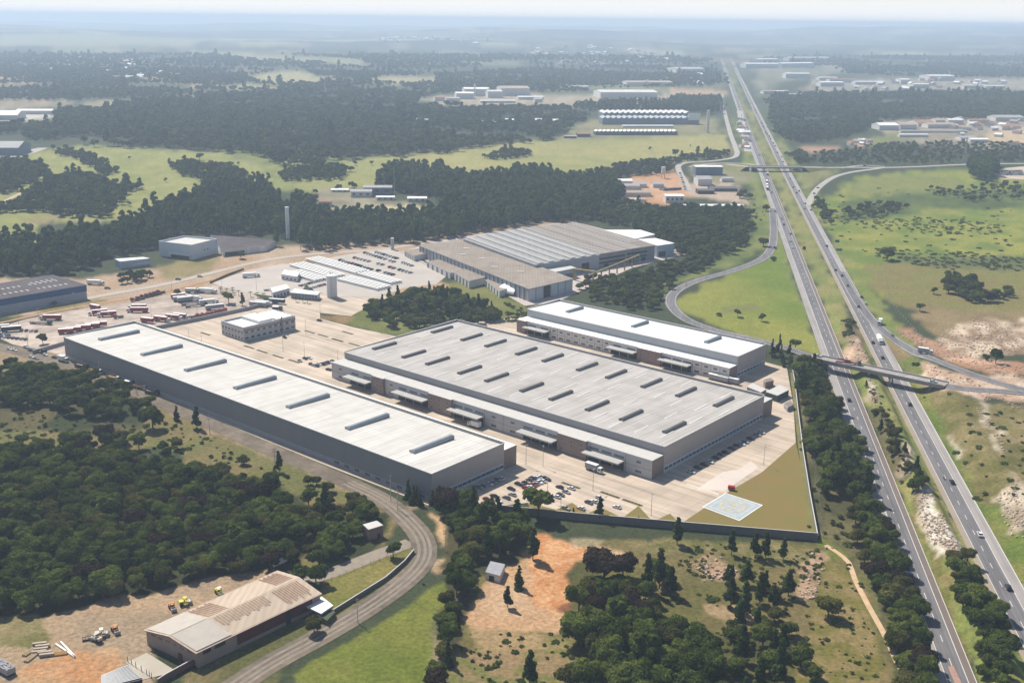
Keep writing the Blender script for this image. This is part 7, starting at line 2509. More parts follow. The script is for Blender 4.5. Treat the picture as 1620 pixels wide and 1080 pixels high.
for k in range(13):
    s = (k + .5) / 13
    a, b = pn[3] + (pn[0] - pn[3]) * s, pn[2] + (pn[1] - pn[2]) * s
    d = (b - a) / np.linalg.norm(b - a)
    n = np.array([-d[1], d[0]]) * .13
    mb.prism([tuple(a - n), tuple(b - n), tuple(b + n), tuple(a + n)], 3.6, 3.85, M_TRIM, None, True)
part('beam', mb, pb_)
# pink hut and ruined hut
hu, hl = quad_building('pink_hut', 'small pink block hut with flat pale roof beside the gravel bend', [(583, 838), (606, 831), (596, 824), (574, 830)], 0, 5.2, mat('pink_render', (.26, .165, .14), .9, .1, .2), M_CANOPY, 'hut')
wall_feature(hu, hl, 0, 1, .6, .8, .1, 2.2, M_DRED, 'door', .06)
ru, rl = quad_building('ruined_hut', 'small white ruined hut with grey sheet roof beside the sandy clearing', [(768, 905), (791, 911), (799, 893), (776, 888)], 0, 3.0, M_PANELW, M_TGREY, 'hut')
wall_feature(ru, rl, 0, 1, .25, .6, 0, 2.2, M_DARK, 'doorway', .06)
wall_feature(ru, rl, 3, 0, .2, .45, 1, 2.2, M_DARK, 'window', .06)
wall_feature(ru, rl, 3, 0, .6, .85, 1, 2.2, M_DARK, 'window', .06)


def roller(name, label, px, py, rz, c1, cabc, drums=1):
    p = ground(px, py, .05)
    o = thing(name, label, 'road roller', tuple(p), rz)
    m = mat('machine_' + c1, {'yellow': (.62, .58, .05), 'orange': (.50, .22, .07), 'buff': (.50, .42, .33)}[c1], .5, .1, .5)
    mb = MB()
    mb.box(-2.2, -.1, -.9, .9, .9, 2.0, m, None, True)
    mb.box(.1, 1.2, -.8, .8, .8, 1.4, m, None, True)
    part('body', mb, o)
    mb = MB()
    mb.box(-.6, .7, -.8, .8, 2.95, 3.1, M_WHITE if cabc == 'white' else m, None, True)
    for x in (-.5, .6):
        for y in (-.7, .7):
            mb.box(x - .06, x + .06, y - .06, y + .06, 1.4, 2.95, M_DARK)
    mb.box(-.35, .15, -.3, .3, 1.41, 1.9, M_DARK)
    part('canopy', mb, o)
    part('drum', MB().tube((0, -1.0, 0), (0, 1.0, 0), .75, .75, M_STEEL, 14), o, (1.9, 0, .75))
    for y in (-.8, .8):
        part('wheel', MB().tube((0, -.25, 0), (0, .25, 0), .75, .75, M_TYRE, 12), o, (-1.4, y, .75))
    return o


roller('road_roller', 'lime yellow road roller with white canopy beside the tan-roofed shed', 347, 940, -.9, 'yellow', 'white')
roller('road_roller', 'yellow road roller between the orange one and the shed roof', 293, 956, .5, 'yellow', 'yellow')
roller('road_roller', 'orange road roller at the left of the yellow one', 273, 964, -1.0, 'orange', 'orange')
roller('road_roller', 'orange machine at the right end of the parked plant by the wood', 183, 1000, -.9, 'orange', 'orange')
roller('road_roller', 'buff machine with white canopy in the middle of the parked plant', 161, 1006, .3, 'buff', 'white')
roller('road_roller', 'low buff machine in front of the parked plant', 153, 1014, 2.6, 'buff', 'buff')
p = ground(140, 1010, .05)
hr = thing('harrow', 'dark tined harrow implement at the left of the parked plant', 'implement', tuple(p), .4)
mb = MB()
for k in range(5):
    mb.box(-2 + k * .9, -1.85 + k * .9, -1.6, 1.6, .6, .9, M_TDARK, None, True)
mb.box(-2.1, 2, -.1, .1, .9, 1.1, M_TDARK, None, True)
mb.box(-2.1, 2, -1.3, -1.1, .0, .6, M_TDARK)
part('frame', mb, hr)
for i, (x, y) in enumerate(crop(0, 880, 5.4, [(340, 755), (365, 775), (350, 800), (335, 825), (385, 830), (400, 850)])):
    p = ground(x, y, .05)
    o = thing('slab_stack', f'stack of pale concrete slabs in the storage corner by the wood, {ORD[i]} from the back', 'slabs', tuple(p), .25)
    mb = MB()
    for k in range(3):
        mb.box(-2.4, 2.4, -.5, .5, .1 + k * .34, .38 + k * .34, M_CONC, None, True)
        mb.box(-1.9, -1.7, -.5, .5, k * .34 + .0, .1 + k * .34, M_BARK)
    part('slab', mb, o)
for i, (x, y, l) in enumerate(crop(0, 880, 5.4, [(250, 820, 'buff plank pile at the left of the concrete slabs'), (262, 870, 'buff plank pile just below another, left of the concrete slabs'), (510, 835, 'orange beam pile right of the concrete slabs')])):
    p = ground(x, y, .05)
    o = thing('timber_pile', l, 'timber', tuple(p), (1.2, 1.3, .3)[i])
    mb = MB()
    for k in range(6):
        mb.box(-2.5, 2.5, -.9 + k * .3, -.65 + k * .3, 0, .5 + .1 * (k % 3), M_TORANGE if i == 2 else mat('buff_timber', (.42, .32, .19), .9, .15, .8))
    part('plank', mb, o)
p = ground(105, 1030, .05)
o = thing('white_beams', 'two long white beams lying in a V on the dirt yard', 'beam', tuple(p), -.8)
mb = MB()
mb.box(-7, 6, -.4, .2, 0, .5, M_WHITE)
part('beam', mb, o, (0, 0, 0), .12)
mb = MB()
mb.box(-7, 6, .5, 1.1, 0, .5, M_WHITE)
part('beam', mb, o, (0, 0, 0), -.02)
p = ground(8, 1062, .05)
o = thing('covered_lorry', 'lorry under a crumpled grey cover at the bottom left edge', 'truck', tuple(p), -.6)
mb = MB()
for i in range(9):
    for j in range(4):
        z = 2.4 + .5 * random.random()
        mb.prism([(-5 + i, -1.6 + j * .8), (-4 + i, -1.6 + j * .8), (-4 + i, -.8 + j * .8), (-5 + i, -.8 + j * .8)], 0.6, [z, z + .2, z - .1, z + .15], M_TGREY)
part('cover', mb, o)
mb = MB()
mb.box(-5, 4, -1.5, 1.5, 0, .58, M_DARK)
part('base', mb, o)

# ------------------------------------------------------------------ site clutter by the white-roofed warehouse
quad_building('site_hut', 'dark green site hut with pale sheet roof on the construction plot', [(1230, 626), (1248, 617), (1234, 609), (1212, 620)], 0, 4.2, mat('dark_green_wall', (.05, .075, .07), .8, .1, .2), M_CANOPY, 'hut')
quad_building('site_hut', 'long low site hut with pale roof left of the dark green one', [(1204, 621), (1212, 616), (1190, 606), (1182, 612)], 0, 3.2, M_WALL, M_CANOPY, 'hut')
quad_building('site_hut', 'small dark cabin at the back of the construction plot', [(1211, 605), (1224, 602), (1219, 598), (1208, 601)], 0, 4, M_TAUPE, M_TAUPER, 'hut')
quad_building('site_hut', 'narrow roofed store by the wall at the right of the plot', [(1246, 645), (1256, 640), (1250, 634), (1240, 639)], 0, 2.6, M_TGREY, M_TAUPER, 'hut')
for i, (x, y) in enumerate(crop(1080, 500, 7.714, [(435, 795), (555, 815)])):
    put_truck('greybox', TMAKE['greybox'], ground(x, y, .1), TH, ('pale trailer top showing behind the widest warehouse, left one', 'pale trailer top showing behind the widest warehouse, right one')[i])

# planting beds in the yard
for i, (x, y) in enumerate(crop(270, 430, 6, [(330, 590), (745, 717), (868, 757), (1018, 805), (1170, 850), (1320, 572), (1445, 607), (1580, 648)]) + crop(520, 500, 7.714, [(115, 298), (312, 350), (230, 205)]) + [(1000, 795), (965, 783), (903, 768)]):
    p = ground(x, y, .1)
    mb = MB()
    mb.box(-5.5, 5.5, -.9, .9, 0, .16, M_COPING, M_PLANT)
    for k in range(5):
        v, f = ico_core(np.array((-4 + 2 * k, 0, .25)), .5, .6)
        for t in f:
            mb.face([v[j] for j in t], M_PLANT)
    wz = ('leftmost', 'second', 'third', 'fourth', 'fifth', 'sixth', 'seventh', 'eighth', 'ninth', 'tenth', 'eleventh', 'twelfth', 'thirteenth', 'last')[i]
    if i < 11:
        tag(link('planting_bed', mb.mesh('planting_bed'), None, tuple(p), TH), 'narrow curbed planting strip set in the paving of the upper yard', 'planting bed', 'planting strips in the upper yard')
    else:
        tag(link('planting_bed', mb.mesh('planting_bed'), None, tuple(p), TH), 'narrow curbed planting strip among parked cars of the sunny car park', 'planting bed', 'planting strips in the car park')


# ------------------------------------------------------------------ lamp posts, poles, signs, pylons
lp = None
LP_ = [(880, 738, 'car park lamp by the dock lane'), (931, 752, ''), (1027, 812, ''), (887, 814, ''), (1209, 735, ''), (865, 788, '')]
LAMPS = [(832, 736), (859, 738), (938, 776), (887, 815), (1030, 816), (1208, 736), (866, 790), (482, 568), (484, 530), (535, 580), (604, 528), (694, 512), (507, 505), (320, 556), (272, 462), (352, 464), (406, 460), (312, 496), (240, 507), (158, 515), (92, 480), (62, 512), (110, 545), (30, 515), (300, 545), (448, 556), (118, 486), (214, 440)]
for i, (x, y) in enumerate(LAMPS):
    p = P(x, y)
    lab, grp = 'slim tall lamp post in the estate yards', 'lamp posts of the estate yards'
    if lp is None:
        lp = thing('lamp_post', lab, 'lamp post', tuple(p), 0, grp)
        mb = MB()
        mb.tube((0, 0, 0), (0, 0, 11), .14, .08, M_STEEL, 6)
        part('pole', mb, lp)
        mb = MB()
        mb.box(-.9, .9, -.18, .18, 10.95, 11.15, M_STEEL, None, True)
        part('lamp_head', mb, lp)
    else:
        copy_tree(lp, tuple(p), random.uniform(0, 3), lab, grp)


def upole(px, py, label, h=11, cross=True, grp=None):
    p = P(px, py)
    o = thing('utility_pole', label, 'utility pole', tuple(p), .6, grp)
    mb = MB()
    mb.tube((0, 0, -.3), (0, 0, h), .2, .13, M_COPING, 7)
    part('pole', mb, o)
    if cross:
        mb = MB()
        for z in (h - .4, h - 1.6):
            mb.box(-1.3, 1.3, -.08, .08, z, z + .16, M_BARK, None, True)
        part('crossarm', mb, o)
    return o


UP_ = [(618, 792), (629, 807), (705, 872), (566, 985), (435, 739), (332, 686), (217, 625), (158, 595), (45, 552)]
for i, (x, y) in enumerate(UP_):
    upole(x, y, ('twin pole at the warehouse corner, taller one', 'twin pole at the warehouse corner, shorter one', 'pole at the inside of the dark trees by the gravel bend', 'pale pole at the near end of the retaining wall')[i] if i < 4 else 'utility pole along the gravel road beside the long warehouse', 13 if i == 0 else 10, True, None if i < 4 else 'poles along the gravel road')


def pylon(px, py, h, label):
    p = P(px, py)
    o = thing('power_pylon', label, 'pylon', tuple(p), .3)
    mb = MB()
    w = 3.2
    lv = [(0, w), (h * .35, w * .55), (h * .7, w * .28), (h, .3)]
    for i in range(3):
        (z0, w0), (z1, w1) = lv[i], lv[i + 1]
        c0 = [(-w0, -w0), (w0, -w0), (w0, w0), (-w0, w0)]
        c1 = [(-w1, -w1), (w1, -w1), (w1, w1), (-w1, w1)]
        for k in range(4):
            j = (k + 1) % 4
            mb.tube((*c0[k], z0), (*c1[k], z1), .22, .22, M_STEEL, 4, False)
            mb.tube((*c0[k], z0), (*c1[j], z1), .14, .14, M_STEEL, 4, False)
            mb.tube((*c0[j], z0), (*c1[k], z1), .14, .14, M_STEEL, 4, False)
    part('lattice', mb, o)
    mb = MB()
    for z in (h * .72, h * .84, h * .95):
        mb.box(-5, 5, -.2, .2, z, z + .35, M_STEEL, None, True)
    part('crossarm', mb, o)
    return o


pylon(1525, 259, 42, 'lattice power pylon by the cross road at the right')
pylon(1139, 188, 40, 'hazy lattice power pylon left of the highway in the distance')
# overhead wires by the roadside tree belt
fence('fence', 'tall wire fence with thin posts in front of the roadside tree belt', [(1262, 590), (1275, 660), (1290, 750), (1303, 850)], 3.0, 7, M_STEEL)


def sign(px, py, w, h, z, m, label, rz):
    p = P(px, py)
    o = thing('road_sign', label, 'road sign', tuple(p), rz)
    mb = MB()
    for y in (-w * .3, w * .3):
        mb.tube((0, y, 0), (0, y, z + h), .1, .1, M_STEEL, 6)
    part('post', mb, o)
    mb = MB()
    mb.box(.12, .2, -w / 2, w / 2, z, z + h, m, None, True)
    part('panel', mb, o)


sign(1327, 401, 5.5, 2.4, 2.6, mat('sign_green', (.02, .16, .12), .5, .05, .5), 'green road sign on the right verge of the highway', HWA + PI)
sign(1324, 388, 4, 2.6, 3.0, mat('sign_blue', (.02, .05, .15), .5, .05, .5), 'dark blue road sign behind the green one', HWA + PI)
sign(1272, 397, 3.2, 3.4, 1.2, M_DARK, 'dark back of a road sign standing in the median grass', HWA)

# ------------------------------------------------------------------ stacked white girders
gi_ = 0
for (x0, y0, x1, y1, n, lab) in ((503, 409, 585, 432, 3, 'white concrete girder in the upper stack beside the factory car park'), (478, 418, 545, 438, 3, 'white concrete girder in the left stack beside the estate road'), (474, 430, 520, 443, 3, 'white concrete girder in the left stack beside the estate road'),
                                 (552, 440, 618, 456, 3, 'white concrete girder in the lower right stack near the water tank'), (578, 432, 635, 448, 2, 'white concrete girder in the lower right stack near the water tank')):
    a, b = P(x0, y0), P(x1, y1)
    ln = np.linalg.norm(b - a)
    rz = math.atan2(b[1] - a[1], b[0] - a[0])
    for k in range(n + 2):
        nrm = np.array([math.sin(rz), -math.cos(rz)])
        c = (a + b)[:2] / 2 + nrm * k * 3.3
        mb = MB()
        pr_ = [(-.8, 0), (.8, 0), (.8, .4), (.3, .7), (.3, 1.7), (.95, 2.0), (.95, 2.2), (-.95, 2.2), (-.95, 2.0), (-.3, 1.7), (-.3, .7), (-.8, .4)]
        for i in range(12):
            p_, q_ = pr_[i], pr_[(i + 1) % 12]
            mb.face([(-ln / 2, *p_), (-ln / 2, *q_), (ln / 2, *q_), (ln / 2, *p_)], M_WHITE)
        for e in (-ln / 2, ln / 2):
            mb.face([(e, *p_) for p_ in pr_], M_WHITE)
        tag(link('girder', mb.mesh('girder'), None, (c[0], c[1], .2), rz), lab, 'girder', lab.replace('white concrete girder in', 'girders of'))


# ------------------------------------------------------------------ far buildings
def shedbox(name, label, x0, x1, y, depth, h, wall, roof, cat='building', group=None, gable=0.12, win=0, rz=None):
    a, b = P(x0, y), P(x1, y)
    w = np.linalg.norm(b - a)
    c = (a + b) / 2
    o = thing(name, label, cat, (c[0], c[1], float(hfun(c[0], c[1]))), math.atan2(b[1] - a[1], b[0] - a[0]), group)
    mb = MB()
    mb.box(-w / 2, w / 2, 0, depth, -1, h, wall)
    part('wall', mb, o)
    g = depth * gable
    rb = MB()
    e = .6
    for y0, y1 in ((-e, depth / 2), (depth + e, depth / 2)):
        rb.face([(-w / 2 - e, y0, h + .02), (w / 2 + e, y0, h + .02), (w / 2 + e, y1, h + g), (-w / 2 - e, y1, h + g)], roof)
    for s_ in (-1, 1):
        rb.face([(s_ * (w / 2 + .01), 0, h), (s_ * (w / 2 + .01), depth, h), (s_ * (w / 2 + .01), depth / 2, h + g * .97)], wall)
    part('roof', rb, o)
    for k in range(win):
        mb = MB()
        x = -w / 2 + w * (k + .25) / win
        mb.box(x, x + w * .4 / win, -.12, -.005, h * .35, h * .7, M_GLASS, None, True)
        part('window', mb, o)
    return o


M_FW, M_FR = mat('far_white_wall', (.62, .60, .57), .8, .1, .02), mat('far_white_roof', (.80, .79, .77), .7, .08, .02)
M_FG = mat('far_grey_roof', (.36, .35, .35), .8, .1, .02)
M_FT = mat('far_tile_roof', (.33, .17, .11), .9, .15, .05)
M_FBR = mat('far_tan_roof', (.40, .32, .25), .9, .1, .02)
M_FB = mat('far_blue_grey', (.14, .18, .24), .7, .1, .02)
# sawtooth shed rows beyond the pasture
def sawtooth(label, x0, x1, y, depth, h, n, wall, roof, sk):
    a, b = P(x0, y), P(x1, y)
    w = np.linalg.norm(b - a)
    o = thing('sawtooth_shed', label, 'shed', tuple((a + b) / 2), math.atan2(b[1] - a[1], b[0] - a[0]))
    mb = MB()
    mb.box(-w / 2, w / 2, 0, depth, -.5, h, wall, roof)
    part('wall', mb, o)
    for k in range(n):
        s0, s1 = -w / 2 + w * k / n, -w / 2 + w * (k + .62) / n
        t = MB()
        z = h + w / n * .30
        t.face([(s0, -.1, h + .02), (s1, -.1, h + .02), (s1, -.1, z)], wall)
        t.face([(s0, depth, h + .02), (s1, depth, h + .02), (s1, depth, z)], wall)
        t.face([(s0, -.1, h + .02), (s1, -.1, z), (s1, depth, z), (s0, depth, h + .02)], sk)
        t.face([(s1, -.1, h + .02), (s1, -.1, z), (s1, depth, z), (s1, depth, h + .02)], wall)
        part('roof_tooth', t, o)
    return o


sawtooth('long blue-grey shed with two lines of pale roof teeth beyond the pasture, nearer line', 953, 1090, 197, 40, 13, 16, M_FB, M_FB, mat('tooth_grey', (.33, .35, .38), .6, .1, .02))
sawtooth('long blue-grey shed with pale roof teeth beyond the pasture, farther line', 955, 1092, 190, 60, 15, 16, M_FB, M_FB, mat('tooth_pale', (.55, .52, .50), .6, .1, .02))
sawtooth('low row of sheds with white roof teeth along the pasture edge', 942, 1072, 214, 22, 7, 20, M_TDARK, M_FG, M_FR)
shedbox('white_building', 'long low white-roofed building between the two sawtooth rows', 985, 1065, 202, 10, 4, M_FW, M_FR)
tbl = shedbox('tower_building', 'tall block with white front panel at the right end of the sawtooth shed', 1089, 1106, 197, 20, 16, M_FB, M_FG)
mb = MB()
mb.box(-13, 13, -1.2, -.2, 9, 24, M_FR, None, True)
part('front_panel', mb, tbl, label='big white front panel')
for i, (x, hh_) in enumerate(((1119, 45), (1146, 34))):
    p = P(x, 210 if i == 0 else 175)
    o = thing('silo', ('pale tall silo beside the big white panel', 'slim pale tower by the far highway')[i], 'silo', tuple(p))
    mb = MB()
    mb.tube((0, 0, 0), (0, 0, hh_), 3.2, 3.2, M_FW, 12)
    part('shaft', mb, o)
shedbox('dark_shed', 'low dark shed at the left end of the toothed sheds', 893, 912, 219, 12, 4, M_TDARK, M_FG)
shedbox('dark_shed', 'brown-roofed shed left of the toothed sheds', 914, 934, 217, 18, 6, M_TDARK, M_FT)
# service area by the junction
shedbox('service_building', 'dark blue building with white roof edge by the junction', 1100, 1143, 277, 18, 12, M_FB, M_FR, 'building', None, .02)
shedbox('service_building', 'white gabled workshop with grey sheet roof by the junction', 1104, 1126, 294, 26, 9, M_FW, M_FG)
shedbox('service_building', 'long dark-roofed open shed on the pink yard by the junction', 1124, 1166, 303, 16, 4, M_TDARK, mat('far_dark_roof', (.13, .115, .115), .8, .1, .05))
shedbox('service_building', 'dark canopy over pumps on the pink yard by the junction', 1104, 1130, 307, 14, 4.5, M_TDARK, mat('far_dark_roof', (.13, .115, .115), .8, .1, .05))
shedbox('service_building', 'small pale shed behind the workshop by the junction', 1142, 1160, 288, 12, 5, M_FW, M_FG)
shedbox('white_building', 'white three-bay building at the near edge of the orange yard', 1053, 1082, 321, 16, 8.5, M_FW, M_FR, 'building', None, .03, 4)
shedbox('white_building', 'low white building row behind the trees below the pink yard', 1082, 1105, 331, 10, 4, M_FW, M_FR)
shedbox('white_building', 'long low white roof strip below the pink yard', 1108, 1176, 330, 10, 3.5, M_FW, M_FR)
for i, (x0, x1, y, l) in enumerate(((975, 1000, 292, 'pale roofed shed at the left of the orange yard, at the back'), (978, 1012, 300, 'grey roofed shed at the left of the orange yard, second row'), (1003, 1023, 297, 'grey barrel roof shed on the orange yard'), (985, 1030, 311, 'long tan-roofed shed at the left front of the orange yard'), (1033, 1050, 297, 'grey roofed store beside the parked trailers on the orange yard'))):
    shedbox('yard_shed', l, x0, x1, y, 16, 5, M_FW, (M_FR, M_FG, M_FG, M_FBR, M_FG)[i], 'shed')
for i in range(9):
    put_truck('flat', TMAKE['flat'], ground(1048 + i * 3, 301 - i * .2, .1), -1.1, 'flat lorry in the slanted row on the orange yard by the junction', 'lorries on the orange yard')
for i in range(5):
    put_truck('white', TMAKE['white'], ground(989 + i * 6, 319 + (i % 2) * 1.5, .1), -.3, 'long pale trailer at the near left corner of the orange yard', 'trailers on the orange yard')
p = P(1049, 282)
o = thing('batching_plant', 'slim white batching tower on the orange yard', 'tower', tuple(p))
mb = MB()
mb.box(-2.5, 2.5, -2.5, 2.5, 6, 16, M_FW, None, True)
for x in (-2, 2):
    for y in (-2, 2):
        mb.box(x - .2, x + .2, y - .2, y + .2, 0, 6, M_STEEL)
part('hopper', mb, o)
for i in range(8):
    add_car(['black', 'white', 'grey', 'silver'][i % 4], ground(1076 + i * 1.2, 275 + i * 3.6, .25), -1.2, 'tiny car on the frontage road by the orange yard', 'cars on the frontage road', True, 1.2)
# buildings in the eucalyptus clearing
for (x0, x1, y, d, h, wl_, rf, l) in ((555, 588, 312, 18, 7, M_FW, M_FG, 'grey-roofed plant building in the tree clearing, left part'), (575, 620, 308, 18, 9, M_FB, M_FG, 'blue-grey plant building in the tree clearing, right part'), (596, 624, 317, 10, 4, M_FW, M_FR, 'low white building in front of the plant in the tree clearing'),
                                      (645, 675, 319, 14, 4, M_FW, M_FR, 'white-roofed sheds at the right of the tree clearing'), (505, 524, 327, 14, 6, M_FW, M_FT, 'small red-roofed house at the left of the tree clearing'), (524, 551, 304, 10, 3, M_FW, M_FR, 'row of tiny white roofs at the back of the tree clearing')):
    shedbox('plant_building', l, x0, x1, y, d, h, wl_, rf, 'building', None, .1, 3)
p = P(624, 312)
o = thing('mast', 'thin tall mast rising from the tree clearing', 'mast', tuple(p))
part('pole', MB().tube((0, 0, 0), (0, 0, 38), .5, .2, M_STEEL, 6), o)
# left edge hall, distant
shedbox('far_warehouse', 'grey hall with blue-white side at the left edge beyond the pasture', -15, 30, 246, 60, 12, M_FB, M_FG, 'warehouse')
shedbox('far_warehouse', 'low white store beside the grey hall at the left edge', 30, 42, 233, 16, 5, M_FW, M_FR, 'warehouse')
sheet('far_yard', [[(0, 247), (60, 234), (77, 234), (40, 247), (0, 255)]], M_ROADF, .1)
shedbox('far_warehouse', 'white flat-roofed factory at the far left edge', -10, 28, 190, 60, 10, M_FW, M_FR, 'warehouse')
shedbox('far_warehouse', 'long thin white roof at the far left, right of the factory', 26, 83, 181, 25, 8, M_FW, M_FR, 'warehouse')
# chicken-house like white roofs in the far forest
for (x0, x1, y, l) in ((653, 665, 196, 'left one of two tiny white roofs in the far forest'), (666, 678, 197, 'right one of two tiny white roofs in the far forest'), (752, 788, 199, 'long white roof in the far forest, left of the stepped one'), (790, 816, 196, 'stepped white roof in the far forest'), (828, 867, 196, 'long thin white roof in the far forest, right of the stepped one'), (875, 890, 197, 'small white roof at the end of the far forest line')):
    shedbox('forest_building', l, x0, x1, y, 22, 8, M_FW, M_FR, 'building')
# hazy industrial plant
for i, (x0, x1, y, d, h, rf, l) in enumerate(((688, 706, 160, 40, 10, M_FT, 'reddish hall at the left end of the hazy plant'), (706, 728, 163, 40, 12, M_FG, 'grey hall in the left part of the hazy plant'), (722, 750, 157, 50, 16, M_FR, 'white hall in the left middle of the hazy plant'), (735, 775, 152, 60, 20, M_FR, 'tall white block below the stack of the hazy plant'),
                                             (772, 795, 155, 50, 18, M_FW, 'white block right of the stack of the hazy plant'), (793, 838, 152, 90, 22, M_FBR, 'largest tan-roofed hall of the hazy plant'), (760, 815, 163, 20, 6, M_FR, 'long low white roof in front of the hazy plant'), (820, 860, 158, 30, 8, M_FR, 'low white sheds right of the tan hall'),
                                             (846, 858, 162, 20, 10, M_FR, 'small white gabled shed at the right of the hazy plant'), (893, 932, 142, 30, 10, M_FW, 'pale blue-white building alone above the hazy warehouses'), (950, 1040, 155, 90, 16, M_FW, 'big white-roofed hazy warehouse left of the highway'), (955, 1022, 161, 14, 7, M_FBR, 'low tan strip in front of the big hazy warehouse'),
                                             (992, 1064, 137, 70, 14, M_FBR, 'tan-roofed hazy warehouse behind the big white one'), (1023, 1055, 131, 10, 10, M_FR, 'white strip roof on the far tan warehouse row'), (1070, 1115, 117, 120, 20, M_FG, 'grey hazy warehouse farther up the highway'),
                                             (1180, 1232, 108, 60, 20, M_FR, 'long white warehouse right of the far highway, nearest'), (1236, 1288, 107, 60, 20, M_FR, 'long white warehouse right of the far highway, second'), (1243, 1281, 124, 40, 18, M_FR, 'white warehouse below the two long ones'), (1200, 1232, 100, 60, 20, M_FW, 'pale roof above the long white warehouses, left'), (1248, 1312, 97, 60, 20, M_FW, 'pale roof line above the long white warehouses, right'),
                                             (1208, 1228, 149, 30, 9, M_FBR, 'tan arched hall right of the highway, left one'), (1228, 1247, 149, 30, 9, M_FW, 'pale arched hall right of the highway, right one'), (1298, 1335, 137, 40, 14, M_FR, 'white-fronted hall in the right distance'), (1312, 1353, 131, 30, 12, M_FT, 'red-roofed hall in the right distance'),
                                             (1296, 1325, 127, 30, 10, M_FR, 'thin white roof in the right distance'), (1353, 1400, 134, 30, 10, M_FR, 'white low row in the right distance'), (1425, 1440, 133, 40, 16, M_FR, 'white block cluster in the right distance, left'), (1445, 1470, 140, 30, 14, M_FR, 'white block cluster in the right distance, right'), (1470, 1510, 128, 80, 18, M_FW, 'tall pale vault in the far right distance'),
                                             (1525, 1560, 140, 20, 10, M_FR, 'white low roof below the pale vault'), (1560, 1590, 141, 20, 10, M_FR, 'white low roof at the far right'), (1230, 1345, 152, 30, 5, M_FG, 'long grey slab roof before the right far wood'), (1262, 1285, 186, 12, 5, M_FR, 'tiny white roof at the edge of the right far wood'))):
    shedbox('far_factory', l, x0, x1, y, d, h, M_FW, rf, 'factory', None, .05)
for (x, y, t, l) in ((751, 152, 34, 'thin white stack of the hazy plant'), (773, 154, 26, 'second shorter stack of the hazy plant'), (1551, 140, 34, 'slim pale tower in the far right distance')):
    p = P(x, y)
    o = thing('chimney', l, 'chimney', tuple(p))
    part('shaft', MB().tube((0, 0, 0), (0, 0, t), 2.8, 2.4, M_FR, 10), o)
# right-hand factory district
for (x0, x1, y, d, h, rf, l) in ((1391, 1422, 206, 40, 10, M_FR, 'white-roofed gabled hall at the left of the right-hand district'), (1424, 1450, 205, 36, 10, M_FBR, 'tan gabled hall beside the white one in the right-hand district'), (1452, 1480, 200, 50, 7, M_FT, 'brick-coloured hall in the right-hand district'), (1468, 1512, 203, 30, 8, M_FBR, 'long tan-roofed hall in the right-hand district, front'),
                                 (1480, 1522, 196, 30, 8, M_FBR, 'long tan-roofed hall in the right-hand district, behind'), (1500, 1524, 197, 20, 10, M_FR, 'white block in the right-hand district'), (1423, 1468, 217, 10, 5, M_FR, 'long white low roof below the right-hand district'), (1425, 1530, 210, 10, 4, M_FG, 'long grey wall-like shed below the right-hand district'),
                                 (1537, 1565, 195, 20, 7, M_FT, 'red-roofed block at the back of the right-hand district'), (1575, 1620, 192, 40, 9, M_FG, 'grey roof at the far right of the district'), (1520, 1545, 222, 24, 5, M_FG, 'grey yard roof at the near edge of the district'), (1535, 1565, 225, 20, 5, M_FR, 'pale yard roof at the near edge of the district'), (1585, 1615, 206, 30, 8, M_FT, 'red hall at the right end of the district')):
    shedbox('district_building', l, x0, x1, y, d, h, M_FW, rf, 'factory', None, .10)
# houses: small gabled boxes, one mesh shared by each roof colour
HM = []
for rf in (M_FT, M_FR, M_FBR, M_FG):
    hb_ = MB()
    hb_.box(-6, 6, -4.5, 4.5, -1, 4.2, M_FW, rf)
    for s_ in (-1, 1):
        hb_.face([(-6.4, s_ * 5, 4.1), (6.4, s_ * 5, 4.1), (6.4, 0, 6.4), (-6.4, 0, 6.4)], rf)
        hb_.face([(s_ * 6.1, -4.5, 4.2), (s_ * 6.1, 4.5, 4.2), (s_ * 6.1, 0, 6.3)], M_FW)
    HM.append(hb_.mesh('house'))


def town(poly, n, label, group, sc, wts):
    w = [P(*q)[:2] for q in poly]
    x0, x1 = min(p[0] for p in w), max(p[0] for p in w)
    y0, y1 = min(p[1] for p in w), max(p[1] for p in w)
    k = 0
    while k < n:
        x, y = rng.uniform(x0, x1), rng.uniform(y0, y1)
        if inside(x, y, w):
            k += 1
            thing('house', label, 'house', (x, y, float(hfun(x, y))), rng.uniform(0, 3), group, HM[int(rng.choice(4, p=wts))], float(rng.uniform(*sc)))


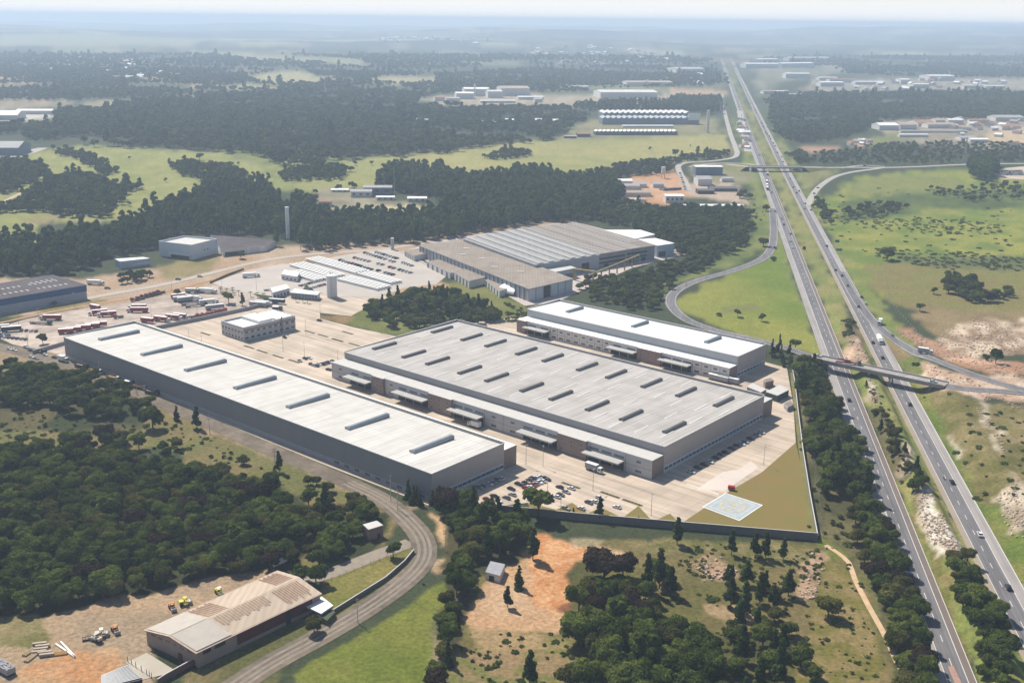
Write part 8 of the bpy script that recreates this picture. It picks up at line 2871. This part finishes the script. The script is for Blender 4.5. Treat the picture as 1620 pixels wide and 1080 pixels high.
town([(40, 92), (90, 90), (270, 98), (280, 106), (200, 112), (60, 112)], 95, 'tiny house in the hazy red-roofed town at the far left', 'houses of the far left town', (1.2, 2.2), (.45, .35, .15, .05))
town([(140, 115), (250, 112), (290, 122), (200, 128)], 25, 'tiny house in the hazy red-roofed town at the far left', 'houses of the far left town', (1.2, 2.0), (.45, .35, .15, .05))
town([(820, 78), (930, 72), (1060, 84), (1080, 96), (960, 110), (840, 106)], 75, 'tiny pale house in the hazy town at the centre distance', 'houses of the centre town', (1.5, 2.8), (.2, .6, .15, .05))
town([(560, 62), (760, 58), (800, 72), (640, 76)], 30, 'tiny pale building scattered in the far haze', 'buildings in the far haze', (2, 4), (.1, .75, .1, .05))
town([(1340, 228), (1372, 222), (1378, 230), (1345, 234)], 9, 'small house in the cluster on red earth right of the highway', 'houses on red earth', (.7, 1.1), (.5, .3, .1, .1))
town([(1455, 192), (1620, 188), (1620, 232), (1540, 232)], 26, 'small building among the halls of the right-hand district', 'small buildings of the right-hand district', (.9, 1.6), (.4, .3, .2, .1))
town([(1168, 190), (1178, 188), (1185, 235), (1176, 240)], 14, 'small roadside house left of the far highway', 'roadside houses by the far highway', (.8, 1.3), (.3, .5, .1, .1))
town([(1090, 118), (1140, 120), (1140, 138), (1085, 135)], 12, 'tiny pale building beside the far highway', 'buildings beside the far highway', (1.2, 2.2), (.1, .7, .1, .1))
town([(1330, 128), (1600, 126), (1610, 142), (1340, 146)], 30, 'tiny pale building along the far right industrial strip', 'buildings of the far right strip', (1.0, 2.2), (.15, .6, .15, .1))

# ------------------------------------------------------------------ haze: the air itself
hz = MB()
hz.box(-22000, 22000, -600, 26400, -1.2, 245, flat('placeholder', (.5, .5, .5)), None, True)
ho = struct('haze', hz, 'stuff')
hm = bpy.data.materials.new('haze_air')
hm.use_nodes = True
hm.node_tree.nodes.clear()
hv = hm.node_tree.nodes.new('ShaderNodeVolumePrincipled')
hv.inputs['Color'].default_value = (0.64, 0.79, 1.0, 1)
hv.inputs['Density'].default_value = 1.25e-4
hv.inputs['Anisotropy'].default_value = 0.15
hw_ = hm.node_tree.nodes.new('ShaderNodeOutputMaterial')
hm.node_tree.links.new(hv.outputs[0], hw_.inputs['Volume'])
ho.data.materials.clear()
ho.data.materials.append(hm)
